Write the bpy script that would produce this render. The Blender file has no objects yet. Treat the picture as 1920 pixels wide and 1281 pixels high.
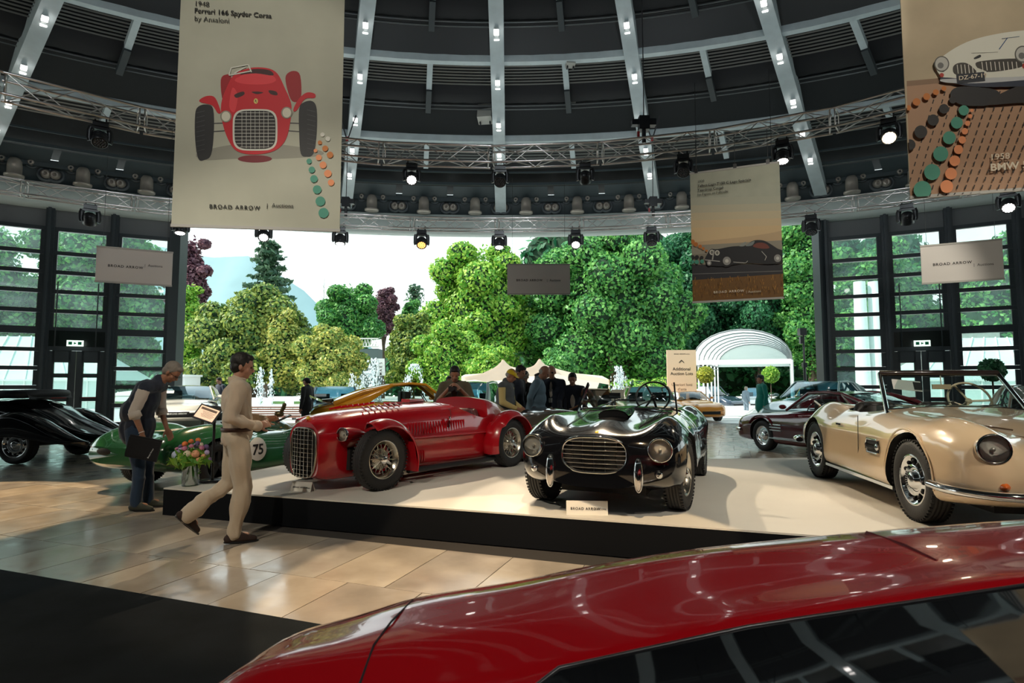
import bpy, bmesh, math, random
import numpy as np
from mathutils import Vector, Matrix, noise
sin, cos, pi = math.sin, math.cos, math.pi
R = math.radians
scene = bpy.context.scene
COL = scene.collection
random.seed(7); np.random.seed(7)

# ------------------------------------------------------------------ camera, world, sun, exposure
HC = 1.47; FPX = 1100.0; TH = R(4.13)
cam = bpy.data.cameras.new('camera'); camo = bpy.data.objects.new('camera', cam); COL.objects.link(camo)
camo.location = (0, 0, HC); camo.rotation_euler = (pi/2+TH, 0, 0)
cam.sensor_width = 36; cam.lens = FPX/1920*36; cam.clip_end = 5000; cam.clip_start = .05
cam.dof.use_dof = True; cam.dof.focus_distance = 6.2; cam.dof.aperture_fstop = 5.6
scene.camera = camo
scene.view_settings.view_transform = 'Standard'; scene.view_settings.look = 'None'
scene.view_settings.exposure = 0.5; scene.view_settings.gamma = 1; scene.view_settings.use_curve_mapping = False
scene.cycles.use_denoising = True
scene.cycles.max_bounces = 8; scene.cycles.transparent_max_bounces = 12; scene.cycles.glossy_bounces = 4; scene.cycles.diffuse_bounces = 3
scene.cycles.sample_clamp_indirect = 6; scene.cycles.caustics_reflective = False; scene.cycles.caustics_refractive = False

W = bpy.data.worlds.new('world'); scene.world = W; W.use_nodes = True
nt = W.node_tree; nt.nodes.clear()
wo = nt.nodes.new('ShaderNodeOutputWorld'); bg = nt.nodes.new('ShaderNodeBackground')
tc = nt.nodes.new('ShaderNodeTexCoord'); sx = nt.nodes.new('ShaderNodeSeparateXYZ'); cr = nt.nodes.new('ShaderNodeValToRGB')
nt.links.new(tc.outputs['Generated'], sx.inputs[0]); nt.links.new(sx.outputs['Z'], cr.inputs[0])
cr.color_ramp.elements[0].position = 0.0; cr.color_ramp.elements[0].color = (.83, .93, .90, 1)
cr.color_ramp.elements[1].position = .9; cr.color_ramp.elements[1].color = (.50, .74, .85, 1)
e = cr.color_ramp.elements.new(.22); e.color = (.87, .98, .97, 1)
nt.links.new(cr.outputs[0], bg.inputs[0]); bg.inputs[1].default_value = 1.3
nt.links.new(bg.outputs[0], wo.inputs[0])

def lamp(kind, name, loc, power, color, target=None, **kw):
    l = bpy.data.lights.new(name, kind); l.energy = power; l.color = color
    for k, v in kw.items(): setattr(l, k, v)
    o = bpy.data.objects.new(name, l); COL.objects.link(o); o.location = loc
    if target is not None:
        o.rotation_euler = (Vector(target)-Vector(loc)).to_track_quat('-Z', 'Y').to_euler()
    return o
SUN = lamp('SUN', 'sun', (0, 0, 50), 4.6, (1, .95, .84), angle=R(.6))
SUN.rotation_euler = Vector((.74, .16, -.66)).to_track_quat('-Z', 'Y').to_euler()
WARM = (1, .72, .42); PALE = (1, .90, .74)
def spot(src, tgt, power, size, col=WARM, blend=.15, r=.05):
    return lamp('SPOT', 'stage_and_fill_spot', src, power, col, tgt, spot_size=R(size), spot_blend=blend, shadow_soft_size=r)
# beams of the moving heads on the two truss rings, then spots set higher, above the camera side
spot((-2.2, 11.9, 5.9), (-1.6, 6.6, .3), 900, 26, (1, .80, .56))
spot((-.3, 12.2, 5.9), (1.5, 5.3, .3), 1000, 28, (1, .80, .56))
spot((1.7, 12.2, 5.9), (1.9, 6.4, .3), 1000, 30, (1, .80, .56))
spot((3.6, 11.9, 5.9), (3.9, 5.4, .3), 1500, 34, (1, .76, .50))
spot((5.4, 11.4, 5.9), (4.2, 4.3, .6), 800, 30, (1, .82, .62))
spot((-8.3, 9.4, 5.9), (-7.2, 6.9, 0), 1500, 38, WARM, .06)
spot((-3.6, 11.4, 5.9), (-5.3, 8.0, 0), 650, 26, WARM, .06)
spot((.2, 0.5, 7.5), (.1, 4.25, 0), 1700, 25, WARM, .06)
spot((-1.5, -.5, 7.5), (-1.9, 3.6, 0), 500, 20, WARM, .06)
spot((3.0, -1.2, 7.5), (1.5, 6.0, .4), 800, 32, PALE, .5)
spot((-3.0, -1.2, 7.5), (-1.6, 7.0, .5), 650, 34, PALE, .5)
spot((5.5, -1.2, 7.5), (4.2, 5.6, .5), 800, 32, PALE, .5)
spot((-6.0, -.5, 7.5), (-3.4, 6.2, 1.0), 420, 30, PALE, .5)

# unseen spots added to brighten the banners, the cars and the left board
spot((-2.4, 1.0, 6.6), (-2.6, 6.0, 4.2), 330, 44, (1, .93, .80), .6)
spot((3.4, .6, 6.6), (4.6, 5.4, 4.2), 330, 46, (1, .90, .74), .6)
spot((2.6, 2.0, 6.8), (3.5, 9.0, 3.8), 260, 26, (1, .95, .84), .6)
spot((1.2, -2.2, 6.8), (.9, 1.35, 1.0), 560, 42, (1, .93, .86), .7)
spot((-8.5, 10.0, 6.6), (-10.6, 18.8, .8), 4200, 20, (1, .90, .74), .6)
spot((-7.0, 7.0, 6.6), (-4.6, 9.4, .6), 420, 34, PALE, .6)
spot((7.0, 6.5, 6.6), (6.4, 12.2, .6), 480, 34, PALE, .6)
spot((-1.0, 7.5, 6.6), (-2.1, 12.7, .8), 500, 30, PALE, .5)
spot((-4.0, 4.0, 6.6), (-6.3, 10.2, 3.5), 260, 20, (1, .95, .88), .6)
# unseen fill lamps added to brighten the dome and the fascia
for x, y in ((-8, 10.5), (-4, 13), (0, 14), (4, 13), (8, 10.5)):
    lamp('AREA', 'added_dome_fill', (x, y, 7.3), 26, (.86, .95, 1), (x*1.5, y+7, 8.6), size=.5)
for x, y in ((-7, 7), (0, 9.5), (7, 7)):
    lamp('AREA', 'added_dome_fill', (x, y, 7.0), 20, (.86, .95, 1), (x*1.1, y+6, 12), size=.6)

# ------------------------------------------------------------------ helpers
def P(u, v, Z=None, Y=None):
    a = u-960; b = 640.5-v
    d = Vector((a, FPX*cos(TH)-b*sin(TH), FPX*sin(TH)+b*cos(TH)))
    t = (Z-HC)/d.z if Z is not None else Y/d.y
    return Vector((0, 0, HC))+d*t

MATS = {}
def mat(name, col, rough=.5, metal=0., coat=0., em=0., ior=1.5, bump=0., bscale=20., var=0., vscale=5., col2=None, trans=0., sheen=0., spec=None, detail=4., stretch=None, island=0.):
    if name in MATS: return MATS[name]
    m = bpy.data.materials.new(name); m.use_nodes = True; t = m.node_tree; b = t.nodes['Principled BSDF']
    b.inputs['Base Color'].default_value = (*col, 1); b.inputs['Roughness'].default_value = rough
    b.inputs['Metallic'].default_value = metal; b.inputs['Coat Weight'].default_value = coat; b.inputs['Coat Roughness'].default_value = .03
    b.inputs['IOR'].default_value = ior; b.inputs['Transmission Weight'].default_value = trans
    b.inputs['Sheen Weight'].default_value = sheen
    if spec is not None: b.inputs['Specular IOR Level'].default_value = spec
    if em: b.inputs['Emission Color'].default_value = (*col, 1); b.inputs['Emission Strength'].default_value = em
    c = t.nodes.new('ShaderNodeTexCoord'); mp = t.nodes.new('ShaderNodeMapping'); t.links.new(c.outputs['Object'], mp.inputs[0])
    if stretch: mp.inputs['Scale'].default_value = stretch
    if var or col2:
        n = t.nodes.new('ShaderNodeTexNoise'); n.inputs['Scale'].default_value = vscale; n.inputs['Detail'].default_value = detail
        t.links.new(mp.outputs[0], n.inputs['Vector'])
        r = t.nodes.new('ShaderNodeValToRGB'); t.links.new(n.outputs[0], r.inputs[0]); t.links.new(r.outputs[0], b.inputs['Base Color'])
        k2 = col2 or tuple(min(1, x*(1+var)) for x in col); k1 = col if col2 else tuple(x*(1-var) for x in col)
        r.color_ramp.elements[0].position = .35; r.color_ramp.elements[1].position = .65
        r.color_ramp.elements[0].color = (*k1, 1); r.color_ramp.elements[1].color = (*k2, 1)
    if island:
        g = t.nodes.new('ShaderNodeNewGeometry'); r = t.nodes.new('ShaderNodeValToRGB'); t.links.new(g.outputs['Random Per Island'], r.inputs[0])
        r.color_ramp.elements[0].color = (*[x*(1-island) for x in col], 1); r.color_ramp.elements[1].color = (*(col2 or [min(1, x*(1+island)) for x in col]), 1)
        t.links.new(r.outputs[0], b.inputs['Base Color'])
    if bump:
        n = t.nodes.new('ShaderNodeTexNoise'); n.inputs['Scale'].default_value = bscale; n.inputs['Detail'].default_value = 5
        t.links.new(mp.outputs[0], n.inputs['Vector'])
        bp = t.nodes.new('ShaderNodeBump'); bp.inputs['Strength'].default_value = bump; bp.inputs['Distance'].default_value = .01
        t.links.new(n.outputs[0], bp.inputs['Height']); t.links.new(bp.outputs[0], b.inputs['Normal'])
    MATS[name] = m
    return m
def glass(name, tint=(.9, .97, .95), refl=1.0, rough=.02, haze=0.):
    if name in MATS: return MATS[name]
    m = bpy.data.materials.new(name); m.use_nodes = True; t = m.node_tree; t.nodes.clear()
    o = t.nodes.new('ShaderNodeOutputMaterial'); mx = t.nodes.new('ShaderNodeMixShader'); tr = t.nodes.new('ShaderNodeBsdfTransparent'); gl = t.nodes.new('ShaderNodeBsdfGlossy')
    fr = t.nodes.new('ShaderNodeFresnel'); fr.inputs[0].default_value = 1.5
    mu = t.nodes.new('ShaderNodeMath'); mu.operation = 'MULTIPLY'; mu.inputs[1].default_value = refl; mu.use_clamp = True
    tr.inputs[0].default_value = (*tint, 1); gl.inputs[0].default_value = (1, 1, 1, 1); gl.inputs[1].default_value = rough
    t.links.new(fr.outputs[0], mu.inputs[0]); t.links.new(mu.outputs[0], mx.inputs[0])
    src = tr
    if haze:
        df = t.nodes.new('ShaderNodeBsdfTranslucent'); df.inputs[0].default_value = (.75, .92, .90, 1); m2 = t.nodes.new('ShaderNodeMixShader')
        n = t.nodes.new('ShaderNodeTexNoise'); n.inputs['Scale'].default_value = 1.3; c = t.nodes.new('ShaderNodeTexCoord'); t.links.new(c.outputs['Object'], n.inputs['Vector'])
        mm = t.nodes.new('ShaderNodeMath'); mm.operation = 'MULTIPLY'; mm.inputs[1].default_value = haze*2; t.links.new(n.outputs[0], mm.inputs[0])
        t.links.new(mm.outputs[0], m2.inputs[0]); t.links.new(tr.outputs[0], m2.inputs[1]); t.links.new(df.outputs[0], m2.inputs[2]); src = m2
    t.links.new(src.outputs[0], mx.inputs[1]); t.links.new(gl.outputs[0], mx.inputs[2]); t.links.new(mx.outputs[0], o.inputs[0])
    MATS[name] = m
    return m

class MB:
    def __init__(s): s.v = []; s.f = []; s.mi = []; s.sm = []; s.M = Matrix(); s.m = 0; s.s = True
    def add(s, vs, fs, smooth=None):
        b = len(s.v); M = s.M
        s.v += [tuple(M @ Vector(p)) for p in vs]
        s.f += [tuple(i+b for i in f) for f in fs]
        s.mi += [s.m]*len(fs); s.sm += [s.s if smooth is None else smooth]*len(fs)
        return s
    def box(s, c, d, rot=None):
        x, y, z = (q/2 for q in d); vs = [Vector((a, b, e)) for a in (-x, x) for b in (-y, y) for e in (-z, z)]
        if rot is not None: vs = [rot @ p for p in vs]
        vs = [p+Vector(c) for p in vs]
        return s.add(vs, [(0, 1, 3, 2), (4, 6, 7, 5), (0, 4, 5, 1), (2, 3, 7, 6), (0, 2, 6, 4), (1, 5, 7, 3)], False)
    def hexa(s, v8, smooth=False):   # bottom 4 then top 4
        return s.add(v8, [(3, 2, 1, 0), (4, 5, 6, 7), (0, 1, 5, 4), (1, 2, 6, 5), (2, 3, 7, 6), (3, 0, 4, 7)], smooth)
    def bar(s, p0, p1, w, h, up=(0, 0, 1)):
        p0 = Vector(p0); p1 = Vector(p1); d = (p1-p0).normalized(); a = d.cross(Vector(up))
        if a.length < 1e-4: a = d.cross(Vector((1, 0, 0)))
        a.normalize(); b = a.cross(d); a *= w/2; b *= h/2
        return s.hexa([p0-a-b, p0+a-b, p1+a-b, p1-a-b, p0-a+b, p0+a+b, p1+a+b, p1-a+b])
    def tube(s, pts, r, n=8, closed=False, caps=True, flat=None):
        pts = [Vector(p) for p in pts]; N = len(pts); rr = r if isinstance(r, (list, tuple)) else [r]*N
        vs = []; prev = None
        for i, p in enumerate(pts):
            a = pts[(i-1) % N] if (closed or i > 0) else p; b = pts[(i+1) % N] if (closed or i < N-1) else p
            d = (b-a).normalized()
            if prev is None:
                u = d.cross(Vector((0, 0, 1)));
                if u.length < .1: u = d.cross(Vector((0, 1, 0)))
            else: u = prev-d*prev.dot(d)
            u.normalize(); prev = u; w = d.cross(u)
            for k in range(n):
                t = 2*pi*k/n; vs.append(p+(u*cos(t)+w*sin(t)*(flat or 1))*rr[i])
        fs = []
        for i in range(N if closed else N-1):
            j = (i+1) % N
            for k in range(n): k2 = (k+1) % n; fs.append((i*n+k, i*n+k2, j*n+k2, j*n+k))
        s.add(vs, fs)
        if caps and not closed:
            s.add(vs[:n], [tuple(range(n))[::-1]], False); s.add(vs[-n:], [tuple(range(n))], False)
        return s
    def cyl(s, p0, p1, r0, r1=None, n=12): return s.tube([p0, p1], [r0, r0 if r1 is None else r1], n)
    def lathe(s, prof, c=(0, 0, 0), ax=(0, 0, 1), n=24, smooth=True, a0=0, a1=2*pi):
        ax = Vector(ax).normalized(); u = ax.orthogonal().normalized(); w = ax.cross(u); c = Vector(c); vs = []; fs = []; k = len(prof)
        full = abs(a1-a0-2*pi) < 1e-6; nn = n if full else n+1
        for i in range(nn):
            t = a0+(a1-a0)*i/n
            for r, h in prof: vs.append(c+(u*cos(t)+w*sin(t))*r+ax*h)
        for i in range(n):
            j = (i+1) % nn
            for q in range(k-1): fs.append((i*k+q, j*k+q, j*k+q+1, i*k+q+1))
        return s.add(vs, fs, smooth)
    def sphere(s, c, r, n=12, m=8, rot=None):
        r = (r, r, r) if not isinstance(r, (tuple, list)) else r; c = Vector(c)
        g = lambda p: c+(rot @ p if rot is not None else p)
        vs = [g(Vector((0, 0, r[2])))]; fs = []
        for j in range(1, m):
            for i in range(n):
                a = pi*j/m; t = 2*pi*i/n; vs.append(g(Vector((r[0]*sin(a)*cos(t), r[1]*sin(a)*sin(t), r[2]*cos(a)))))
        vs.append(g(Vector((0, 0, -r[2])))); L = len(vs)-1
        for i in range(n):
            i2 = (i+1) % n; fs.append((0, 1+i, 1+i2)); fs.append((L, L-n+i2, L-n+i))
            for j in range(m-2): a = 1+j*n; fs.append((a+i, a+n+i, a+n+i2, a+i2))
        return s.add(vs, fs, True)
    def grid(s, rows, closed=False, smooth=True):
        n = len(rows); m = len(rows[0]); vs = [p for r in rows for p in r]; fs = []
        for i in range(n-1):
            for j in range(m if closed else m-1): j2 = (j+1) % m; fs.append((i*m+j, i*m+j2, (i+1)*m+j2, (i+1)*m+j))
        return s.add(vs, fs, smooth)
    def prism(s, poly, z0, z1, smooth=False):
        n = len(poly); vs = [(x, y, z0) for x, y in poly]+[(x, y, z1) for x, y in poly]
        s.add(vs, [tuple(range(n))[::-1], tuple(range(n, 2*n))], False)
        return s.add(vs, [(i, (i+1) % n, n+(i+1) % n, n+i) for i in range(n)], smooth)
    def slab(s, poly, t):   # poly of 3D points, thickness vector t
        n = len(poly); t = Vector(t); vs = [Vector(p) for p in poly]+[Vector(p)+t for p in poly]
        return s.add(vs, [tuple(range(n))[::-1], tuple(range(n, 2*n))]+[(i, (i+1) % n, n+(i+1) % n, n+i) for i in range(n)], False)
    def mesh(s, name, mats):
        me = bpy.data.meshes.new(name); me.from_pydata(s.v, [], s.f)
        for m in (mats if isinstance(mats, (list, tuple)) else [mats]): me.materials.append(m)
        me.polygons.foreach_set('material_index', s.mi); me.polygons.foreach_set('use_smooth', s.sm); me.update()
        return me
    def build(s, name, mats, parent=None, fix=False, weld=False):
        me = s.mesh(name, mats)
        if fix or weld:
            b = bmesh.new(); b.from_mesh(me)
            if weld: bmesh.ops.remove_doubles(b, verts=b.verts, dist=1e-4)
            bmesh.ops.recalc_face_normals(b, faces=b.faces); b.to_mesh(me); b.free()
        return link(name, me, parent)
def link(name, me, parent=None):
    o = bpy.data.objects.new(name, me); COL.objects.link(o)
    if parent is not None: o.parent = parent
    return o
def tag(o, label=None, cat=None, group=None, kind=None):
    if label: o['label'] = label
    if cat: o['category'] = cat
    if group: o['group'] = group
    if kind: o['kind'] = kind
    return o
def thing(name, label, cat, loc=(0, 0, 0), rz=0, group=None):
    o = bpy.data.objects.new(name, None); COL.objects.link(o); o.location = loc; o.rotation_euler = (0, 0, rz); o.empty_display_size = .1
    return tag(o, label, cat, group)
def copy_tree(o, parent=None):
    c = o.copy(); COL.objects.link(c); c.parent = parent
    for ch in list(o.children): copy_tree(ch, c)
    return c
def crom(pts, n, closed=False):
    pts = [Vector(p) for p in pts]; N = len(pts); out = []
    for i in range(N if closed else N-1):
        p0 = pts[(i-1) % N] if (closed or i > 0) else pts[0]*2-pts[1]
        p1 = pts[i]; p2 = pts[(i+1) % N]; p3 = pts[(i+2) % N] if (closed or i < N-2) else pts[-1]*2-pts[-2]
        for k in range(n):
            t = k/n; out.append(.5*((2*p1)+(p2-p0)*t+(2*p0-5*p1+4*p2-p3)*t*t+(3*p1-p0-3*p2+p3)*t**3))
    if not closed: out.append(pts[-1])
    return out
def text(parent, s, size, m, M, bold=0, align='CENTER', name='lettering', space=1.0, depth=.001, shear=0):
    c = bpy.data.curves.new('t', 'FONT'); c.body = s; c.size = size; c.offset = bold*size; c.align_x = align; c.space_character = space; c.extrude = depth; c.resolution_u = 3; c.shear = shear
    o = bpy.data.objects.new('t', c); COL.objects.link(o)
    dg = bpy.context.evaluated_depsgraph_get(); me = bpy.data.meshes.new_from_object(o.evaluated_get(dg)); bpy.data.objects.remove(o); bpy.data.curves.remove(c)
    me.materials.clear(); me.materials.append(m); me.transform(M)
    return link(name, me, parent)
def apply_mods(o):
    dg = bpy.context.evaluated_depsgraph_get(); dg.update(); me = bpy.data.meshes.new_from_object(o.evaluated_get(dg))
    o.modifiers.clear(); old = o.data; o.data = me
    if old.users == 0: bpy.data.meshes.remove(old)
    return o
def boolean(o, cutters, angle=38):
    for c in cutters:
        m = o.modifiers.new('b', 'BOOLEAN'); m.operation = 'DIFFERENCE'; m.solver = 'EXACT'; m.object = c; m.material_mode = 'TRANSFER'
    apply_mods(o)
    for c in cutters: bpy.data.objects.remove(c)
    for p in o.data.polygons: p.use_smooth = True
    o.data.set_sharp_from_angle(angle=R(angle))
    return o

M_black = mat('black_metal', (.012, .013, .015), .35)
M_blackm = mat('matt_black', (.010, .011, .013), .8)
M_chrome = mat('chrome', (.86, .87, .88), .06, 1.)
M_alu = mat('aluminium', (.72, .68, .66), .28, 1.)
M_rubber = mat('tyre_rubber', (.016, .016, .017), .62, bump=.35, bscale=90)
M_white = mat('white_paint', (.78, .80, .79), .5)
M_ink = mat('black_ink', (.01, .01, .01), .7)
# ------------------------------------------------------------------ hall geometry: elliptical rotunda
CX, CY, EA, EB = -.45, 5.6, 24.8, 17.7
def E(phi, t=1., z=0.): return Vector((CX+EA*t*sin(phi), CY+EB*t*cos(phi), z))
def roofz(t): return 8.9+.5*(23.0-(CY+EB*t))
def tv(v):    # roof parameter seen at photo row v on the centre line
    el = math.atan((640.5-v)/FPX)+TH; k = math.tan(el); Y = (8.9+11.5-HC)/(k+.5); return (Y-CY)/EB
STEP = R(14.3)
M_rib = mat('pale_blue_grey_steel', (.50, .58, .60), .42, var=.06, vscale=3)
M_roof = mat('dark_roof_sheet', (.010, .012, .014), .55, var=.3, vscale=2)
M_slat = mat('louvre_metal', (.30, .31, .30), .3, .7)
M_fab = mat('dark_blind_fabric', (.012, .013, .015), .8, bump=.6, bscale=4)
M_pipe = mat('pipe_metal', (.35, .37, .37), .3, .8)
M_drum = mat('drum_blue_grey', (.055, .075, .083), .45)
M_fascia = mat('pale_fascia', (.62, .70, .67), .5)

# stone tiles
TD = Vector((.939, -.343, 0)); TN = Vector((.343, .939, 0)); T0 = P(0, 1003, Z=0)
def stone(name, c1, c2):
    m = mat(name, c1, .13, col2=c2, vscale=2.2, bump=.05, bscale=30, detail=8)
    t = m.node_tree; b = t.nodes['Principled BSDF']
    n = t.nodes.new('ShaderNodeTexNoise'); n.inputs['Scale'].default_value = 5; n.inputs['Detail'].default_value = 6; c = t.nodes.new('ShaderNodeTexCoord'); t.links.new(c.outputs['Object'], n.inputs['Vector'])
    r = t.nodes.new('ShaderNodeMapRange'); r.inputs['From Min'].default_value = .3; r.inputs['From Max'].default_value = .7; r.inputs['To Min'].default_value = .10; r.inputs['To Max'].default_value = .26
    t.links.new(n.outputs[0], r.inputs[0]); t.links.new(r.outputs[0], b.inputs['Roughness'])
    return m
STONES = [stone('stone_tile_a', (.37, .32, .26), (.50, .44, .36)), stone('stone_tile_b', (.32, .28, .24), (.45, .39, .32)), stone('stone_tile_c', (.41, .35, .28), (.54, .47, .38)), stone('stone_tile_d', (.35, .31, .27), (.47, .43, .37))]
fl = MB(); fl.prism([(E(R(a)).x, E(R(a)).y) for a in range(-180, 180, 6)], -.3, -.012); floor = fl.build('floor', mat('joint_grout', (.045, .040, .036), .9)); tag(floor, kind='structure')
PLAT = [(-3.93, 6.72), (-3.32, 8.55), (3.52, 9.32), (9.6, 9.95), (9.6, 2.25)]
TW, TDp = .62, 1.02
tiles = []
for i in range(-30, 60):
    for j in range(-4, 30):
        o = T0+TD*(i*TW+(.31 if j % 2 else 0))+TN*(j*TDp)
        c = o+TD*TW/2+TN*TDp/2
        if abs(c.x) > c.y*.92+1.5 or c.y < 3.0: continue
        if ((c.x-CX)/EA)**2+((c.y-CY)/EB)**2 > .97: continue
        if c.x > -2.7 and 6.1+abs(c.x)*.1-.36*(c.x+2) < c.y < 8.4+.1*c.x: continue      # under the platform
        tiles.append((c.y, o, (i*7+j*13) % 4))
tiles.sort(key=lambda q: q[0])
tm = []
for k in range(4):
    b = MB(); g = .004; b.slab([TD*g+TN*g, TD*(TW-g)+TN*g, TD*(TW-g)+TN*(TDp-g), TD*g+TN*(TDp-g)], (0, 0, .011)); tm.append(b.mesh('tile', STONES[k]))
rest = MB()
for n_, (y, o, k) in enumerate(tiles):
    if n_ < 295:
        t = link('tile', tm[k], floor); t.location = (o.x, o.y, -.011+random.uniform(-.0008, .0008))
    else:
        rest.m = k; g = .004; rest.slab([o+TD*g+TN*g+Vector((0, 0, -.011)), o+TD*(TW-g)+TN*g+Vector((0, 0, -.011)), o+TD*(TW-g)+TN*(TDp-g)+Vector((0, 0, -.011)), o+TD*g+TN*(TDp-g)+Vector((0, 0, -.011))], (0, 0, .011))
tag(rest.build('tile_field', STONES, floor), kind='stuff')
# dark carpet
a = P(0, 1070, Z=0); b_ = P(570, 1168, Z=0); d_ = (b_-a).normalized()
cp = MB(); q = [a-d_*6, a+d_*9, a+d_*9-TN*7, a-d_*6-TN*7]; cp.prism([(p.x, p.y) for p in q][::-1], .001, .009)
tag(cp.build('carpet', mat('charcoal_carpet', (.009, .012, .015), .95, spec=.15, bump=.5, bscale=300, var=.25, vscale=3)), 'flat charcoal black carpet laid over stone floor in the corner', 'carpet')
# platform
pf = thing('display_platform', 'low white-topped display platform with black sides under four show cars', 'platform')
b = MB(); b.prism(PLAT[::-1], .0, .285); b.build('skirt', mat('black_skirt', (.006, .007, .009), .8, spec=.12), pf, fix=True)
b = MB(); b.prism([(x, y) for x, y in PLAT[::-1]], .285, .30); b.build('deck', mat('cream_white_deck', (.74, .71, .64), .62, var=.03, vscale=1.2), pf, fix=True)

# roof
ceil_ = MB()
rows = []
for t in np.linspace(1.0, .06, 14):
    rows.append([E(R(a), t, roofz(t)+.35) for a in range(-180, 181, 5)])
ceil_.grid(rows, smooth=False); ceil_.add(rows[-1], [tuple(range(len(rows[-1])))], False)
ceiling = ceil_.build('ceiling', M_roof); tag(ceiling, kind='structure')
NB = 4
def roofp(phi, t, off=0.): return E(phi, t, roofz(t)-off)
for i in range(-NB, NB+1):
    ph = i*STEP; b = MB(); ts = [tv(372), tv(300), .72, .6, .48, .36, .24]
    L = E(ph+R(90), .0)-E(ph-R(90), .0); side = Vector((cos(ph)*EA, -sin(ph)*EB, 0)).normalized()
    for t0, t1 in zip(ts, ts[1:]):
        p0 = roofp(ph, t0, .10); p1 = roofp(ph, t1, .10); h = .52
        b.hexa([p0-side*.21-Vector((0, 0, h)), p0+side*.21-Vector((0, 0, h)), p1+side*.21-Vector((0, 0, h)), p1-side*.21-Vector((0, 0, h)), p0-side*.21, p0+side*.21, p1+side*.21, p1-side*.21])
    b.build('rib', M_rib, ceiling)
def seg(b, ph0, ph1, t, off, w, h, n=4):
    for k in range(n):
        a0 = ph0+(ph1-ph0)*k/n; a1 = ph0+(ph1-ph0)*(k+1)/n; b.bar(roofp(a0, t, off), roofp(a1, t, off), w, h)
def sheet(b, ph0, ph1, t0, t1, o0, o1, n=5):
    b.grid([[roofp(ph0+(ph1-ph0)*k/n, t, o) for k in range(n+1)] for t, o in ((t0, o0), (t1, o1))], smooth=False)
for i in range(-NB, NB):
    p0, p1 = i*STEP, (i+1)*STEP; pm = (p0+p1)/2; e = STEP*.02
    for ring, (vr, va, vb, vc, vd, ve) in enumerate(((240, 233, 197, 190, 152, 97), (88, 82, 42, 32, -22, -95), (-100, -108, -160, -170, -240, -330))):
        t = tv(vr); b = MB(); seg(b, p0, p1, t, .42, .22, .24); b.build('ring_beam', M_rib, ceiling)
        b = MB(); sheet(b, p0, p1, tv(va), tv(vb), .40, .05); b.build('roof_panel', mat('roof_panel_dark', (.016, .020, .022), .5), ceiling)
        for a0, a1 in ((p0+e, pm-e/2), (pm+e/2, p1-e)):
            b = MB(); seg(b, a0, a1, tv(vc), .16, .035, .035); seg(b, a0, a1, tv(vc)+.006, .19, .025, .025); b.build('pipe', M_pipe, ceiling)
            b = MB(); n = 8; rows = []
            for tt, oo in ((tv(vc-3), .12), (tv((vc*2+vd)/3), .22), (tv((vc+2*vd)/3), .20), (tv(vd+2), .08)):
                rows.append([roofp(a0+(a1-a0)*k/n, tt, oo+(.02 if k % 2 else 0)) for k in range(n+1)])
            b.grid(rows); b.build('fabric_blind', M_fab, ceiling)
    # slats (upper edge of each tier)
    for (v0, v1, ns) in ((288, 250, 7), (148, 97, 9), (-30, -95, 9)):
        b = MB()
        for a0, a1 in ((p0+e, pm-e/2), (pm+e/2, p1-e)):
            for k in range(ns):
                t = tv(v0+(v1-v0)*(k+.5)/ns); n = 3
                for q in range(n):
                    x0 = a0+(a1-a0)*q/n; x1 = a0+(a1-a0)*(q+1)/n
                    A, B = roofp(x0, t, .22), roofp(x1, t, .22); dn = Vector((0, 0, -.028)); out = (A-Vector((CX, CY, A.z))).normalized()*.034
                    b.add([A, B, B+dn+out, A+dn+out, A+Vector((0, 0, .012)), B+Vector((0, 0, .012)), B+dn+out+Vector((0, 0, .012)), A+dn+out+Vector((0, 0, .012))], [(0, 1, 2, 3), (7, 6, 5, 4), (0, 4, 5, 1), (3, 2, 6, 7)], False)
        tag(b.build('louvre_slats', M_slat, ceiling), kind='stuff')
    # short rafters in mid bay
    for (v0, v1, dk) in ((300, 243, 0), (150, 92, 0), (195, 150, 1), (-20, -95, 0), (40, -20, 1)):
        b = MB(); A = roofp(pm, tv(v0), .30); B = roofp(pm, tv(v1), .36); b.bar(A, B, .17, .2); b.build('rafter', mat('rafter_dark', (.04, .05, .055), .5) if dk else M_rib, ceiling)
    # panel frames just above drum
    for k in range(3):
        a0 = p0+(p1-p0)*(k+.06)/3; a1 = p0+(p1-p0)*(k+.94)/3
        b = MB(); sheet(b, a0, a1, tv(366), tv(343), .22, .16, 2); b.build('soffit_panel', M_drum, ceiling)
    b = MB(); seg(b, p0, p1, tv(368), .15, .3, .25); seg(b, p0, p1, tv(341), .1, .08, .1); seg(b, p0, p1, tv(318), .12, .05, .06); b.build('ring_beam', M_drum, ceiling)
# pale luminaires in pairs on the ribs
M_lum = mat('luminaire_glow', (1, .93, .88), em=5.)
for i in range(-3, 4):
    for k, v in enumerate((-62, 28, 124, 205, 262, 308)):
        if abs(i) == 3 and v < -1: continue
        t = tv(v); p = roofp(i*STEP, t, .66); side = Vector((cos(i*STEP), -sin(i*STEP), 0))
        L = thing('rib_luminaire', 'twin square white spotlight, %s from the top, under the %s ceiling rib' % (['first', 'second', 'third', 'fourth', 'fifth', 'sixth'][k], {-3: 'far left', -2: 'second left', -1: 'inner left', 0: 'middle', 1: 'inner right', 2: 'second right', 3: 'far right'}[i]), 'ceiling light', p-Vector((0, 0, .03)), -i*STEP, 'twin square lights on the ceiling ribs')
        h = MB(); h.box((0, 0, .07), (.12, .66, .06)); h.build('housing', M_rib, L)
        for s in (-1, 1):
            l = MB(); l.box((0, s*.22, .02), (.14, .22, .05)); l.build('lamp_head', M_lum, L)
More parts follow.
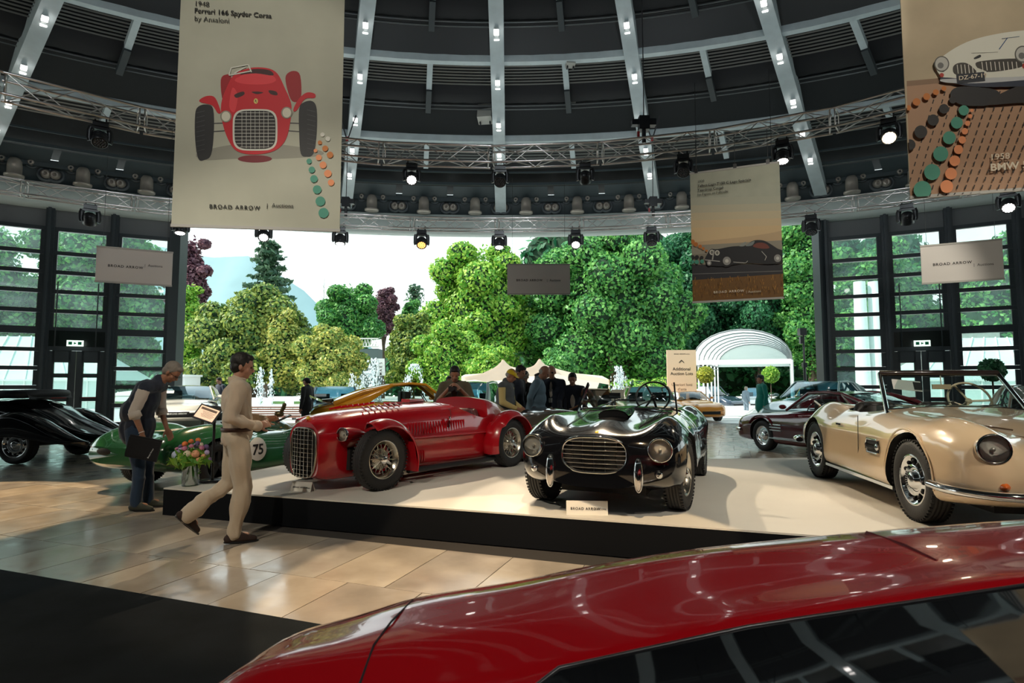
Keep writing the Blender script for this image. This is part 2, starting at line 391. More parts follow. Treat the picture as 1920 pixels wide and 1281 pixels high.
# drum and fascia
for sgn, tag_ in ((1, 'trim_1'),):
    d = MB(); d.grid([[E(R(a), t, z) for a in np.arange(-66, 66.1, 3)] for t, z in ((1.0, 8.25), (.985, 8.55), (tv(372), 8.9))]); drum = d.build('trim_1', M_drum); tag(drum, kind='structure')
    d = MB(); d.grid([[E(R(a), t, z) for a in np.arange(-66, 66.1, 2)] for t, z in ((1.012, 7.42), (.995, 7.36), (.985, 7.5), (.985, 8.2), (1.0, 8.25))]); fas = d.build('trim_2', M_fascia); tag(fas, kind='structure')
M_noz = mat('nozzle_warm_grey', (.42, .38, .33), .35, .4); M_dish = mat('nozzle_dish', (.10, .12, .13), .4)
def nozzle_mesh(big):
    b = MB(); r = .27 if big else .2
    b.m = 1; b.lathe([(r, 0), (r*.96, .05), (r*.75, .07), (r*.7, .03), (0, .02)], ax=(0, -1, 0), n=18)
    b.m = 0; b.lathe([(r*.58, .02), (r*.56, .12), (r*.40, .22), (r*.22, .26), (r*.2, .18), (0, .17)], ax=(0, -1, -.15), n=16)
    return b.mesh('air_nozzle', [M_noz, M_dish])
nz = [nozzle_mesh(True), nozzle_mesh(False)]
b = MB(); b.lathe([(0, .35), (.13, .33), (.19, .22), (.2, .05), (.2, -.2), (.27, -.22), (.27, -.28), (.2, -.3), (0, -.29)], c=(0, -.3, 0), n=18); can = b.mesh('sound_can', M_noz)
for i in range(-13, 14):
    ph = (i+.5)*STEP/3
    for off, me, z, tt in ((-.036, nz[0], 8.5, .985), (.036, nz[0], 8.5, .985), (-.017, nz[1], 8.78, .98), (.017, nz[1], 8.78, .98), (0, can, 8.45, .983)):
        o = link('air_nozzle' if me is not can else 'drum_lamp', me, drum); p = E(ph+off, tt, z); o.location = p
        n = Vector(((p.x-CX)/EA**2, (p.y-CY)/EB**2)); o.rotation_euler = (0, 0, -math.atan2(n.x, n.y))
# unseen dark rear wall, carried round the sides to cut ambient light
w = MB()
w.grid([[E(R(a), 1.0, z) for a in range(88, 273, 4)] for z in (0, 8.9)]); rw = w.build('wall_rear', mat('dark_rear_wall', (.05, .055, .06), .7)); tag(rw, kind='structure')

# glazed walls
M_frame = mat('anthracite_frame', (.045, .058, .066), .4)
M_pane = glass('window_pane', (.86, .96, .94), 1.2, .03, .10)
M_blind = mat('grey_roller_blind', (.20, .21, .22), .8, bump=.6, bscale=6)
M_dark = mat('dark_panel', (.010, .016, .014), .25)
BAYS = [28.6+4.62*k for k in range(5)]
def local(ph0, ph1):
    A = E(R(ph0), 1.0); B = E(R(ph1), 1.0); return A, B
wn = 0
for sg in (-1, 1):
    wall = MB(); first = True
    A, B = E(R(sg*BAYS[0])), E(R(sg*BAYS[-1]))
    for k in range(len(BAYS)-1):
        A, B = local(sg*BAYS[k], sg*BAYS[k+1]); 
        if sg < 0: A, B = B, A
        d = (B-A); L = d.length; d.normalize(); nrm = Vector((d.y, -d.x, 0))
        wn += 1
        root = bpy.data.objects.new('window_%d' % wn, None); COL.objects.link(root); tag(root, kind='structure'); root.location = A; root.rotation_euler = (0, 0, math.atan2(d.y, d.x))
        for x in (0.02,):
            f = MB(); f.box((x, 0, 3.7), (.24, .34, 7.4)); f.box((x+.0, -.24, 3.7), (.08, .14, 7.4)); f.build('mullion', M_frame, root)
        if k == (len(BAYS)-2 if sg > 0 else 0):
            f = MB(); f.box((L, 0, 3.7), (.30, .34, 7.4)); f.build('mullion', M_frame, root)
        door = (k == 1)
        f = MB(); f.box((L/2, .02, 7.06), (L-.2, .06, .66)); f.build('roller_blind', M_blind, root)
        zs = [.08, .72, 1.36, 2.0, 2.62, 3.26, 3.92, 4.58, 5.24, 5.90, 6.72]
        start = 5 if door else 0
        for q in range(start, len(zs)):
            f = MB(); f.box((L/2, 0, zs[q]), (L-.18, .14, .13 if q != 5 else .24)); f.build('transom', M_frame, root)
            if q < len(zs)-1:
                h = zs[q+1]-zs[q]-.16
                g = MB(); g.box((L/2, .0, (zs[q]+zs[q+1])/2), (L-.5, .016, h-.02)); g.build('pane', M_pane, root)
                f = MB()
                for xx in (.17, L-.17): f.box((xx, 0, (zs[q]+zs[q+1])/2), (.13, .1, h+.02))
                f.build('sash', M_frame, root)
        if door:
            f = MB(); f.box((L/2, -.05, 2.98), (L-.2, .08, .56)); f.build('dark_panel', M_dark, root)
            f = MB(); f.box((L/2, 0, 2.66), (L-.2, .2, .14)); f.tube([(.35, -.3, 4.9), (.35, -.3, 2.72), (L-.35, -.3, 2.72), (L-.35, -.3, 4.9)], .02, 6); f.build('transom', M_frame, root)
            dn = bpy.data.objects.new('door_%d' % (1 if sg < 0 else 2), None); COL.objects.link(dn); tag(dn, kind='structure'); dn.matrix_world = Matrix.Translation(A) @ Matrix.Rotation(math.atan2(d.y, d.x), 4, 'Z')
            for s in (0, 1):
                x0 = .1+s*(L/2-.1); x1 = x0+L/2-.1; W2 = (x0+x1)/2; ww = x1-x0
                f = MB()
                for xx in (x0+.11, x1-.11): f.box((xx, 0, 1.3), (.2, .12, 2.56))
                for z, h in ((.2, .36), (.95, .14), (1.75, .14), (2.4, .42)): f.box((W2, 0, z), (ww-.3, .12, h))
                f.build('door_leaf', M_frame, dn)
                for z0, z1 in ((.38, .88), (1.02, 1.68), (1.82, 2.19)):
                    g = MB(); g.box((W2, 0, (z0+z1)/2), (ww-.42, .016, z1-z0)); g.build('pane', M_pane, dn)
                h = MB(); h.tube([(x0+.2, -.1, 1.0), (x1-.2, -.1, 1.0)], .018, 6); h.build('push_bar', mat('push_bar_red', (.22, .02, .025), .4), dn)
            es = thing('exit_sign', 'small green and white exit sign over the %s double door' % ('left' if sg < 0 else 'right'), 'sign', A+d*(L/2)+nrm*.34+Vector((0, 0, 2.74)), math.atan2(d.y, d.x))
            f = MB(); f.box((0, 0, .09), (.46, .05, .2)); f.build('housing', mat('exit_white', (.8, .95, .85), em=.8), es)
            g = MB(); g.box((-.13, -.03, .09), (.1, .01, .1)); g.box((.13, -.03, .09), (.1, .01, .1)); g.add([(-.03, -.035, .13), (.05, -.035, .09), (-.03, -.035, .05)], [(0, 1, 2)], False); g.build('pictogram', mat('exit_green', (.0, .35, .16), .5), es)
    # pier closing the wall beside the opening
    pier = MB(); p = E(R(sg*(BAYS[0]-.35))); pier.box((p.x, p.y, 3.7), (.34, .5, 7.4)); o = pier.build('trim_%d' % (3 if sg < 0 else 4), M_frame); tag(o, kind='structure')

# trusses -----------------------------------------------------------
def truss_mesh(L, s=.29, pitch=.42):
    out = []
    c = [(-s/2, -s/2), (s/2, -s/2), (s/2, s/2), (-s/2, s/2)]
    for y, z in c:
        b = MB(); b.tube([(0, y, z), (L, y, z)], .024, 8); out.append(('chord', b.mesh('chord', M_alu)))
    n = max(2, round((L-.12)/pitch)); b = MB()
    for k in range(4):
        y0, z0 = c[k]; y1, z1 = c[(k+1) % 4]
        for i in range(n):
            x0 = .06+(L-.12)*i/n; x1 = .06+(L-.12)*(i+1)/n
            a, e_ = ((y0, z0), (y1, z1)) if (i+k) % 2 else ((y1, z1), (y0, z0))
            b.tube([(x0, *a), (x1, *e_)], .011, 5, caps=False)
    out.append(('diagonal_bracing', b.mesh('bracing', M_alu)))
    for x in (.05, L-.05):
        b = MB(); b.tube([(x, *q) for q in c], .014, 5, closed=True); out.append(('end_frame', b.mesh('end', M_alu)))
    return out
TU, TL = .395, .684; ZU, ZL = 6.45, 6.33
ORD = ['first', 'second', 'third', 'fourth', 'fifth', 'sixth', 'seventh', 'eighth', 'ninth', 'tenth', 'eleventh', 'twelfth', 'thirteenth', 'fourteenth', 'fifteenth', 'sixteenth']
def truss_ring(t, z, s, amax, n, lab, grp):
    pts = [E(R(-amax+2*amax*i/n), t, z) for i in range(n+1)]
    for q_, (a, b2) in enumerate(zip(pts, pts[1:])):
        d = b2-a; T = thing('lighting_truss', '%s section from the left of the %s' % (ORD[q_], lab), 'truss', a, math.atan2(d.y, d.x), grp)
        for nm, me in truss_mesh(d.length-.02, s):
            o = link(nm, me, T)
            if nm == 'diagonal_bracing': o['kind'] = 'stuff'
truss_ring(TU, ZU, .36, 84, 12, 'front ring of aluminium box truss', 'sections of the front truss ring')
truss_ring(TL, ZL, .34, 70, 16, 'rear ring of aluminium box truss', 'sections of the rear truss ring')

# moving heads
M_lens = mat('lens_white', (1, .96, .9), em=6.); M_lensd = mat('lens_dark', (.05, .05, .06), .05, coat=1); M_lensh = mat('lens_hot', (1, .82, .55), em=60.); M_lenso = mat('lens_orange', (1, .35, .08), em=3.)
M_led = mat('led_rim', (.12, .12, .13), .2)
def moving_head(u, v, t, z, label, tilt, style, sc=1., yaw=0):
    # azimuth such that it hangs under the ring
    ph = 0; best = 9
    for k in range(-850, 851):
        p = E(R(k/10), t); 
        dd = abs(p.x/(p.y*cos(TH)+(z-HC)*sin(TH))-(u-960)/FPX)
        if dd < best: best = dd; ph = R(k/10)
    p = E(ph, t, z)
    o = thing('stage_light', label, 'stage light', p, yaw-math.atan2(p.x, p.y))
    c = MB(); c.box((0, 0, -.06), (.26, .2, .1)); c.box((-.09, 0, .03), (.03, .05, .14)); c.box((.09, 0, .03), (.03, .05, .14)); c.lathe([(0, 0), (.06, 0), (.06, -.05), (0, -.05)], c=(0, 0, -.10), n=12); c.build('clamp_base', M_black, o)
    y = MB(); y.tube([(-.14, 0, -.13), (-.165, 0, -.2), (-.165, 0, -.36), (-.15, 0, -.40)], .03, 6, flat=2.0); y.tube([(.14, 0, -.13), (.165, 0, -.2), (.165, 0, -.36), (.15, 0, -.40)], .03, 6, flat=2.0); y.box((0, 0, -.14), (.3, .14, .05)); y.build('yoke', M_black, o)
    h = MB(); h.M = Matrix.Translation((0, 0, -.33)) @ Matrix.Rotation(tilt, 4, 'X')
    h.lathe([(0, .14), (.08, .135), (.125, .09), (.13, .02), (.138, -.06), (.14, -.13), (.12, -.14), (.118, -.12), (0, -.115)], n=20)
    for zz in (.05, .0, -.04): h.lathe([(.131, zz), (.140, zz-.008), (.131, zz-.016)], n=20)
    hd = h.build('head', M_black, o)
    l = MB(); l.M = h.M; l.m = 0
    cells = [(0, 0)]+[(.045*cos(a*pi/3), .045*sin(a*pi/3)) for a in range(6)]+[(.088*cos(a*pi/6), .088*sin(a*pi/6)) for a in range(12)]
    for x, yy in cells: l.lathe([(0, -.146), (.012, -.144), (.019, -.136), (.02, -.125)], c=(x, yy, 0), n=8)
    l.m = 1; l.lathe([(.116, -.128), (0, -.128)], n=16)
    ml = {'on': M_lens, 'off': M_lensd, 'hot': M_lensh, 'orange': M_lenso}[style]
    l.build('lens', [ml, M_led], hd)
    o.scale = (sc, sc, sc)
    return o
ff = R(62)   # pointing away from the camera / towards the stage
up = [(190, 'off', R(-30), 'far left black moving head light on the front truss'), (772, 'on', R(-48), 'black moving head with white lit lens beside the red car banner'),
      (938, 'off', R(-38), 'unlit black moving head at the middle of the front truss'), (1097, 'off', R(58), 'black moving head tilted sideways on the front truss'),
      (1281, 'off', R(-35), 'unlit moving head above the left edge of the coupe banner'), (1466, 'on', R(-14), 'moving head over the right corner of the coupe banner'), (1665, 'hot', R(-50), 'glaring warm moving head light beside the right banner')]
for u, st, tl, lb in up: moving_head(u, 0, TU, ZU-.2, lb, tl, st, .93)
lo = [(170, 'on', R(35), 'small moving head tilted over the left glazed wall'), (338, 'on', R(-10), 'moving head peeking below the red car banner'), (495, 'on', R(-45), 'moving head lit white above the conifer top'),
      (638, 'on', R(-12), 'rear truss moving head right of the red car banner pointing down'), (790, 'orange', R(-40), 'rear truss moving head with orange and red lens'), (937, 'on', R(-14), 'rear truss moving head above the middle grey sign left half'),
      (1079, 'on', R(-42), 'rear truss moving head lit white right of the middle grey sign'), (1222, 'off', R(-20), 'rear truss moving head below the cable hoist'), (1520, 'off', R(-25), 'rear truss moving head right of the coupe banner'),
      (1700, 'on', R(38), 'small moving head tilted over the right glazed wall'), (1888, 'on', R(-46), 'lit moving head in front of the far right window')]
for u, st, tl, lb in lo: moving_head(u, 0, TL, ZL-.19, lb, tl, st, 1.12)

# hoists with chains
for (u, t, z, zt, lb) in ((1207, TU, ZU+.15, 11.2, 'black chain hoist holding the front truss'), (1224, TL, ZL+.15, 9.6, 'black chain hoist holding the rear truss'), (650, TL, ZL+.15, 9.6, 'chain hoist on rear truss beside the red car banner')):
    k = (u-960)/FPX; ph = min((R(q/10) for q in range(-700, 701)), key=lambda a: abs(E(a, t).x/(E(a, t).y+.4)-k)); p = E(ph, t, z)
    o = thing('chain_hoist', lb, 'hoist', p)
    b = MB(); b.box((0, 0, .42), (.22, .2, .3)); b.box((-.18, 0, .44), (.16, .14, .12)); b.box((.18, 0, .44), (.14, .16, .14)); b.tube([(0, 0, .27), (0, 0, 0)], .045, 8); b.build('motor', M_black, o)
    b = MB(); b.tube([(0, 0, .55), (.01, 0, 1.4), (0, 0, zt-z-.8)], .012, 5); b.tube([(0, 0, zt-z-.8), (-.25, 0, zt-z)], .02, 5); b.tube([(0, 0, zt-z-.8), (.25, 0, zt-z)], .02, 5); b.build('chain', mat('chain_steel', (.03, .03, .035), .4), o)
    b = MB(); b.box((0, -.02, zt-z-.75), (.07, .05, .14)); b.box((-.14, -.1, .15), (.05, .03, .12)); b.build('hook_block', mat('hook_red', (.30, .02, .02), .4), o)
# boxes on the roof
for (u, v, s, lb) in ((910, 214, .48, 'grey loudspeaker box left of the middle ceiling rib'), (1462, 182, .48, 'grey loudspeaker box below the right ceiling ribs'), (633, 203, .48, 'grey loudspeaker box half hidden by the red car banner'),
                      (1069, 116, .27, 'upper small cream box on the rafter'), (1071, 187, .27, 'lower small cream box on the pipe'), (1186, 208, .44, 'grey loudspeaker box behind the chain hoist')):
    t = .80 if v > 150 else .68; 
    Y = CY+EB*t*.97; p = P(u, v, Y=Y)
    o = thing('ceiling_box', lb, 'loudspeaker' if s > .4 else 'box', p, R(8)*(1 if u > 960 else -1))
    b = MB(); b.box((0, 0, 0), (s, s*.8, s*1.15), Matrix.Rotation(R(-18), 3, 'X')); b.build('cabinet', mat('box_cream', (.42, .42, .38), .5), o)
    b = MB(); b.box((0, .18, s*.72), (s*.7, .05, s*.5)); b.box((-s*.35, 0, -s*.62), (.04, .1, .12)); b.box((s*.35, 0, -s*.62), (.04, .1, .12)); b.build('bracket', M_black, o)
for (u, v) in ((676, 243), (1464, 245)): pass
# ------------------------------------------------------------------ outdoors
g = MB(); g.add([(-400, -60, -.32), (400, -60, -.32), (400, 900, -.32), (-400, 900, -.32)], [(0, 1, 2, 3)], False)
o = g.build('ground', mat('pale_gravel', (.62, .60, .55), .8, var=.12, vscale=.6)); tag(o, kind='structure')
g = MB(); pts = [(E(R(a), 1.0).x, E(R(a), 1.0).y) for a in range(-50, 51, 5)]; g.prism(pts+[(40, 44), (-40, 44)], -.3, -.012)
o = g.build('pavement', mat('pale_paving', (.66, .66, .64), .45, var=.06, vscale=.5)); tag(o, kind='structure')
# pavement slabs that can be told apart just outside the opening
ms = MB(); ms.slab([(0, 0, 0), (1.17, 0, 0), (1.17, 1.17, 0), (0, 1.17, 0)], (0, 0, .012)); ms = ms.mesh('slab', mat('paving_slab', (.64, .64, .62), .4, var=.05, vscale=1.))
for i in range(-9, 10):
    for j in range(5):
        x = i*1.2; y = 23.6+j*1.2
        if ((x-CX)/EA)**2+((y-CY)/EB)**2 > 1.01: s_ = link('slab', ms, o); s_.location = (x, y, -.011)
g = MB(); g.box((0, 0, 0), (60, 9, .06)); lawn = g.build('lawn', mat('lawn_green', (.16, .30, .05), .9, bump=.5, bscale=60, var=.3, vscale=2)); tag(lawn, kind='structure'); lawn.location = (-14, 54, -.30)
g = MB(); g.box((0, 0, 0), (40, 14, .06)); lawn = g.build('lawn_1', MATS['lawn_green']); tag(lawn, kind='structure'); lawn.location = (26, 62, -.30)
# mountains, with the distance haze put into their base colour
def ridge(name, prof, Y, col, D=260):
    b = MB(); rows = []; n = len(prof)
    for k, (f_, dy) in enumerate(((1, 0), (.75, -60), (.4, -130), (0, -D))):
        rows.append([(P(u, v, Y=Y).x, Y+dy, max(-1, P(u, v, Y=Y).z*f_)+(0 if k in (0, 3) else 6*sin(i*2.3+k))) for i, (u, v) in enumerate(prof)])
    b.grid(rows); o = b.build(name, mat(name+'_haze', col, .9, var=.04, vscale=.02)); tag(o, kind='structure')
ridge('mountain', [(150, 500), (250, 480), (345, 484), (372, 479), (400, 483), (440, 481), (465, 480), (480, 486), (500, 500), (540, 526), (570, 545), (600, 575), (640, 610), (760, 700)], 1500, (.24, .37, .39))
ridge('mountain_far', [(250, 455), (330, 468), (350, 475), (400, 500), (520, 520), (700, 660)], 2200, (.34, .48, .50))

def leafmesh(name, blobs, n, size, mats, core=None, aspect=1.6, up=.0, seed=1, parent=None, shell=.22):
    rng = np.random.RandomState(seed); B = np.array(blobs, dtype=float); vol = (B[:, 3]*B[:, 4]*B[:, 5])**(2/3); idx = rng.choice(len(B), n, p=vol/vol.sum())
    d = rng.normal(size=(n, 3)); d /= np.linalg.norm(d, axis=1)[:, None]
    # keep the side that can be seen or lit, dropping most of the far lower backs
    rr = 1-shell*rng.rand(n)**1.3*1.0+.08*rng.normal(size=n)*.5
    c = B[idx, :3]+d*B[idx, 3:6]*rr[:, None]
    nn = d+rng.normal(size=(n, 3))*.55; nn[:, 2] += up; nn /= np.linalg.norm(nn, axis=1)[:, None]
    a = np.cross(nn, rng.normal(size=(n, 3))); a /= np.linalg.norm(a, axis=1)[:, None]; b = np.cross(nn, a)
    s = size*(.6+.8*rng.rand(n))[:, None]; a = a*s*.5*aspect; b = b*s*.5
    v = np.stack([c-a, c-b*1.0, c+a, c+b], 1).reshape(-1, 3)
    me = bpy.data.meshes.new(name); me.vertices.add(4*n); me.vertices.foreach_set('co', v.astype(np.float32).ravel())
    me.loops.add(4*n); me.loops.foreach_set('vertex_index', np.arange(4*n, dtype=np.int32)); me.polygons.add(n)
    me.polygons.foreach_set('loop_start', np.arange(0, 4*n, 4, dtype=np.int32)); me.update(calc_edges=True); me.materials.append(mats)
    return link(name, me, parent)
def leafmat(name, c1, c2, tr=.35, rough=.5):
    m = mat(name, c1, rough); t = m.node_tree; b = t.nodes['Principled BSDF']; o = t.nodes['Material Output']
    gmt = t.nodes.new('ShaderNodeNewGeometry'); r = t.nodes.new('ShaderNodeValToRGB'); t.links.new(gmt.outputs['Random Per Island'], r.inputs[0])
    r.color_ramp.elements[0].color = (*c1, 1); r.color_ramp.elements[1].color = (*c2, 1); r.color_ramp.elements[0].position = .2; r.color_ramp.elements[1].position = .95
    t.links.new(r.outputs[0], b.inputs['Base Color'])
    tl = t.nodes.new('ShaderNodeBsdfTranslucent'); t.links.new(r.outputs[0], tl.inputs[0]); mx = t.nodes.new('ShaderNodeMixShader'); mx.inputs[0].default_value = tr
    t.links.new(b.outputs[0], mx.inputs[1]); t.links.new(tl.outputs[0], mx.inputs[2]); t.links.new(mx.outputs[0], o.inputs[0])
    return m
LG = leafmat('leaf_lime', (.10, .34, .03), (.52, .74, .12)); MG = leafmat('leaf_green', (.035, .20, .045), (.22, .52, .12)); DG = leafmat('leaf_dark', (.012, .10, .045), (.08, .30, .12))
OL = leafmat('leaf_olive', (.07, .17, .035), (.46, .52, .11)); PU = leafmat('leaf_purple', (.09, .035, .06), (.30, .14, .17)); GO = leafmat('leaf_gold', (.15, .27, .05), (.72, .66, .16)); CN = leafmat('leaf_conifer', (.03, .09, .05), (.12, .22, .12))
M_bark = mat('bark', (.09, .065, .045), .9, bump=.6, bscale=15, var=.3, vscale=4)
def tree(name, label, u0, u1, vt, vb, Y, lm, n, size, nb=14, seed=1, trunk=True, depth=.8, shape='round', cat='tree', group=None, ground=None):
    c0 = P((u0+u1)/2, vb, Y=Y); top = P((u0+u1)/2, vt, Y=Y); w = (P(u1, vb, Y=Y).x-P(u0, vb, Y=Y).x)/2; h = top.z-c0.z; zb = c0.z
    o = thing(name, label, cat, (c0.x, Y, -.32), 0, group)
    rng = random.Random(seed); blobs = []
    cz = zb+.32+h*.5
    for k in range(nb):
        f_ = (k+.5)/nb; z = zb+.32+h*(.12+.80*f_); 
        if shape == 'round': rad = math.sqrt(max(.05, 1-(2*f_-1)**2))**.45
        elif shape == 'cone': rad = (1-f_)*.95+.08
        elif shape == 'dome': rad = math.sqrt(max(.10, 1-f_**3.6))
        else: rad = .8
        a = k*2.4+rng.random(); q = rad*rng.uniform(.45, .80)
        br = w*(.27 if nb > 8 else .40)*rng.uniform(.85, 1.3)*(.55+.45*rad)
        blobs.append((w*q*cos(a)*1.15, w*depth*q*sin(a), z, br*1.1, br, min(br*.9, h*.25)))
    blobs.append((0, 0, cz, w*.72, w*depth*.7, h*.42))
    lf = leafmesh('foliage', blobs, int(n*2.6), size*.62, lm, seed=seed, parent=o); 
    core = MB()  # solid dark blobs that stop see-through; crown shade put into their colour
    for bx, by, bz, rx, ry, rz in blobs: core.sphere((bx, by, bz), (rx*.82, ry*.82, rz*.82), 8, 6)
    core.build('shaded_core', mat('shaded_leaves', (.010, .035, .014), .95) if lm not in (PU,) else mat('shaded_purple', (.03, .012, .02), .95), o)
    if trunk:
        t = MB(); t.tube([(0, 0, 0), (.1, 0, (zb+.32)*.6), (0, 0, zb+.32+h*.3)], [w*.09+.1, w*.07+.08, w*.05+.03], 8)
        for k in range(3): t.tube([(0, 0, (zb+.32)*.8+.2), (w*.3*cos(k*2.1), w*.3*sin(k*2.1), zb+.32+h*.3)], [w*.04+.04, w*.02+.02], 6)
        t.build('trunk', M_bark, o)
    return o
tree('copper_beech', 'purple copper beech at the far left of the opening', 300, 392, 425, 735, 52, PU, 6500, .34, seed=3)
tree('lime_tree', 'light green tree below the copper beech at the left opening edge', 315, 382, 520, 735, 47, LG, 3200, .26, seed=4)
tree('magnolia_tree', 'large rounded glossy magnolia tree with golden tinged leaves', 366, 582, 533, 738, 46, OL, 11000, .30, nb=24, seed=5, shape='dome')
tree('magnolia_tree', 'sunlit golden flank bush right of the large magnolia', 470, 570, 560, 742, 44.5, GO, 3200, .26, nb=12, seed=15, shape='dome', trunk=False)  # stands for the magnolia's sunlit side; the sunlight is in the gold leaves
tree('yew_bush', 'clipped yellow green conical bush right of the magnolia', 545, 682, 607, 748, 43, GO, 7500, .24, nb=18, seed=6, shape='dome')
tree('oak_tree', 'round dark green tree in middle distance with pale trunk', 582, 718, 526, 690, 66, MG, 6000, .36, seed=7)
tree('beech_tree', 'small purple tree top behind the round oak', 690, 748, 533, 640, 72, PU, 2200, .34, seed=8)
tree('maple_tree', 'mid green tree top right of the small purple tree', 738, 800, 555, 680, 74, MG, 2000, .36, seed=9)
tree('ash_tree', 'olive green rounded tree left of the tall lime coloured tree', 712, 828, 578, 742, 52, OL, 5200, .28, seed=10)
tree('acacia_tree', 'bright green low spreading tree below the tall lime coloured tree', 770, 905, 596, 750, 49, LG, 5200, .26, seed=11)
tree('plane_tree', 'tall bright yellow green tree left of the grey hanging sign', 805, 1010, 447, 720, 56, LG, 9000, .36, nb=22, seed=12)
tree('plane_tree', 'deep green broad tree behind the middle grey hanging sign', 955, 1120, 455, 730, 60, MG, 8500, .38, nb=22, seed=13)
tree('lime_tree', 'tallest wide green tree filling the middle right of the opening', 1010, 1300, 425, 735, 54, MG, 15000, .36, nb=30, seed=14)
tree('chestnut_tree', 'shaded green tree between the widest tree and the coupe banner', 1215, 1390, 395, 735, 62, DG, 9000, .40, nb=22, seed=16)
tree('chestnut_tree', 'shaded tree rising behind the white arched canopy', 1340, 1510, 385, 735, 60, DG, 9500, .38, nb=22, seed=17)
tree('plane_tree', 'green tree at the right edge of the opening', 1450, 1600, 375, 735, 57, MG, 9500, .36, nb=20, seed=18)
tree('laurel_bush', 'light green upright bush behind the stretch tent', 872, 958, 640, 742, 42, LG, 2600, .22, nb=10, seed=19)
tree('weeping_tree', 'drooping small green tree between tent peaks and sign', 1005, 1090, 652, 742, 41, MG, 2400, .22, nb=10, seed=20)
tree('hedge_bush', 'low bright green bush beyond the flat white sign board', 1165, 1320, 712, 750, 45, LG, 1800, .2, nb=8, seed=21, cat='bush')
# behind glass
tree('garden_tree', 'sunny tree seen through the left glazed wall', -260, 60, 430, 700, 50, MG, 7000, .42, nb=20, seed=22)
tree('garden_tree', 'tree behind the door bay of the left glazed wall', 40, 325, 410, 690, 54, MG, 7500, .42, nb=20, seed=23)
tree('garden_tree', 'tree seen through the first bay of the right glazed wall', 1560, 1760, 440, 700, 54, MG, 5500, .42, nb=16, seed=24)
tree('garden_tree', 'tree seen through the far right glazed wall', 1770, 2150, 440, 700, 50, MG, 7000, .42, nb=20, seed=25)
# conifer
def conifer(label, u, vt, vb, w, Y, n, seed):
    o = P(u, vb, Y=Y); t_ = P(u, vt, Y=Y); h = t_.z-o.z; root = thing('cedar_tree', label, 'tree', (o.x, Y, -.32)); b0 = o.z+.32
    rng = random.Random(seed); blobs = []; t = MB(); t.tube([(0, 0, 0), (0, 0, b0+h)], [.35, .04], 7)
    for k in range(26):
        f_ = k/26; z = b0+h*f_; r = w*(1-f_)**.8*rng.uniform(.6, 1.1); a = k*2.4+rng.random()
        x, y = r*cos(a), r*.8*sin(a); t.tube([(0, 0, z), (x, y, z+.4)], [.06, .02], 4)
        for q in (.4, .75, 1): blobs.append((x*q, y*q, z+.4*q, .9*q+.25, .7, .22))
    t.build('trunk', M_bark, root); leafmesh('foliage', blobs, n, .34, CN, seed=seed, parent=root, aspect=2)
conifer('dark sparse cedar top rising above the magnolia', 502, 458, 560, 2.6, 70, 2600, 2)
conifer('faint small conifer top behind the middle trees', 778, 540, 575, 1.0, 90, 300, 4)
def bare(u, vt, vb, Y):
    o = P(u, vb, Y=Y); h = P(u, vt, Y=Y).z-o.z; t = MB(); rng = random.Random(5); t.tube([(0, 0, -o.z-.32), (0, 0, h)], [.2, .02], 6)
    for k in range(30):
        z = h*k/30; a = rng.random()*6; l = 1.4*(1-k/34); t.tube([(0, 0, z), (l*cos(a), l*sin(a), z+l)], [.04, .01], 4)
    e = t.build('bare_tree', mat('pale_twigs', (.45, .50, .46), .9)); e.location = o; tag(e, 'pale bare twiggy treetop left of the round oak', 'tree')
bare(606, 522, 600, 78)
# low undergrowth line closing the horizon
b = []
rng = random.Random(3)
for k in range(70): x = -60+k*1.8; b.append((x, 84+rng.random()*5, 1.5+rng.random()*2, 2.2, 1.6, 2.4+rng.random()*1.5))
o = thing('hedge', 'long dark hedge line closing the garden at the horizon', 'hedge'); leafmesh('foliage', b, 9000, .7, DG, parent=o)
c = MB(); [c.sphere(q[:3], (q[3]*.9, q[4]*.9, q[5]*.9), 8, 5) for q in b]; c.build('shaded_core', MATS['shaded_leaves'], o)
b = [(x*1.0+12, 66+rng.random()*3, zz+rng.random()*3, 3, 2, 4) for x in range(-8, 36, 3) for zz in (3, 9, 14)]
o = thing('woodland', 'dark woodland mass filling gaps behind the tall right trees', 'trees'); tag(o, kind='stuff'); leafmesh('foliage', b, 16000, .6, DG, parent=o)
c = MB(); [c.sphere(q[:3], (q[3]*.9, q[4]*.9, q[5]*.9), 8, 5) for q in b]; c.build('shaded_core', MATS['shaded_leaves'], o)

# dark stage building with truss
Y = 60; a = P(664, 655, Y=Y); c = P(712, 742, Y=Y)
o = thing('stage_wall', 'dark grey stage block with pale truss on top behind the bushes', 'stage', ((a.x+c.x)/2, Y, -.32))
w = c.x-a.x; h = a.z+.32; b = MB(); b.box((0, 0, h/2), (w, 2, h)); b.build('block', mat('stage_grey', (.10, .14, .15), .7), o)
b = MB()
for z in (h+.2, h+1.0): b.tube([(-w/2, -1, z), (w/2, -1, z)], .07, 5)
for k in range(9): x = -w/2+w*k/9; b.tube([(x, -1, h+.2), (x+w/18, -1, h+1.0), (x+w/9, -1, h+.2)], .05, 4)
b.build('roof_truss', mat('truss_white', (.8, .82, .8), .5), o)
a = P(703, 672, Y=50); c = P(712, 704, Y=50)
o = thing('feather_flag', 'white upright banner flag with dark lettering by the stage block', 'flag', (a.x+.2, 50, -.32)); b = MB(); b.tube([(0, 0, 0), (0, 0, a.z+.3)], .04, 6); b.build('pole', M_white, o)
b = MB(); b.grid([[(0, 0, c.z+.3), (.7, 0.02, c.z+.3)], [(0, 0, a.z+.3), (.62, .02, a.z+.3)]]); b.build('banner', mat('flag_white', (.85, .86, .84), .7), o)
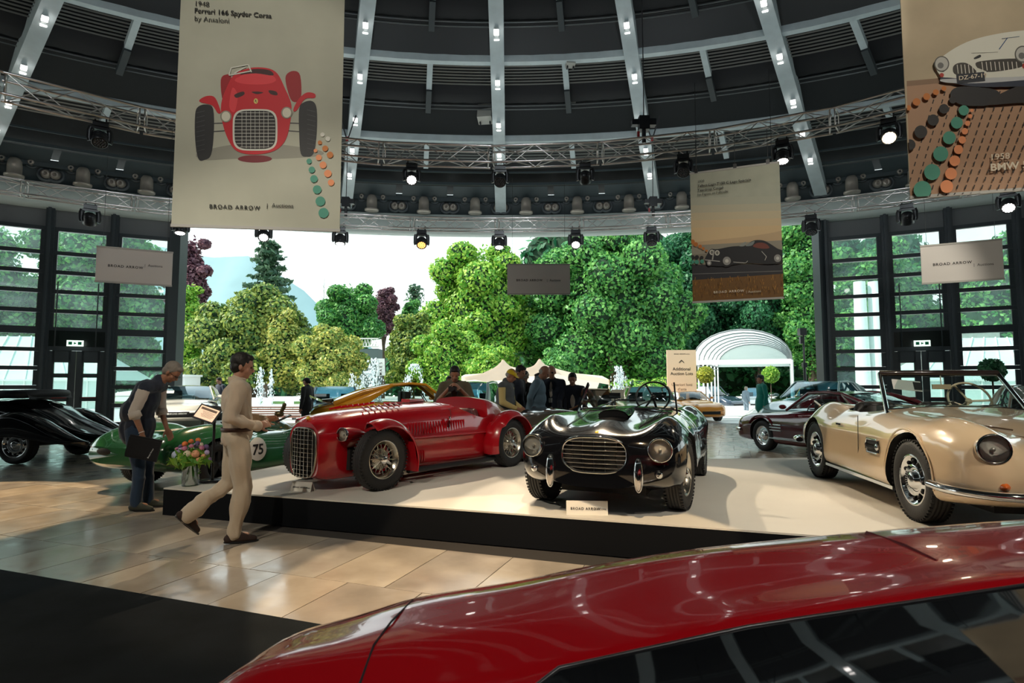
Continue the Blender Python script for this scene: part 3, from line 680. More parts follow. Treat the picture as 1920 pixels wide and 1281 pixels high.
for k in range(4): text(o, 'MAES'[k], .3, M_ink, Matrix.Translation((.42, -.03, c.z+.45+.3*k)) @ Matrix.Rotation(pi/2, 4, 'X') @ Matrix.Rotation(pi/2, 4, 'Z'), .02, name='print')

# small white lodge with brown door
a = P(322, 672, Y=40); c = P(352, 722, Y=40)
o = thing('garden_lodge', 'small white lodge with a brown door behind the white sports car', 'building', (a.x+.1, 40, -.32))
b = MB(); b.box((0, 1, 1.15), (1.7, 2, 2.3)); b.box((0, .9, 2.35), (1.9, 2.4, .14)); b.build('wall', mat('lodge_white', (.74, .76, .76), .7), o)
b = MB(); b.box((-.15, -.03, 1.05), (.95, .08, 2.1)); d = b.build('door', mat('door_brown', (.30, .10, .05), .6), o)
b = MB(); b.box((-.05, -.08, 1.75), (.5, .02, .25)); b.build('notice', M_white, d)
for s in (-.75, .62): b = MB(); b.box((s, -.06, 1.2), (.14, .1, 2.4)); b.build('door_post', M_white, o)
# glasshouses beyond the glazed walls
M_gh = mat('glasshouse_pale', (.62, .74, .70), .3); M_bar = mat('glazing_bar', (.80, .84, .80), .5)
def glasshouse(cx, cy, L, Wd, hw, hr, rz, lab):
    o = thing('glasshouse', lab, 'glasshouse', (cx, cy, -.32), rz); b = MB()
    b.slab([(-L/2, -Wd/2, 0), (L/2, -Wd/2, 0), (L/2, -Wd/2, hw), (-L/2, -Wd/2, hw)], (0, .1, 0)); b.build('side_wall', M_gh, o)
    b = MB(); b.slab([(-L/2, -Wd/2, hw), (L/2, -Wd/2, hw), (L/2*.6, 0, hr), (-L/2*.6, 0, hr)], (0, .1, 0)); b.slab([(-L/2, -Wd/2, hw), (-L/2*.6, 0, hr), (-L/2, Wd/2, hw)], (.05, 0, 0)); b.slab([(L/2, -Wd/2, hw), (L/2*.6, 0, hr), (L/2, Wd/2, hw)], (-.05, 0, 0)); b.build('glass_roof', M_gh, o)
    b = MB(); n = int(L/1.1)
    for k in range(n+1):
        x = -L/2+L*k/n; b.bar((x, -Wd/2-.03, 0), (x, -Wd/2-.03, hw), .07, .07); b.bar((x, -Wd/2-.03, hw), (x*.6, -.05, hr+.03), .07, .07)
    for z in (.8, hw): b.bar((-L/2, -Wd/2-.05, z), (L/2, -Wd/2-.05, z), .08, .1)
    b.build('glazing_bars', M_bar, o)
glasshouse(-33, 37, 17, 6, 2.0, 4.8, R(8), 'pale glasshouse roof beyond the left glazed wall')
glasshouse(34, 38, 17, 6, 2.0, 4.8, R(-8), 'pale glasshouse roof beyond the right glazed wall')
for k, u in enumerate((1611, 1638)):
    a = P(u, 528, Y=33); b = MB(); b.cyl((0, 0, 0), (0, 0, a.z+.3), .42, .30, 14); b.lathe([(.5, 0), (.5, .15), (.42, .2)], n=14); e = b.build('white_pylon', mat('pylon_white', (.85, .9, .88), .5)); e.location = (a.x, 33, -.32); tag(e, ('left' if k == 0 else 'right')+' one of two tall white tapering pylons behind the right glazing', 'pylon')
b = MB(); b.box((0, 0, 2.8), (8, 1, 5.6)); e = b.build('villa_wall', mat('villa_stone', (.46, .48, .44), .8, var=.1)); e.location = (P(1850, 500, Y=37).x+2, 44, -.32); tag(e, 'pale stone garden building wall behind the far right glazing', 'building')

# arched white canopy tunnel
M_canv = mat('canopy_canvas', (.86, .89, .88), .6); cm = leafmat('canopy_fabric', (.80, .86, .85), (.84, .90, .88), .45); M_cf = mat('canopy_frame', (.20, .23, .24), .4, .3)
Yn = 27.; A = P(1303, 676, Y=Yn); B_ = P(1476, 676, Y=Yn); wid = B_.x-A.x; zt = P(1390, 617, Y=Yn).z; cxx = (A.x+B_.x)/2
o = thing('arched_canopy', 'white barrel vaulted canopy tunnel over the walkway', 'canopy', (cxx, Yn, -.32), R(-25))
zs_, zt_ = A.z+.32, zt+.32; N = 7; Lc = 11.
def arch(y, k=0): return [(-wid/2*cos(t), y, zs_+(zt_-zs_)*sin(t)**.9-k) for t in [pi*q/14 for q in range(15)]]
b = MB(); b.grid([arch(y) for y in np.linspace(0, Lc, 12)]); b.build('vault', cm, o)
b = MB(); b.slab(arch(Lc), (0, .05, 0)); b.build('end_panel', cm, o)
b = MB(); b.slab([(-wid/2, .02, zs_-.18), (wid/2, .02, zs_-.18), (wid/2, .02, zs_+.04), (-wid/2, .02, zs_+.04)], (0, .04, 0)); b.build('valance', M_canv, o)
for k in range(N):
    y = Lc*k/(N-1); b = MB(); b.tube(arch(y, .04), .035, 6); b.build('hoop', M_cf, o)
    for s in (-1, 1): b = MB(); b.tube([(s*wid/2, y, 0), (s*wid/2, y, zs_)], .045, 6); b.build('post', M_white, o)
for s in (-1, 1):
    b = MB(); b.tube([(s*wid/2, 0, zs_), (s*wid/2, Lc, zs_)], .035, 6); b.tube([(s*wid/2, 0, zs_-.18), (s*wid/2, Lc, zs_-.18)], .03, 6); b.build('side_rail', M_cf, o)
# white picket fence beside
o = thing('picket_fence', 'white picket fence along the left side of the canopy', 'fence', (cxx-wid/2-.5, Yn+.5, -.32), R(-25))
pm_ = MB(); pm_.prism([(-.04, -.015), (.04, -.015), (.04, .015), (-.04, .015)], 0, 1.1); pm_ = pm_.mesh('picket', M_white)
for k in range(34): s_ = link('picket', pm_, o); s_.location = (0, k*.28, 0)
for z in (.3, .85): b = MB(); b.box((.03, 4.6, z), (.03, 9.5, .07)); b.build('rail', M_white, o)

# topiary balls
def topiary(u, v, px, Y, lm, lab, zb=-.012, rz=0, pot=True):
    c = P(u, v, Y=Y); r = px/2/FPX*Y; o = thing('potted_topiary', lab, 'topiary', (c.x, Y, zb))
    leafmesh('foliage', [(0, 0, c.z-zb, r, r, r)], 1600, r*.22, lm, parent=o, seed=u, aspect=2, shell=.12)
    b = MB(); b.sphere((0, 0, c.z-zb), r*.9, 10, 8); b.build('shaded_core', MATS['shaded_leaves'], o)
    b = MB(); b.tube([(0, 0, .3), (0, 0, c.z-zb-r*.8)], .022, 6); b.build('stem', M_bark, o)
    b = MB(); b.lathe([(0, .02), (.2, .02), (.26, .48), (.23, .48), (.21, .42), (0, .42)], n=18); b.build('pot', mat('pot_grey', (.13, .14, .14), .6), o)
topiary(1323, 703, 29, 26., leafmat('leaf_box', (.22, .30, .04), (.75, .75, .10)), 'yellow green ball topiary in grey pot beside the white sign board')
topiary(1445, 703, 29, 26., LG, 'green ball topiary in a pot behind the doorman in green')
topiary(1860, 694, 40, 15.2, DG, 'dark ball topiary in front of the right glazed wall')
# directional sign board
Y = 26.5; a = P(1250, 656, Y=Y); c = P(1304, 656, Y=Y); w = c.x-a.x
o = thing('direction_board', 'tall cream sign board with black arrow and auction lettering', 'sign', ((a.x+c.x)/2, Y, -.012), R(-4)); h = a.z
b = MB(); b.box((0, 0, h/2), (w, .06, h)); b.build('board', mat('board_cream', (.86, .66, .46), .6), o)
X90 = Matrix.Rotation(pi/2, 4, 'X')
def tx(par, s, size, m, x, z, y=-.032, **k): return text(par, s, size, m, Matrix.Translation((x, y, z)) @ X90, **k)
M_greytx = mat('grey_ink', (.20, .14, .10), .7)
for s, sz, z, bd in (('Additional', .19, h-.92, .012), ('Auction Lots', .19, h-1.13, .012)): tx(o, s, sz, M_ink, 0, z, bold=bd)
for s, sz, z in (('Ulteriori lotti', .17, h-1.62), ('d\u2019asta', .17, h-1.82)): tx(o, s, sz, M_greytx, 0, z)
tx(o, 'BROAD ARROW', .058, M_ink, -.08, h-.20, bold=.02, space=1.2); tx(o, 'Auctions', .058, M_greytx, .27, h-.20)
b = MB(); b.bar((-.11, -.036, h-.58), (0, -.036, h-.46), .03, .006, (0, 1, 0)); b.bar((0, -.036, h-.46), (.11, -.036, h-.58), .03, .006, (0, 1, 0)); b.build('arrow', M_ink, o)
# stretch tents
M_tent = leafmat('tent_canvas', (.86, .74, .62), (.88, .76, .64), .4)
def tent(label, pts, edges, Y, dep):
    W_ = [P(u, v, Y=Y) for u, v in pts]; o = thing('stretch_tent', label, 'tent', (W_[0].x, Y, -.32)); b = MB()
    q = [p-Vector((W_[0].x, Y, -.32)) for p in W_]; n = len(q)
    rows = [[p for p in crom(q, 5)]]; rows.append([Vector((p.x*1.0, dep*.5, p.z*.5+1.25)) for p in rows[0]]); rows.append([Vector((p.x, dep, max(1.2, p.z*.65))) for p in rows[0]])
    b.grid(rows); b.build('canvas', M_tent, o)
    low = [Vector((p.x, -.05, p.z-.28)) for p in rows[0]]; b = MB(); b.grid([rows[0], low]); b.build('edge_band', M_tent, o)
    for i in edges: b = MB(); b.tube([q[i], (q[i].x, 0, 0)], .04, 6); b.build('pole', mat('pole_wood', (.5, .36, .2), .6), o)
tent('cream stretch tent with peak left of the visitor group', [(865, 706), (905, 700), (935, 684), (943, 674), (955, 686), (980, 692)], (3,), 33, 5)
tent('cream stretch tent with peak behind the visitor group', [(975, 694), (1000, 686), (1012, 673), (1022, 684), (1060, 696), (1100, 704), (1142, 712)], (2, 6), 32, 5)
def tentface(pts, Y, par):
    W_ = [P(u, v, Y=Y) for u, v in pts]; o0 = par.location; b = MB(); b.slab([p-o0 for p in W_], (0, .06, 0)); b.build('tent_side', M_tent, par)
tentface([(868, 708), (905, 700), (930, 688), (943, 675), (958, 688), (955, 712), (910, 716)], 32.9, bpy.data.objects['stretch_tent'])
tentface([(972, 694), (1000, 687), (1012, 674), (1024, 686), (1045, 695), (1040, 704), (990, 706)], 31.9, bpy.data.objects['stretch_tent.001'])
# fountains
M_water = leafmat('water_spray', (.80, .90, .92), (.95, .98, 1), .5, .2)
def jet(u, vt, vb, Y, n, w, lab, arc=0):
    a = P(u, vb, Y=Y); t = P(u, vt, Y=Y); h = t.z+.32; rng = np.random.RandomState(u); o = MB()
    for k in range(n):
        f_ = rng.rand(); s = (1-f_)**.7; z = h*(f_ if not arc else sin(pi*f_)); x = rng.normal()*w*(.15+s*.5)+(arc*(f_-.5) if arc else 0); y = rng.normal()*w*.3
        r = .018+.022*rng.rand(); o.add([(x-r, y, z), (x, y-r, z), (x+r, y, z), (x, y, z+r*3), (x, y, z-r*2)], [(0, 1, 3), (1, 2, 3), (0, 1, 4), (1, 2, 4)], True)
    if not arc: o.tube([(0, 0, 0), (0, 0, h*.9)], [w*.12, .01], 6)
    e = o.build('fountain_jet', M_water); e.location = (a.x, Y, -.32); tag(e, lab, 'fountain', kind='stuff')
jet(487, 690, 765, 36, 260, .35, 'thin fountain jet right of the walking man'); jet(507, 694, 760, 37, 200, .25, 'thin fountain jet left of the security guard')
jet(700, 672, 738, 38, 420, .7, 'broad white fountain jet by the stage block'); jet(688, 698, 738, 40, 260, .25, 'arching fountain jet left of the broad jet', arc=1.3)
jet(661, 702, 735, 40, 220, .5, 'short white fountain plume above the grey coupe'); jet(778, 684, 735, 38, 260, .25, 'arching fountain jet above the yellow coupe roof', arc=1.5)
jet(763, 705, 735, 42, 200, .4, 'short fountain plume left of the photographer'); jet(1161, 688, 745, 27, 420, .5, 'sparkling fountain jet left of the sign board')
jet(1054, 680, 700, 44, 120, .35, 'small fountain top behind the leaning visitor')
# benches
def bench(u, v, Y, lab, w=2.2):
    p = P(u, v, Y=Y); o = thing('park_bench', lab, 'bench', (p.x, Y, -.32))
    for k in range(5): b = MB(); b.box((0, 0, .46+k*.09), (w, .03, .06)); b.build('slat', mat('bench_wood', (.28, .14, .10), .6), o)
    for k in range(3): b = MB(); b.box((0, -.12-k*.1, .42), (w, .08, .03)); b.build('slat', MATS['bench_wood'], o)
    for s in (-1, 1): b = MB(); b.box((s*w*.4, -.15, .21), (.05, .35, .42)); b.build('leg', M_black, o)
bench(513, 765, 24.5, 'brown slatted park bench behind the walking man', 2.3)
def chairw(u, Y, lab):
    p = P(u, 745, Y=Y); o = thing('garden_chair', lab, 'chair', (p.x, Y, -.32)); b = MB(); b.box((0, 0, .42), (.5, .5, .05)); b.build('seat', M_white, o)
    b = MB(); b.box((0, .25, .72), (.5, .04, .55)); b.build('backrest', M_white, o)
    for x in (-.22, .22):
        for y in (-.22, .22): b = MB(); b.box((x, y, .2), (.04, .04, .42)); b.build('leg', M_white, o)
chairw(474, 34, 'white garden chair under the magnolia left of the trunk'); chairw(498, 34, 'white garden chair under the magnolia right of the thin jet'); chairw(540, 34, 'white garden chair beyond the park bench')
# lamp pole by the right wall
p = P(1511, 760, Y=24.5); o = thing('lighting_mast', 'slim dark mast with a small floodlight near the right glazing', 'light pole', (p.x, 24.5, -.012))
h = P(1511, 622, Y=24.5).z; b = MB(); b.tube([(0, 0, 0), (0, 0, h*.62)], .06, 8); b.tube([(0, 0, h*.6), (0, 0, h)], .04, 8); b.lathe([(.25, 0), (.25, .04), (.07, .1)], n=12); b.build('pole', M_black, o)
b = MB(); b.box((-.05, 0, h), (.28, .25, .3)); b.box((-.1, 0, h-.35), (.12, .14, .3)); b.box((0, 0, h*.62), (.16, .16, .2)); b.build('lamp_head', M_black, o)
# ------------------------------------------------------------------ cars
def paint(name, col, rough=.25, metal=0., fl=0.): return mat('paint_'+name, col, rough, metal, coat=1.)
M_glassc = glass('car_glass', (.80, .88, .86), 1.6, .01); M_dkglass = mat('dark_car_glass', (.006, .007, .008), .03, coat=1.); M_lampg = glass('lamp_glass', (.97, .97, .95), 1.3, .03)
M_well = mat('wheel_well', (.006, .006, .007), .9); M_leather_b = mat('leather_black', (.02, .018, .017), .5); M_leather_r = mat('leather_dark_red', (.10, .02, .02), .5); M_leather_t = mat('leather_tan', (.35, .20, .10), .5)
M_refl = mat('reflector', (.80, .79, .74), .35, .35); M_spoke = mat('wire_spoke_steel', (.62, .58, .50), .25, 1.)
def hermite(xs, Y, q):
    n = len(xs); Y = np.array(Y, float); h = np.diff(xs); dl = (Y[1:]-Y[:-1])/h[:, None]; m = np.zeros_like(Y)
    m[0] = dl[0]; m[-1] = dl[-1]
    for i in range(1, n-1):
        a, b = dl[i-1], dl[i]; w1 = 2*h[i]+h[i-1]; w2 = h[i]+2*h[i-1]
        with np.errstate(all='ignore'): hm = (w1+w2)/(w1/a+w2/b)
        m[i] = np.where(a*b > 0, hm, 0)
    out = []
    for x in q:
        i = min(max(np.searchsorted(xs, x)-1, 0), n-2); t = (x-xs[i])/h[i]
        out.append((2*t**3-3*t**2+1)*Y[i]+(t**3-2*t**2+t)*h[i]*m[i]+(-2*t**3+3*t**2)*Y[i+1]+(t**3-t**2)*h[i]*m[i+1])
    return np.array(out)
def section(pts, k=5):     # half section (y,z) -> closed full ring
    p = [Vector((a, b, 0)) for a, b in pts]; ext = [Vector((-p[1].x, p[1].y, 0))]+p+[Vector((-p[-2].x, p[-2].y, 0))]; out = []
    for i in range(1, len(ext)-2):
        p0, p1, p2, p3 = ext[i-1:i+3]
        for q in range(k):
            t = q/k; out.append(.5*((2*p1)+(p2-p0)*t+(2*p0-5*p1+4*p2-p3)*t*t+(3*p1-p0-3*p2+p3)*t**3))
    out.append(p[-1]); half = [(v.x, v.y) for v in out]
    return half+[(-y, z) for y, z in half[-2:0:-1]]
def shell(name, st, mats, parent, nx=64, k=5, cuts=(), sharp=38):
    st = sorted(st, key=lambda s: s[0]); xs = np.array([s[0] for s in st]); Y = [[c for p in s[1] for c in p] for s in st]
    q = np.linspace(xs[0], xs[-1], nx); Z = hermite(xs, Y, q); b = MB(); rows = []
    for x, r in zip(q, Z):
        ring = section([(r[2*i], r[2*i+1]) for i in range(len(r)//2)], k); rows.append([(x, y, z) for y, z in ring])
    b.grid(rows, closed=True)
    for r, fl in ((rows[0], 1), (rows[-1], 0)):
        c = Vector((r[0][0], 0, sum(p[2] for p in r)/len(r))); n = len(r); vs = [*r, c]; b.add(vs, [((i, (i+1) % n, n) if not fl else ((i+1) % n, i, n)) for i in range(n)])
    o = b.build(name, mats, parent, weld=True)
    if cuts: boolean(o, cuts, sharp)
    return o
def cutter(fn, m=M_well):
    b = MB(); fn(b); return b.build('cut', m, None, fix=True, weld=True)
def wheel_cuts(wh, grow=1.13, depth=.3, par=None):
    out = []
    for x, y, r in wh:
        s = 1 if y > 0 else -1
        out.append(cutter(lambda b: b.tube([(x, s*(abs(y)-depth), r+.01), (x, s*(abs(y)+.6), r+.01)], r*grow, 32)))
    return out
def place_cut(cs, par):
    for c in cs: c.parent = par
    return cs
def wheel(par, x, y, r, w, style='wire', steer=0., rim=None, z=None, hub=None, lod=0):
    s = 1 if y > 0 else -1; M = Matrix.Translation((x, y, r if z is None else z)) @ Matrix.Rotation(steer, 4, 'Z') @ Matrix.Rotation(0 if s > 0 else pi, 4, 'Z')   # +y = outward
    rr = rim or r*.62; t = MB(); t.M = M; h = w/2; n = 40
    prof = [(rr, -h*.8), (rr+.02, -h*.92), ((rr+r)/2, -h*1.04), (r-.03, -h*.96), (r-.006, -h*.78)]
    for k in range(4):
        a = -h*.72+k*h*.36; prof += [(r, a), (r, a+h*.28), (r-.008, a+h*.29), (r-.008, a+h*.35)]
    prof += [(r, h*.72), (r-.006, h*.78), (r-.03, h*.96), ((rr+r)/2, h*1.04), (rr+.02, h*.92), (rr, h*.8)]
    t.lathe(prof, ax=(0, 1, 0), n=n if not lod else 20)
    if not lod:     # shoulder tread blocks
        for i in range(54):
            a = 2*pi*i/54
            for sd in (-1, 1):
                c = Vector((cos(a)*(r-.004), sd*h*.84, sin(a)*(r-.004))); u = Vector((cos(a), 0, sin(a))); v = Vector((-sin(a), 0, cos(a)))
                t.hexa([c-v*.010-u*.01-Vector((0, .016, 0)), c+v*.010-u*.01-Vector((0, .016, 0)), c+v*.010-u*.01+Vector((0, .016, 0)), c-v*.010-u*.01+Vector((0, .016, 0)),
                        c-v*.009+u*.005-Vector((0, .012, 0)), c+v*.009+u*.005-Vector((0, .012, 0)), c+v*.009+u*.005+Vector((0, .012, 0)), c-v*.009+u*.005+Vector((0, .012, 0))])
    wo = t.build('wheel', M_rubber, par, fix=True)
    b = MB(); b.M = M
    if style == 'wire':
        b.lathe([(rr, -h*.8), (rr-.005, -h*.7), (rr-.035, -h*.5), (rr-.04, h*.3), (rr-.012, h*.55), (rr-.006, h*.8), (rr+.006, h*.86), (rr+.008, h*.78)], ax=(0, 1, 0), n=36); b.build('rim', M_spoke, wo)
        b = MB(); b.M = M
        for i in range(36 if not lod else 18):
            a = 2*pi*i/(36 if not lod else 18); d = .28*(1 if i % 2 else -1)
            b.tube([(.045*cos(a+d), h*(.75 if i % 4 < 2 else -.1), .045*sin(a+d)), ((rr-.03)*cos(a-d*.35), h*(.2 if i % 4 < 2 else .45), (rr-.03)*sin(a-d*.35))], .0032, 5, caps=False)
        b.build('wire_spokes', M_spoke, wo)
        b = MB(); b.M = M; b.lathe([(0, -h*.4), (.11, -h*.4), (.12, -h*.1), (.11, h*.05), (.04, h*.1), (.048, h*.8), (.03, h*.95), (0, h)], ax=(0, 1, 0), n=20)
        b.build('hub', M_spoke, wo)
        b = MB(); b.M = M @ Matrix.Rotation(R(55 if s > 0 else -40), 4, 'Y'); b.lathe([(.05, h*.86), (.045, h*1.02), (.02, h*1.1), (0, h*1.1)], ax=(0, 1, 0), n=16)
        for q in (-1, 1): b.hexa([(-.018, h*.92, q*.02), (.018, h*.92, q*.02), (.012, h*1.0, q*.10), (-.012, h*1.0, q*.10), (-.018, h*1.05, q*.02), (.018, h*1.05, q*.02), (.012, h*1.1, q*.10), (-.012, h*1.1, q*.10)])
        b.build('knock_off_spinner', M_chrome, wo)
    elif style == 'disc':     # polished disc wheel with slots
        hm = hub or M_chrome
        b.lathe([(rr+.008, h*.78), (rr+.004, h*.88), (rr-.012, h*.82), (rr-.03, h*.5), (rr-.045, h*.46)], ax=(0, 1, 0), n=40); b.build('rim', M_chrome, wo)
        b = MB(); b.M = M; b.lathe([(rr-.045, h*.46), (rr-.08, h*.72), (rr*.62, h*.80), (rr*.45, h*.55), (rr*.36, h*.6), (rr*.34, h*.95), (rr*.2, h*1.08), (0, h*1.1)], ax=(0, 1, 0), n=40); b.build('hub_disc', hm, wo)
        b = MB(); b.M = M
        for i in range(12):
            a = 2*pi*i/12; c = Vector((cos(a)*(rr-.055), h*.64, sin(a)*(rr-.055))); b.sphere(c, (.02, .02, .02), 8, 5)
        tag(b.build('slot', M_blackm, wo), kind='stuff')
    elif style == 'steel':
        b.lathe([(rr+.005, h*.8), (rr-.01, h*.8), (rr-.03, h*.3), (rr*.75, h*.5), (rr*.5, h*.2), (rr*.4, h*.2)], ax=(0, 1, 0), n=28); b.build('rim', hub or M_chrome, wo)
        b = MB(); b.M = M; b.lathe([(rr*.52, h*.3), (rr*.45, h*.6), (rr*.2, h*.75), (0, h*.78)], ax=(0, 1, 0), n=24); b.build('hub_cap', M_chrome, wo)
    else:
        b.lathe([(rr+.005, h*.82), (rr-.012, h*.8), (rr-.03, -h*.4), (0, -h*.5)], ax=(0, 1, 0), n=28)
        for i in range(5):
            a = 2*pi*i/5+.3; b.bar((0, h*.5, 0), (cos(a)*(rr-.01), h*.65, sin(a)*(rr-.01)), .05, .04, (0, 1, 0))
        b.lathe([(.07, h*.4), (.06, h*.7), (0, h*.72)], ax=(0, 1, 0), n=14); b.build('rim', hub or mat('alloy_grey', (.35, .35, .36), .3, .9), wo)
    return wo
def headlight(par, c, d, r, ring=M_chrome, name='headlight', depth=.6, pod=None):
    d = Vector(d).normalized(); c = Vector(c); b = MB(); b.lathe([(r*.93, -.02), (r*1.03, -.005), (r*1.06, .01), (r*.98, .025), (r*.9, .02)], c=c, ax=d, n=28); o = b.build(name, ring, par)
    b = MB(); b.lathe([(r*.93, .0), (r*.8, -r*.10), (r*.4, -r*.22), (0, -r*.26)], c=c, ax=d, n=20); b.sphere(c-d*r*.08, r*.16, 8, 6); b.build('reflector', M_refl, o)
    b = MB(); b.lathe([(r*.93, .012), (r*.75, r*.16), (r*.4, r*.27), (0, r*.3)], c=c, ax=d, n=24); b.build('lens', M_lampg, o)
    if pod: b = MB(); b.lathe([(r*.99, .0), (r*1.05, -.01), (r*1.0, -.12), (r*.9, -.2)], c=c, ax=d, n=28); b.lathe([(r*.94, 0), (r*.9, -r*.3), (0, -r*.3)], c=c, ax=d, n=20); b.build('lamp_housing', pod, o)
    return o
def patch(b, a, b1, c, d, bulge=(0, 0, 0), n=6, m=6):    # a->b1 bottom, d->c top
    a, b1, c, d = map(Vector, (a, b1, c, d)); B = Vector(bulge)
    b.grid([[(a*(1-u)+b1*u)*(1-v)+(d*(1-u)+c*u)*v+B*(4*u*(1-u))*.5+B*(4*v*(1-v))*.5*(4*u*(1-u)) for u in np.linspace(0, 1, n+1)] for v in np.linspace(0, 1, m+1)])
def steering(par, c, rz, r=.19, col=M_black, tilt=60):
    b = MB(); M = Matrix.Translation(c) @ Matrix.Rotation(rz, 4, 'Z') @ Matrix.Rotation(R(tilt), 4, 'Y'); b.M = M
    b.tube([(r*cos(t), r*sin(t), 0) for t in [2*pi*i/28 for i in range(28)]], .012, 6, closed=True)
    for k in range(3): a = pi/2+k*2*pi/3; b.bar((0, 0, -.02), (r*cos(a), r*sin(a), 0), .02, .008)
    b.sphere((0, 0, -.02), (.035, .035, .02), 8, 6); b.cyl((0, 0, -.02), (0, 0, -.5), .015)
    return b.build('steering_wheel', col, par)
def seat(par, x, y, m, h=.5, w=.46, z=.35):
    b = MB(); b.M = Matrix.Translation((x, y, z)); rows = []
    for t in np.linspace(0, 1, 8): 
        zz = t*h; ww = w/2*(1-.35*t**3); rows.append([(-.12*t-.08*abs(q)**2*-1, q*ww, zz) for q in np.linspace(-1, 1, 9)])
    b.grid(rows); b.grid([[(p[0]-.09, p[1], p[2]) for p in r] for r in rows]); b.box((.2, 0, .0), (.46, w, .14)); b.tube([(rows[i][0][0]-.04, rows[i][0][1], rows[i][0][2]) for i in range(8)]+[(rows[7][i][0]-.04, rows[7][i][1], rows[7][i][2]) for i in range(9)]+[(rows[i][-1][0]-.04, rows[i][-1][1], rows[i][-1][2]) for i in range(7, -1, -1)], .045, 6)
    return b.build('seat', m, par)
def under(par, x0, x1, y, z=.2, m=M_blackm):
    b = MB(); b.box(((x0+x1)/2, 0, z), (x1-x0, 2*y, .08)); return b.build('underbody', m, par)

# ---- red cycle-winged spyder ---------------------------------------------------------
RED = paint('racing_red', (.42, .005, .012)); 
c = thing('red_spyder', 'red open race roadster with separate cycle wings and tall chrome grid grille', 'car', (-1.28, 7.92, .30), R(-127))
def oc(w, zt, zm, zb, zc=None, k=.86): return [(0, zt), (w*.5, zt-.018), (w*k, zt-.09 if zt-zb > .3 else zt-.02), (w, zm+.10), (w*.99, zm-.05), (w*.93, zb+.07), (w*.6, zb), (0, zb)]
st = [(1.70, oc(.27, .86, .60, .22)), (1.64, oc(.32, .90, .60, .19)), (1.50, oc(.37, .945, .60, .17)), (1.2, oc(.41, .985, .58, .17)), (.8, oc(.455, 1.01, .56, .17)), (.3, oc(.51, 1.035, .56, .17)), (-.1, oc(.55, 1.05, .56, .17)), (-.25, oc(.56, 1.06, .56, .17)),
      (-.6, oc(.58, 1.06, .56, .17)), (-.9, oc(.56, 1.12, .56, .18)), (-1.15, oc(.52, 1.08, .56, .20)), (-1.5, oc(.42, .96, .56, .26)), (-1.85, oc(.27, .78, .55, .34)), (-2.1, oc(.10, .62, .52, .44))]
def cockpit(b):
    pts = [(-.16, 1.3), (-.18, 1.02), (-.34, .93), (-.58, .84), (-.78, .82), (-.88, .90), (-.90, 1.0), (-.80, 1.06), (-.55, 1.09), (-.3, 1.3)]
    b.slab([(x, -.75, z) for x, z in [(-.16, 1.3), (-.18, 1.04), (-.34, .95), (-.58, .85), (-.74, .81), (-.84, .83), (-.86, .96), (-.86, 1.3)]], (0, 1.5, 0))
def pit(b): b.slab([(-.80, -.44, .3), (-.22, -.46, .3), (-.22, .46, .3), (-.80, .44, .3)], (0, 0, 1.0))
def hole(b): b.slab([(.78, -.6, .25), (1.38, -.6, .25), (1.38, -.6, .52), (.95, -.6, .55), (.78, -.6, .45)], (0, 1.2, 0))
cuts = [cutter(cockpit, RED), cutter(pit, M_leather_r)]
body = shell('body', st, [RED, M_leather_r, M_well], c, nx=90, k=5, cuts=place_cut(cuts, c))
# suspension recess, arms
b = MB(); b.box((1.16, 0, .42), (.5, .86, .26)); b.build('engine_bay_side', M_well, c)
b = MB()
for s in (-1, 1):
    for dx in (-.12, .14): b.tube([(1.15+dx, s*.3, .44), (1.17, s*.62, .36)], .018, 6); b.tube([(1.15+dx, s*.3, .28), (1.17, s*.62, .27)], .016, 6)
    b.tube([(1.0, s*.35, .25), (1.0, s*.60, .25)], .012, 6)
b.tube([(-1.18, -.6, .33), (-1.18, .6, .33)], .04, 8); b.build('axle', M_black, c)
# grille
GZ = .49
def gr(t, k=1.0):  # outline point
    y = cos(t); z = sin(t); y = math.copysign(abs(y)**.55, y); z = math.copysign(abs(z)**.55, z); return (.235*y*(1-.13*(z < 0)*abs(z))*k, .50+.292*z*k)
b = MB(); b.tube([(1.735-.06*((gr(t)[1]-.50)/.28)**2*.3-.10*(gr(t)[0]/.24)**2*.3, *gr(t)) for t in [2*pi*i/48 for i in range(48)]], .013, 8, closed=True); g0 = b.build('grille', M_spoke, c)
b = MB(); pts = [(1.712, *gr(2*pi*i/40, .98)) for i in range(40)]; b.add(pts, [tuple(range(40))], False); b.build('grille_backing', M_well, g0)
def ghalf(z, ax):   # half width at z / half height at y
    best = 0
    for i in range(200):
        t = 2*pi*i/200; y_, z_ = gr(t)
        if ax == 'y' and abs(z_-z) < .012: best = max(best, abs(y_))
    return best
for k in range(11):
    z = .245+.051*k; w = ghalf(z, 'y')-.004; b = MB(); b.tube([(1.735-.04*(y/.24)**2, y, z) for y in np.linspace(-w, w, 9)], .0045, 5); b.build('grille_bar', M_spoke, g0)
for k in range(7):
    y = (k-3)*.062; zs = [gr(2*pi*i/400)[1] for i in range(400) if abs(gr(2*pi*i/400)[0]-y) < .006]; b = MB(); b.box((1.738-.04*(y/.24)**2, y, (max(zs)+min(zs))/2), (.016, .006, max(zs)-min(zs))); b.build('grille_bar', M_spoke, g0)
for s in (-1, 1):
    b = MB(); b.lathe([(.082, 0), (.084, -.06), (.06, -.2), (.0, -.34)], c=(1.50, s*.43, .72), ax=(1, s*.05, 0), n=20); b.build('lamp_pod', RED, c)
    headlight(c, (1.51, s*.43, .72), (1, s*.05, 0), .082)
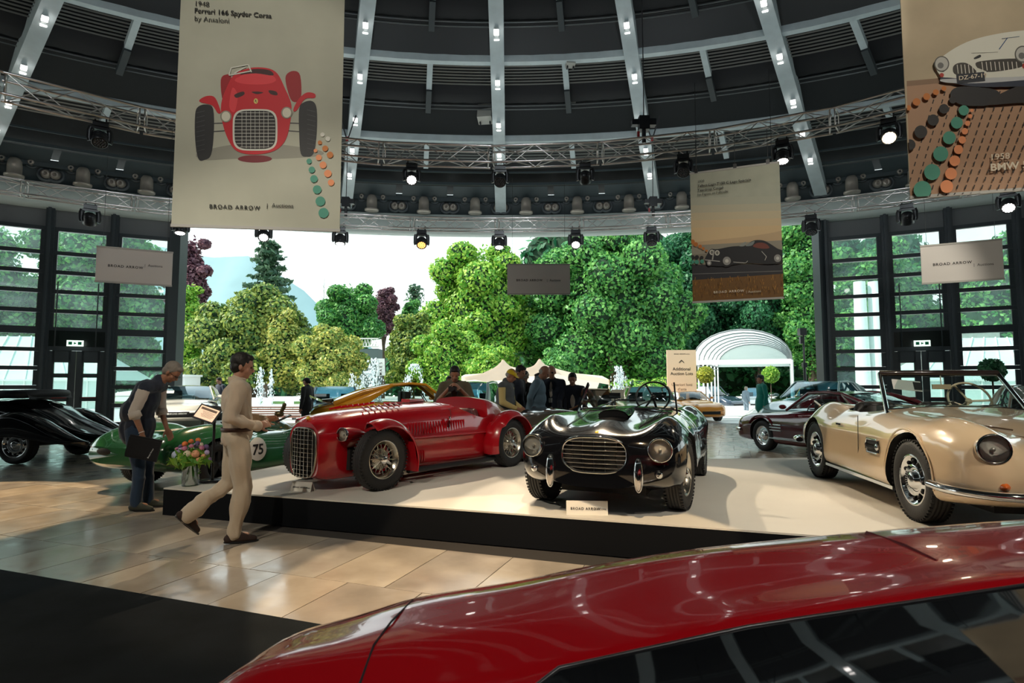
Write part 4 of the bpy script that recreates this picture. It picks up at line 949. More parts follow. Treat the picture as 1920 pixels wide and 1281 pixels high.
# cycle wings
def wing(x, y, r, w, a0, a1, rz=0., flare=.0, sgn=1):
    b = MB(); rows = []
    for i in range(26):
        a = a0+(a1-a0)*i/25; rr_ = r+flare*((i/25)**2); x0 = x+rr_*cos(a); z0 = .33+rr_*sin(a); row = []
        for q in np.linspace(-1, 1, 9):
            dr = .05*(1-abs(q)**2.6)-.03*abs(q)**3; row.append((x0+dr*cos(a), y+q*w/2*(1-.25*(i == 0)), z0+dr*sin(a)))
        rows.append(row)
    b.grid(rows); low = [[(p[0]*1-(.012*cos(a0+(a1-a0)*i/25)), p[1]*1, p[2]-.012*sin(a0+(a1-a0)*i/25)) for p in r_] for i, r_ in enumerate(rows)]; b.grid([r_[::-1] for r_ in low])
    e = [r_[0] for r_ in rows]; b.tube([Vector(p) for p in e], .009, 6); e = [r_[-1] for r_ in rows]; b.tube([Vector(p) for p in e], .009, 6); b.tube(rows[0], .009, 6); b.tube(rows[-1], .009, 6)
    return b.build('cycle_wing', RED, c)
for s in (-1, 1):
    wing(1.16, s*.665, .40, .27, R(66), R(200), flare=.08)
    b = MB(); patch(b, (.74, s*.5, .16), (.72, s*.80, .16), (.80, s*.80, .5), (.84, s*.45, .56), n=4, m=4); b.build('wing_stay', RED, c)
    wing(-1.18, s*.675, .42, .28, R(38), R(-30)+0 if False else R(170), flare=0)
    b = MB(); rows = [[(-1.18+(.42+.02)*cos(a)+.05*(1-abs(q)**2.6)*cos(a), s*.675+q*.14, .33+.44*sin(a)+.05*(1-abs(q)**2.6)*sin(a)) for q in np.linspace(-1, 1, 7)] for a in [R(-14+54*i/8) for i in range(9)]]; b.grid(rows); b.grid([[(p[0]-.01, p[1], p[2]) for p in r_][::-1] for r_ in rows]); b.build('cycle_wing', RED, c)
    wheel(c, 1.17, s*.655, .335, .155, 'wire', R(0), rim=.205); wheel(c, -1.18, s*.655, .335, .155, 'wire', rim=.205)
    b = MB()   # louvres
    for k in range(22):
        x = .62-.045*k; b.box((x, s*(.503+.055*(.6-x)), .73), (.012, .014, .16), Matrix.Rotation(s*R(14), 3, 'Z'))
    b.build('side_louvres', RED, c)
    b = MB()
    for k in range(9): x = .68-.04*k; b.box((x, s*(.50+.05*(.6-x)), .36), (.012, .02, .14))
    b.build('lower_louvres', RED, c)
    b = MB()
    for k in range(7): b.box((1.10-.085*k, s*.27, 1.005+.006*k), (.012, .17, .022), Matrix.Rotation(s*R(-22), 3, 'Z') @ Matrix.Rotation(s*R(-14), 3, 'X'))
    b.build('bonnet_louvres', RED, c)
    b = MB(); b.tube([(.6, s*.56, .615), (0, s*.575, .61), (-.9, s*.58, .60)], .035, 6, flat=.5); b.build('side_crease', RED, c)
    b = MB(); b.box((-.12, s*.56, .2), (1.75, .04, .07)); b.build('sill_strip', mat('sill_alloy', (.55, .50, .42), .4, .8), c)
    b = MB(); b.tube([(.7, s*.60, .15), (-.6, s*.62, .14), (-1.3, s*.62, .17)], .035, 8); b.build('exhaust_pipe', M_black, c)
    b = MB(); b.box((-.02, s*.565, .78), (.02, .03, .13)); b.sphere((-.02, s*.585, .84), (.014, .014, .03), 6, 6); b.build('bonnet_catch', M_chrome, c)
b = MB(); b.box((-.02, -.10, 1.075), (.26, .16, .05)); b.box((.42, .0, 1.055), (.2, .14, .03)); b.build('cowl_scoop', RED, c)
b = MB(); b.lathe([(.0, .01), (.055, .008), (.06, 0)], c=(1.42, .2, .925), ax=(.3, .3, 1), n=18); b.build('filler_cap', RED, c)
b = MB(); b.tube([(.9, 0, 1.012), (-.15, 0, 1.062)], .006, 4); b.tube([(-.13, -.55, .62), (-.12, -.5, .95), (-.12, -.3, 1.045), (-.12, 0, 1.062), (-.12, .3, 1.045), (-.12, .5, .95), (-.13, .55, .62)], .005, 4); b.build('panel_seam', mat('seam_dark_red', (.08, .004, .006), .5), c)
b = MB(); b.box((1.655, 0, .905), (.03, .03, .04), Matrix.Rotation(R(-30), 3, 'Y')); b.build('nose_badge', mat('badge_yellow', (.8, .6, .05), .4), c)
for s in (-1, 1): seat(c, -.66, s*.24, M_leather_r, .42, .44, .48)
steering(c, (-.36, .24, .84), 0, .15, M_black, 62)

for ch in list(c.children):
    if ch.name.split('.')[0] in ('body', 'grille', 'lamp_pod', 'headlight', 'side_louvres', 'lower_louvres', 'bonnet_louvres', 'side_crease', 'sill_strip', 'cowl_scoop', 'filler_cap', 'panel_seam', 'nose_badge', 'seat', 'steering_wheel', 'bonnet_catch', 'engine_bay_side'):
        for q in [ch]+list(ch.children): q.data.transform(Matrix.Translation((0, 0, -.045)) @ Matrix.Diagonal((1, 1, .92, 1)))
# ---- black barchetta -------------------------------------------------------------------
BLK = paint('black', (.0045, .005, .007), .12)
c = thing('black_barchetta', 'glossy black open sports car with oval chrome slatted grille on the platform', 'car', (1.39, 6.90, .30), R(-112))
def S7(*p): return list(p)
st = [(1.80, S7((0, .655), (.22, .65), (.36, .63), (.44, .56), (.44, .42), (.38, .32), (.25, .27), (0, .26))),
      (1.74, S7((0, .70), (.26, .70), (.46, .69), (.60, .60), (.62, .42), (.52, .32), (.34, .28), (0, .28))),
      (1.60, S7((0, .745), (.29, .735), (.52, .765), (.70, .66), (.735, .44), (.66, .29), (.44, .25), (0, .25))),
      (1.40, S7((0, .785), (.32, .765), (.56, .83), (.745, .68), (.775, .46), (.74, .29), (.5, .23), (0, .23))),
      (1.12, S7((0, .83), (.34, .79), (.58, .865), (.765, .70), (.79, .48), (.77, .29), (.5, .23), (0, .23))),
      (.7, S7((0, .875), (.36, .83), (.58, .86), (.755, .70), (.785, .48), (.76, .29), (.5, .23), (0, .23))),
      (.25, S7((0, .915), (.38, .885), (.58, .84), (.73, .68), (.765, .48), (.745, .29), (.5, .23), (0, .23))),
      (-.15, S7((0, .92), (.38, .90), (.58, .82), (.72, .67), (.755, .48), (.735, .29), (.5, .23), (0, .23))),
      (-.6, S7((0, .87), (.38, .86), (.58, .83), (.73, .70), (.765, .48), (.74, .29), (.5, .23), (0, .23))),
      (-1.0, S7((0, .87), (.36, .85), (.58, .89), (.76, .73), (.785, .50), (.76, .26), (.5, .2), (0, .2))),
      (-1.3, S7((0, .83), (.34, .81), (.56, .87), (.75, .71), (.775, .50), (.74, .28), (.5, .22), (0, .22))),
      (-1.65, S7((0, .72), (.3, .71), (.5, .74), (.66, .62), (.68, .48), (.62, .34), (.42, .28), (0, .28))),
      (-1.88, S7((0, .56), (.2, .55), (.32, .56), (.42, .50), (.43, .44), (.38, .38), (.25, .35), (0, .35)))]
wh = [(1.13, .66, .33), (1.13, -.66, .33), (-1.12, .66, .33), (-1.12, -.66, .33)]
cuts = wheel_cuts(wh, 1.14, .20)+[cutter(lambda b: b.slab([(x, y, .35) for x, y in [(.10, .5), (.12, 0), (.10, -.5), (-.2, -.56), (-.52, -.5), (-.6, -.2), (-.6, .2), (-.52, .5), (-.2, .56)]], (0, 0, 1)), M_leather_b)]
def oval(t, a=.295, h=.155, z0=.545, e=.62):
    y = math.copysign(abs(cos(t))**e, cos(t)); z = math.copysign(abs(sin(t))**.8, sin(t)); return (a*y, z0+h*z)
cuts += [cutter(lambda b: b.tube([Vector((1.775, s_*.575, .605))-Vector((1, s_*.15, .06))*.08, Vector((1.775, s_*.575, .605))+Vector((1, s_*.15, .06))*.2], .096, 24)) for s_ in (-1, 1)]
cuts.append(cutter(lambda b: b.slab([(1.72, *oval(2*pi*i/36)) for i in range(36)], (.3, 0, 0)), M_well))
shell('body', st, [BLK, M_leather_b, M_well], c, nx=90, k=6, cuts=place_cut(cuts, c))
b = MB(); b.tube([(1.80-.28*(oval(t)[0]**2), *oval(t)) for t in [2*pi*i/48 for i in range(48)]], .013, 8, closed=True); g0 = b.build('grille', M_chrome, c)
for k in range(7):
    z = .545+(k-3)*.038; w = .295*math.sqrt(max(0, 1-(abs(z-.545)/.155)**2.5))**.62; b = MB(); b.tube([(1.79-.28*y*y, y, z) for y in np.linspace(-w, w, 9)], .0065, 6); b.build('grille_bar', M_chrome, g0)
for k in range(5):
    y = (k-2)*.10; h = .150*(1-(abs(y)/.305)**3)**.5; b = MB(); b.box((1.775-.28*y*y, y, .545), (.012, .006, 2*h)); b.build('grille_bar', M_chrome, g0)
b = MB(); b.add([(1.745, *oval(2*pi*i/36, .28, .145)) for i in range(36)], [tuple(range(36))], False); b.build('grille_backing', M_well, g0)
for s in (-1, 1):
    headlight(c, (1.775, s*.575, .605), (1, s*.15, .06), .100, pod=BLK)
    b = MB(); b.lathe([(.034, 0), (.036, .01), (.02, .03), (0, .045)], c=(1.765, s*.56, .40), ax=(1, s*.25, 0), n=16); b.build('indicator_lamp', M_chrome, c)
    b = MB(); b.sphere((1.81, s*.395, .39), (.04, .045, .15), 14, 12); b.box((1.76, s*.395, .44), (.06, .03, .05)); b.build('bumper_overrider', M_chrome, c)
    b = MB(); b.lathe([(.012, .012), (.014, 0), (.004, -.01)], c=(1.60, s*.40, .71), ax=(1, 0, .5), n=10); b.build('fender_stud', M_chrome, c)
    for x in (1.13, -1.12): wheel(c, x, s*.66, .335, .165, 'wire', R(-6) if x > 0 else 0, rim=.205)
b = MB(); rows = [[(x, y, z) for y in np.linspace(-.15, .15, 9)] for x, z in ()]; 
b.grid([[(.98, y, .85+.055*(1-(abs(y)/.16)**4)) for y in np.linspace(-.16, .16, 11)], [(.55, y, .86+.06*(1-(abs(y)/.16)**4)) for y in np.linspace(-.16, .16, 11)], [(.15, y*.8, .90+.02*(1-(abs(y)/.16)**4)) for y in np.linspace(-.16, .16, 11)]])
b.m = 1; b.grid([[(.97, y, .85+.050*(1-(abs(y)/.16)**4)) for y in np.linspace(-.15, .15, 11)], [(.97, y, .83) for y in np.linspace(-.15, .15, 11)]]); b.build('bonnet_scoop', [BLK, M_well], c)
b = MB(); b.tube([(1.45, -.34, .77), (.9, -.37, .82), (.3, -.40, .885)], .004, 4); b.tube([(1.45, .34, .77), (.9, .37, .82), (.3, .40, .885)], .004, 4); b.build('panel_seam', M_blackm, c)
b = MB(); b.lathe([(0, .004), (.014, .003), (.017, 0)], c=(1.655, 0, .735), ax=(1, 0, 1.6), n=16); b.build('nose_badge', mat('badge_yellow', (.8, .6, .05), .4), c)
# windscreen: laid-back low frame and side posts
b = MB(); patch(b, (.30, -.50, .88), (.30, .50, .88), (.10, .47, 1.03), (.10, -.47, 1.03), (.10, 0, 0), 12, 4); b.build('windscreen', M_glassc, c)
b = MB(); top = [(.10+.10*(1-(y/.47)**2), y, 1.035) for y in np.linspace(-.47, .47, 11)]; bot = [(.30+.10*(1-(y/.5)**2), y, .885+.02*(1-(y/.5)**2)) for y in np.linspace(-.5, .5, 11)]; b.tube(bot, .012, 6); b.build('windscreen_frame', M_chrome, c)
for s in (-1, 1): b = MB(); b.bar((.32, s*.56, .84), (.02, s*.50, 1.17), .05, .018, (0, 1, 0)); b.build('windscreen_post', M_chrome, c)
b = MB(); b.tube([(.36, -.28, .91), (.22, -.1, .99)], .006, 5); b.tube([(.22, -.1, .99), (.20, .2, .985)], .01, 5); b.tube([(.36, .12, .915), (.24, .26, .985)], .006, 5); b.build('wiper', M_black, c)
steering(c, (-.1, .24, 1.02), 0, .195, M_black, 62); b = MB(); b.box((.03, -.18, 1.03), (.03, .13, .07)); b.cyl((.05, -.18, .92), (.03, -.18, 1.0), .008); b.build('mirror', M_black, c)
for s in (-1, 1): seat(c, -.42, s*.25, M_leather_b, .4, .46, .45)
under(c, -1.5, 1.45, .4, .2); b = MB(); b.tube([(1.2, -.55, .22), (1.25, -.2, .16), (1.25, .2, .16), (1.2, .55, .22)], .025, 6); b.tube([(1.05, -.5, .3), (1.05, .5, .3)], .02, 6); b.build('axle', M_black, c)

# ---- cream roadster ----------------------------------------------------------------------
CRM = paint('cream', (.86, .65, .42), .24)
c = thing('cream_roadster', 'cream open roadster with side vents, chrome disc wheels and framed windscreen', 'car', (4.42, 6.18, .30), R(-99.5))
st = [(2.05, S7((0, .50), (.30, .50), (.48, .52), (.56, .50), (.57, .44), (.52, .38), (.3, .36), (0, .36))),
      (1.98, S7((0, .60), (.34, .64), (.56, .77), (.69, .68), (.70, .48), (.64, .34), (.4, .30), (0, .30))),
      (1.80, S7((0, .70), (.34, .75), (.60, .865), (.78, .72), (.80, .50), (.75, .30), (.5, .25), (0, .25))),
      (1.50, S7((0, .80), (.34, .81), (.62, .90), (.80, .74), (.82, .54), (.80, .26), (.5, .22), (0, .22))),
      (1.20, S7((0, .87), (.36, .855), (.63, .88), (.80, .74), (.825, .56), (.81, .24), (.5, .2), (0, .2))),
      (.8, S7((0, .92), (.38, .90), (.64, .875), (.80, .72), (.82, .56), (.80, .24), (.5, .2), (0, .2))),
      (.35, S7((0, .96), (.40, .945), (.66, .87), (.79, .72), (.81, .56), (.79, .24), (.5, .2), (0, .2))),
      (-.1, S7((0, .95), (.40, .94), (.66, .85), (.785, .71), (.80, .56), (.78, .24), (.5, .2), (0, .2))),
      (-.55, S7((0, .90), (.40, .90), (.66, .85), (.79, .71), (.805, .56), (.78, .25), (.5, .2), (0, .2))),
      (-.85, S7((0, .92), (.38, .92), (.63, .91), (.80, .74), (.82, .56), (.80, .26), (.5, .2), (0, .2))),
      (-1.15, S7((0, .92), (.38, .91), (.61, .94), (.80, .76), (.825, .56), (.80, .28), (.5, .22), (0, .22))),
      (-1.6, S7((0, .84), (.38, .83), (.58, .84), (.76, .68), (.80, .52), (.76, .34), (.5, .28), (0, .28))),
      (-2.1, S7((0, .64), (.3, .64), (.48, .64), (.62, .56), (.64, .48), (.58, .38), (.4, .34), (0, .34)))]
wh = [(1.2, s*.71, .345) for s in (-1, 1)]+[(-1.2, s*.71, .345) for s in (-1, 1)]
cuts = wheel_cuts(wh, 1.15, .22)+[cutter(lambda b: b.slab([(x, y, .4) for x, y in [(.20, .60), (.25, 0), (.20, -.60), (-.2, -.64), (-.62, -.60), (-.72, -.3), (-.72, .3), (-.62, .60), (-.2, .64)]], (0, 0, 1)), M_leather_b)]
cuts += [cutter(lambda b: b.tube([Vector((2.0, s_*.60, .695))-Vector((1, s_*.15, .1))*.09, Vector((2.0, s_*.60, .695))+Vector((1, s_*.15, .1))*.25], .100, 24)) for s_ in (-1, 1)]
shell('body', st, [CRM, M_leather_b, M_well], c, nx=96, k=6, cuts=place_cut(cuts, c))
for s in (-1, 1):
    headlight(c, (2.0, s*.60, .695), (1, s*.15, .10), .106, mat('dark_chrome', (.35, .34, .33), .1, 1.), pod=CRM)
    b = MB(); b.lathe([(.034, 0), (.03, .03), (0, .045)], c=(2.02, s*.56, .43), ax=(1, s*.2, 0), n=14); b.build('indicator_lamp', mat('amber_lens', (.75, .16, .03), .15, coat=1), c)
    for x in (1.2, -1.2): wheel(c, x, s*.71, .345, .18, 'disc', 0, rim=.212)
    # twin grille
    def k2(t): return (s*(.27+.235*math.copysign(abs(cos(t))**.8, cos(t))), .505+.072*math.copysign(abs(sin(t))**.8, sin(t))+.02*cos(t)*-1)
    b = MB(); b.tube([(2.025-.18*(k2(t)[0]**2)+.05*(1-(k2(t)[1]-.45)/.1*.5)-.03, *k2(t)) for t in [2*pi*i/32 for i in range(32)]], .009, 6, closed=True); g0 = b.build('grille', mat('dark_chrome', (.35, .34, .33), .1, 1.), c)
    b = MB(); b.add([(2.02-.18*(k2(2*pi*i/32)[0]**2)+.0, *k2(2*pi*i/32)) for i in range(32)], [tuple(range(32))], False); b.build('grille_backing', M_well, g0)
    for q in range(4):
        z = .465+q*.026; w = .20; b = MB(); b.tube([(2.035-.18*y*y, s*y, z) for y in np.linspace(.27-w, .27+w, 7)], .003, 4); b.build('grille_bar', M_spoke, g0)
    # side vent
    b = MB(); b.tube([(.66, s*.832, .63), (.42, s*.826, .63), (.39, s*.826, .57), (.42, s*.826, .50), (.66, s*.832, .50)], .010, 6); b.build('side_vent', M_chrome, c)
    b = MB(); b.box((.53, s*.820, .565), (.26, .012, .115)); b.build('vent_opening', M_blackm, c)
    for z in (.53, .57): b = MB(); b.box((.52, s*.832, z+.01), (.24, .012, .010)); b.build('vent_bar', M_chrome, c)
    b = MB(); b.sphere((.655, s*.835, .565), (.034, .014, .034), 12, 8); b.build('vent_badge', M_chrome, c)
    b = MB(); b.box((-.36, s*.802, .72), (.14, .02, .02)); b.build('door_handle', M_chrome, c)
    b = MB(); b.tube([(.16, s*.80, .84), (.18, s*.815, .6), (.12, s*.80, .30), (-.6, s*.795, .29)], .0035, 4); b.build('panel_seam', M_blackm, c)
    b = MB(); b.box((0, s*.77, .215), (1.7, .05, .03)); b.build('sill_strip', M_chrome, c)
    b = MB(); b.tube([(1.2+.42*cos(a), s*.823, .36+.42*sin(a)) for a in [R(-5+190*i/24) for i in range(25)]], .008, 5); b.build('arch_lip', CRM, c)
    b = MB(); b.tube([(-.95, s*.80, .905), (-1.2, s*.78, .95)], .012, 5); b.build('fender_seam', CRM, c)
b = MB(); b.tube(crom([(1.62, -.84, .38), (1.85, -.82, .375), (2.06, -.62, .37), (2.14, -.3, .37), (2.16, 0, .37), (2.14, .3, .37), (2.06, .62, .37), (1.85, .82, .375), (1.62, .84, .38)], 5), .045, 10, flat=.75); b.build('front_bumper', M_chrome, c)
b = MB(); b.tube(crom([(-1.7, -.83, .42), (-2.1, -.7, .42), (-2.2, 0, .42), (-2.1, .7, .42), (-1.7, .83, .42)], 5), .045, 10, flat=.75); b.build('rear_bumper', M_chrome, c)
b = MB(); b.tube([(1.50, -.44, .80), (1.30, -.50, .862), (.7, -.52, .90), (.36, -.54, .915)], .004, 4); b.tube([(1.50, .44, .80), (1.30, .50, .862), (.7, .52, .90), (.36, .54, .915)], .004, 4); b.tube([(1.5, -.44, .8), (1.68, -.2, .76), (1.70, 0, .755), (1.68, .2, .76), (1.5, .44, .8)], .004, 4); b.tube([(1.55, -.2, .805), (1.36, -.38, .835)], .006, 4); b.build('panel_seam', mat('seam_brown', (.12, .08, .05), .6), c)
TS = 1.27
b = MB(); patch(b, (.42, -.62, .90), (.42, .62, .90), (.10, .55, TS), (.10, -.55, TS), (.16, 0, 0), 12, 6); b.build('windscreen', M_glassc, c)
top = [(.10+.16*(1-(y/.55)**2)*.5, y, TS+.01) for y in np.linspace(-.55, .55, 13)]
b = MB(); b.tube(top, .03, 8); ws = b.build('windscreen_header', mat('header_dark', (.03, .02, .018), .15, coat=1), c)
b = MB(); b.tube([(.43, -.63, .87), top[0]], .022, 6); b.tube([(.43, .63, .87), top[-1]], .022, 6); b.tube([(.42+.10*(1-(y/.62)**2), y, .915+.03*(1-(y/.62)**2)) for y in np.linspace(-.62, .62, 11)], .014, 6); b.build('windscreen_frame', M_chrome, c)
b = MB(); b.box((.20, -.02, 1.14), (.02, .17, .05)); b.cyl((.2, -.02, 1.16), (.19, -.02, TS), .006); b.build('mirror', M_chrome, c)
b = MB(); b.tube([(.46, -.3, .95), (.40, .0, 1.0)], .005, 4); b.tube([(.46, .2, .95), (.40, .45, .98)], .005, 4); b.build('wiper', M_black, c)
sh = MB(); sh.M = Matrix.Translation((.245, -.36, 1.155)) @ Matrix.Rotation(R(-38), 4, 'Y') @ Matrix.Rotation(R(-8), 4, 'X'); sh.box((0, 0, 0), (.003, .26, .13)); sh.m = 1; sh.box((.003, -.09 if False else .095, 0), (.003, .07, .10)); sh.build('windscreen_card', [mat('card_white', (.85, .85, .83), .6), M_ink], c)
steering(c, (.02, .33, 1.0), 0, .20, mat('ivory_rim', (.72, .60, .42), .3), 64)
b = MB(); b.box((.12, 0, .86), (.14, 1.15, .16)); b.build('dashboard', M_leather_b, c)
for s in (-1, 1): seat(c, -.50, s*.33, M_leather_b, .42, .5, .5)
under(c, -1.6, 1.7, .45, .22)

# ---- generic closed or open car --------------------------------------------------------
def greenhouse(c, pts, roof_m, gl, hw0, hw1, zb, zr, xs, pill=None, open_=False, gap=.0):
    xA, xB, xC, xD = xs; pm = pill or roof_m
    zA = zb if not isinstance(zb, tuple) else zb[0]; zD = zb if not isinstance(zb, tuple) else zb[1]
    def col(x0, z0, x1, z1): return [(x0, z0), (x1, z1)]
    b = MB(); patch(b, (xA, -hw0, zA), (xA, hw0, zA), (xB, hw1, zr-.02), (xB, -hw1, zr-.02), (.14, 0, .03), 10, 6); b.build('windscreen', gl, c)
    if open_: return
    b = MB(); patch(b, (xD, hw0*.92, zD), (xD, -hw0*.92, zD), (xC, -hw1, zr-.03), (xC, hw1, zr-.03), (-.10, 0, .06), 10, 6); b.build('rear_window', gl, c)
    b = MB(); patch(b, (xB, -hw1, zr-.02), (xB, hw1, zr-.02), (xC, hw1, zr-.03), (xC, -hw1, zr-.03), (.0, 0, .05), 10, 8); patch(b, (xB, -hw1, zr-.05), (xB, hw1, zr-.05), (xC, hw1, zr-.06), (xC, -hw1, zr-.06), (.0, 0, .05), 10, 8); b.build('roof', roof_m, c)
    for s in (-1, 1):
        b = MB(); xQ = xC+.45*(xD-xC); patch(b, (xA, s*hw0, zA), (xQ, s*hw0*.96, (zA+zD)/2), (xC+.08, s*hw1, zr-.03), (xB, s*hw1, zr-.02), (0, s*.05, 0), 6, 4); b.build('side_window', gl, c)
        b = MB(); patch(b, (xQ+.02, s*hw0*.965, (zA+zD)/2-.01), (xD-.04, s*hw0*.93, zD-.03), (xC-.05, s*hw1*1.01, zr-.03), (xC+.06, s*hw1*1.01, zr-.02), (0, s*.05, 0), 6, 4); b.build('quarter_panel', roof_m, c)
        b = MB(); b.tube([(xA, s*hw0, zA-.02), (xB, s*hw1, zr-.02)], .03, 6); b.tube([(xB, s*hw1, zr-.02), ((xB+xC)/2, s*hw1*1.02, zr+.005), (xC, s*hw1, zr-.03)], .035, 6); b.tube([(xC, s*hw1, zr-.03), ((xC+xD)/2, s*(hw0+hw1)/2*.98, (zr+zD)/2+.03), (xD, s*hw0*.92, zD-.02)], [.04, .05, .06], 6); b.build('pillar', pm, c)
def generic(name, label, loc, rz, pcol, L=4.3, Wd=1.8, hood=.85, belt=.88, tail=.85, zr=1.25, xs=(.75, .15, -.75, -1.5), wb=2.5, r=.33, style='alloy', gl=None, cut=True, soft=None, nose=.62, group=None, card=False, z0=None, cuts_extra=(), scale=1):
    c = thing(name, label, 'car', loc, R(rz), group); w = Wd/2; a = L/2; m = pcol
    def T(zc, zf, ws, zlow, zs): return [(0, zc), (w*.42, zc-.012), (w*.70, zf), (ws*.93, zf-.07), (ws, zs+.02), (ws*.99, zs-.15), (ws*.94, zlow+.05), (ws*.6, zlow), (0, zlow)]
    st = [(a, T(nose-.12, nose-.13, w*.70, .26, .42)), (a-.08, T(nose, nose, w*.84, .20, .46)), (a-.35, T(nose+.10, nose+.11, w*.97, .18, .52)), (a-.8, T(hood-.06, hood-.04, w, .17, .56)), (xs[0]+.2, T(hood+.02, hood+.0, w, .17, .58)), (xs[0]-.4, T(belt, belt-.02, w*.985, .17, .58)), (0, T(belt, belt-.01, w*.98, .17, .58)),
          (-wb/2+.2, T(tail+.03, belt+.02, w, .18, .60)), (-a+.5, T(tail, tail-.02, w*.98, .2, .60)), (-a+.12, T(tail-.08, tail-.10, w*.88, .26, .58)), (-a, T(tail-.2, tail-.22, w*.78, .32, .54))]
    wh = [(x, s*(w-.12), r) for x in (wb/2, -wb/2) for s in (-1, 1)]
    cu = wheel_cuts(wh, 1.12, .2) if cut else []
    shell('body', st, [m, M_well, M_leather_b], c, nx=48, k=3, cuts=place_cut(cu+list(cuts_extra), c))
    for x, y, r_ in wh: wheel(c, x, y, r, .2, style, lod=1)
    greenhouse(c, None, m, gl or M_glassc, w*.86, w*.66, (belt-.0, tail+.0), zr, xs)
    for s in (-1, 1): headlight(c, (a-.16, s*w*.68, nose-.02), (1, s*.2, .15), .085)
    b = MB(); b.box((a-.02, 0, .36), (.06, w*1.0, .12)); b.build('grille', M_blackm, c)
    b = MB()
    for s in (-1, 1): b.box((-.1, s*w*.42, belt+.02), (.12, .42, .42)); 
    b.build('seat', M_leather_b, c); steering(c, (xs[0]-.35, w*.4, belt+.02), 0, .17, M_black, 60)
    for s in (-1, 1): b = MB(); b.sphere((xs[0]-.1, s*(w+.05), belt+.06), (.06, .09, .05), 8, 6); b.build('door_mirror', m, c)
    if card: b = MB(); b.M = Matrix.Translation((xs[0]-.05, -w*.5, belt+.2)) @ Matrix.Rotation(R(-50), 4, 'Y'); b.box((0, 0, 0), (.01, .4, .12)); b.build('windscreen_card', MATS['card_white'], c)
    return c
# gullwing style dark red coupe
MAR = paint('maroon', (.11, .004, .010), .15)
c = generic('maroon_coupe', 'dark maroon gullwing coupe with chrome side strips behind the cream roadster', (6.68, 12.15, -.0), 106, MAR, 4.5, 1.78, .86, .93, .90, 1.30, (.55, .1, -.75, -1.75), 2.4, .335, 'steel', cut=True, nose=.66)
for s in (-1, 1):
    for z in (.44, .50, .56): b = MB(); b.box((.75, s*.885, z+.04), (.34, .03, .022)); b.build('side_gill', M_chrome, c)
    b = MB(); b.box((.0, s*.885, .31), (1.9, .03, .03)); b.build('chrome_strip', M_chrome, c)
    for x in (1.2, -1.2): b = MB(); b.tube([(x+.42*cos(a), s*.89, .42+.36*sin(a)) for a in [R(25+130*i/10) for i in range(11)]], .03, 6, flat=.5); b.build('wheel_brow', MAR, c)
b = MB(); b.tube(crom([(1.9, -.85, .42), (2.2, -.7, .42), (2.3, 0, .42), (2.2, .7, .42), (1.9, .85, .42)], 4), .05, 8); b.build('front_bumper', M_chrome, c)
# white modern supercar on a low plinth
pl = MB(); pl.box((0, 0, .1), (5.2, 2.8, .2)); o = pl.build('display_plinth', mat('cream_white_deck', (.7, .7, .7))); o.location = (-10.6, 19.2, 0); o.rotation_euler = (0, 0, R(-68)); tag(o, 'low white plinth under the white supercar', 'platform')
WHT = paint('white', (.78, .76, .68), .2)
c = generic('white_supercar', 'white modern supercar facing the hall with wide black front intakes', (-10.55, 19.2, .20), -68, WHT, 4.5, 1.92, .76, .82, .85, 1.20, (1.0, .15, -.6, -1.5), 2.67, .34, 'alloy', cut=True, nose=.58, gl=glass('dark_tinted', (.25, .42, .46), 2.0), card=True)
for s in (-1, 1):
    b = MB(); b.prism([(s*.40, -.09), (s*.86, -.02), (s*.90, .07), (s*.44, .05)][::s], 0, .08); b.v = [(2.17-abs(p[0])*.16+p[2], p[0], .36+p[1]) for p in b.v]; b.build('front_intake', M_blackm, c)
    b = MB(); b.sphere((1.95, s*.74, .60), (.16, .10, .06), 10, 6); b.build('lamp_cover', M_dkglass, c)
b = MB(); b.box((2.27, .0, .40), (.03, .62, .12)); pl = b.build('number_plate', M_ink, c)
text(pl, 'BROAD ARROW', .06, M_white, Matrix.Translation((2.29, .03, .385)) @ Matrix.Rotation(pi/2, 4, 'Z') @ Matrix.Rotation(pi/2, 4, 'X'), .02, name='plate_lettering')
b = MB(); b.prism([(2.29, -.25), (2.30, -.25), (2.30, -.2), (2.29, -.2)], .38, .43); b.build('plate_arrow', M_white, pl)
# yellow duck-tail coupe
YEL = paint('ochre_yellow', (.74, .33, .02), .2)
c = generic('yellow_coupe', 'ochre yellow rear engined coupe with ducktail spoiler behind the red spyder', (-2.3, 13.1, .14), 19, YEL, 4.15, 1.66, .84, .93, .94, 1.33, (.78, .28, -.42, -1.62), 2.27, .32, 'alloy', nose=.70)
b = MB(); b.grid([[(-1.55, y, .97-.10*abs(y)) for y in np.linspace(-.62, .62, 9)], [(-1.85, y, 1.00-.06*abs(y)) for y in np.linspace(-.64, .64, 9)], [(-2.08, y, 1.10-.05*abs(y)) for y in np.linspace(-.62, .62, 9)], [(-2.02, y, .98-.05*abs(y)) for y in np.linspace(-.62, .62, 9)], [(-2.06, y, .72) for y in np.linspace(-.6, .6, 9)]]); b.build('ducktail_spoiler', YEL, c)
b = MB(); b.box((-1.72, 0, 1.0), (.22, .6, .02), Matrix.Rotation(R(-5), 3, 'Y')); b.build('engine_grille', M_black, c)
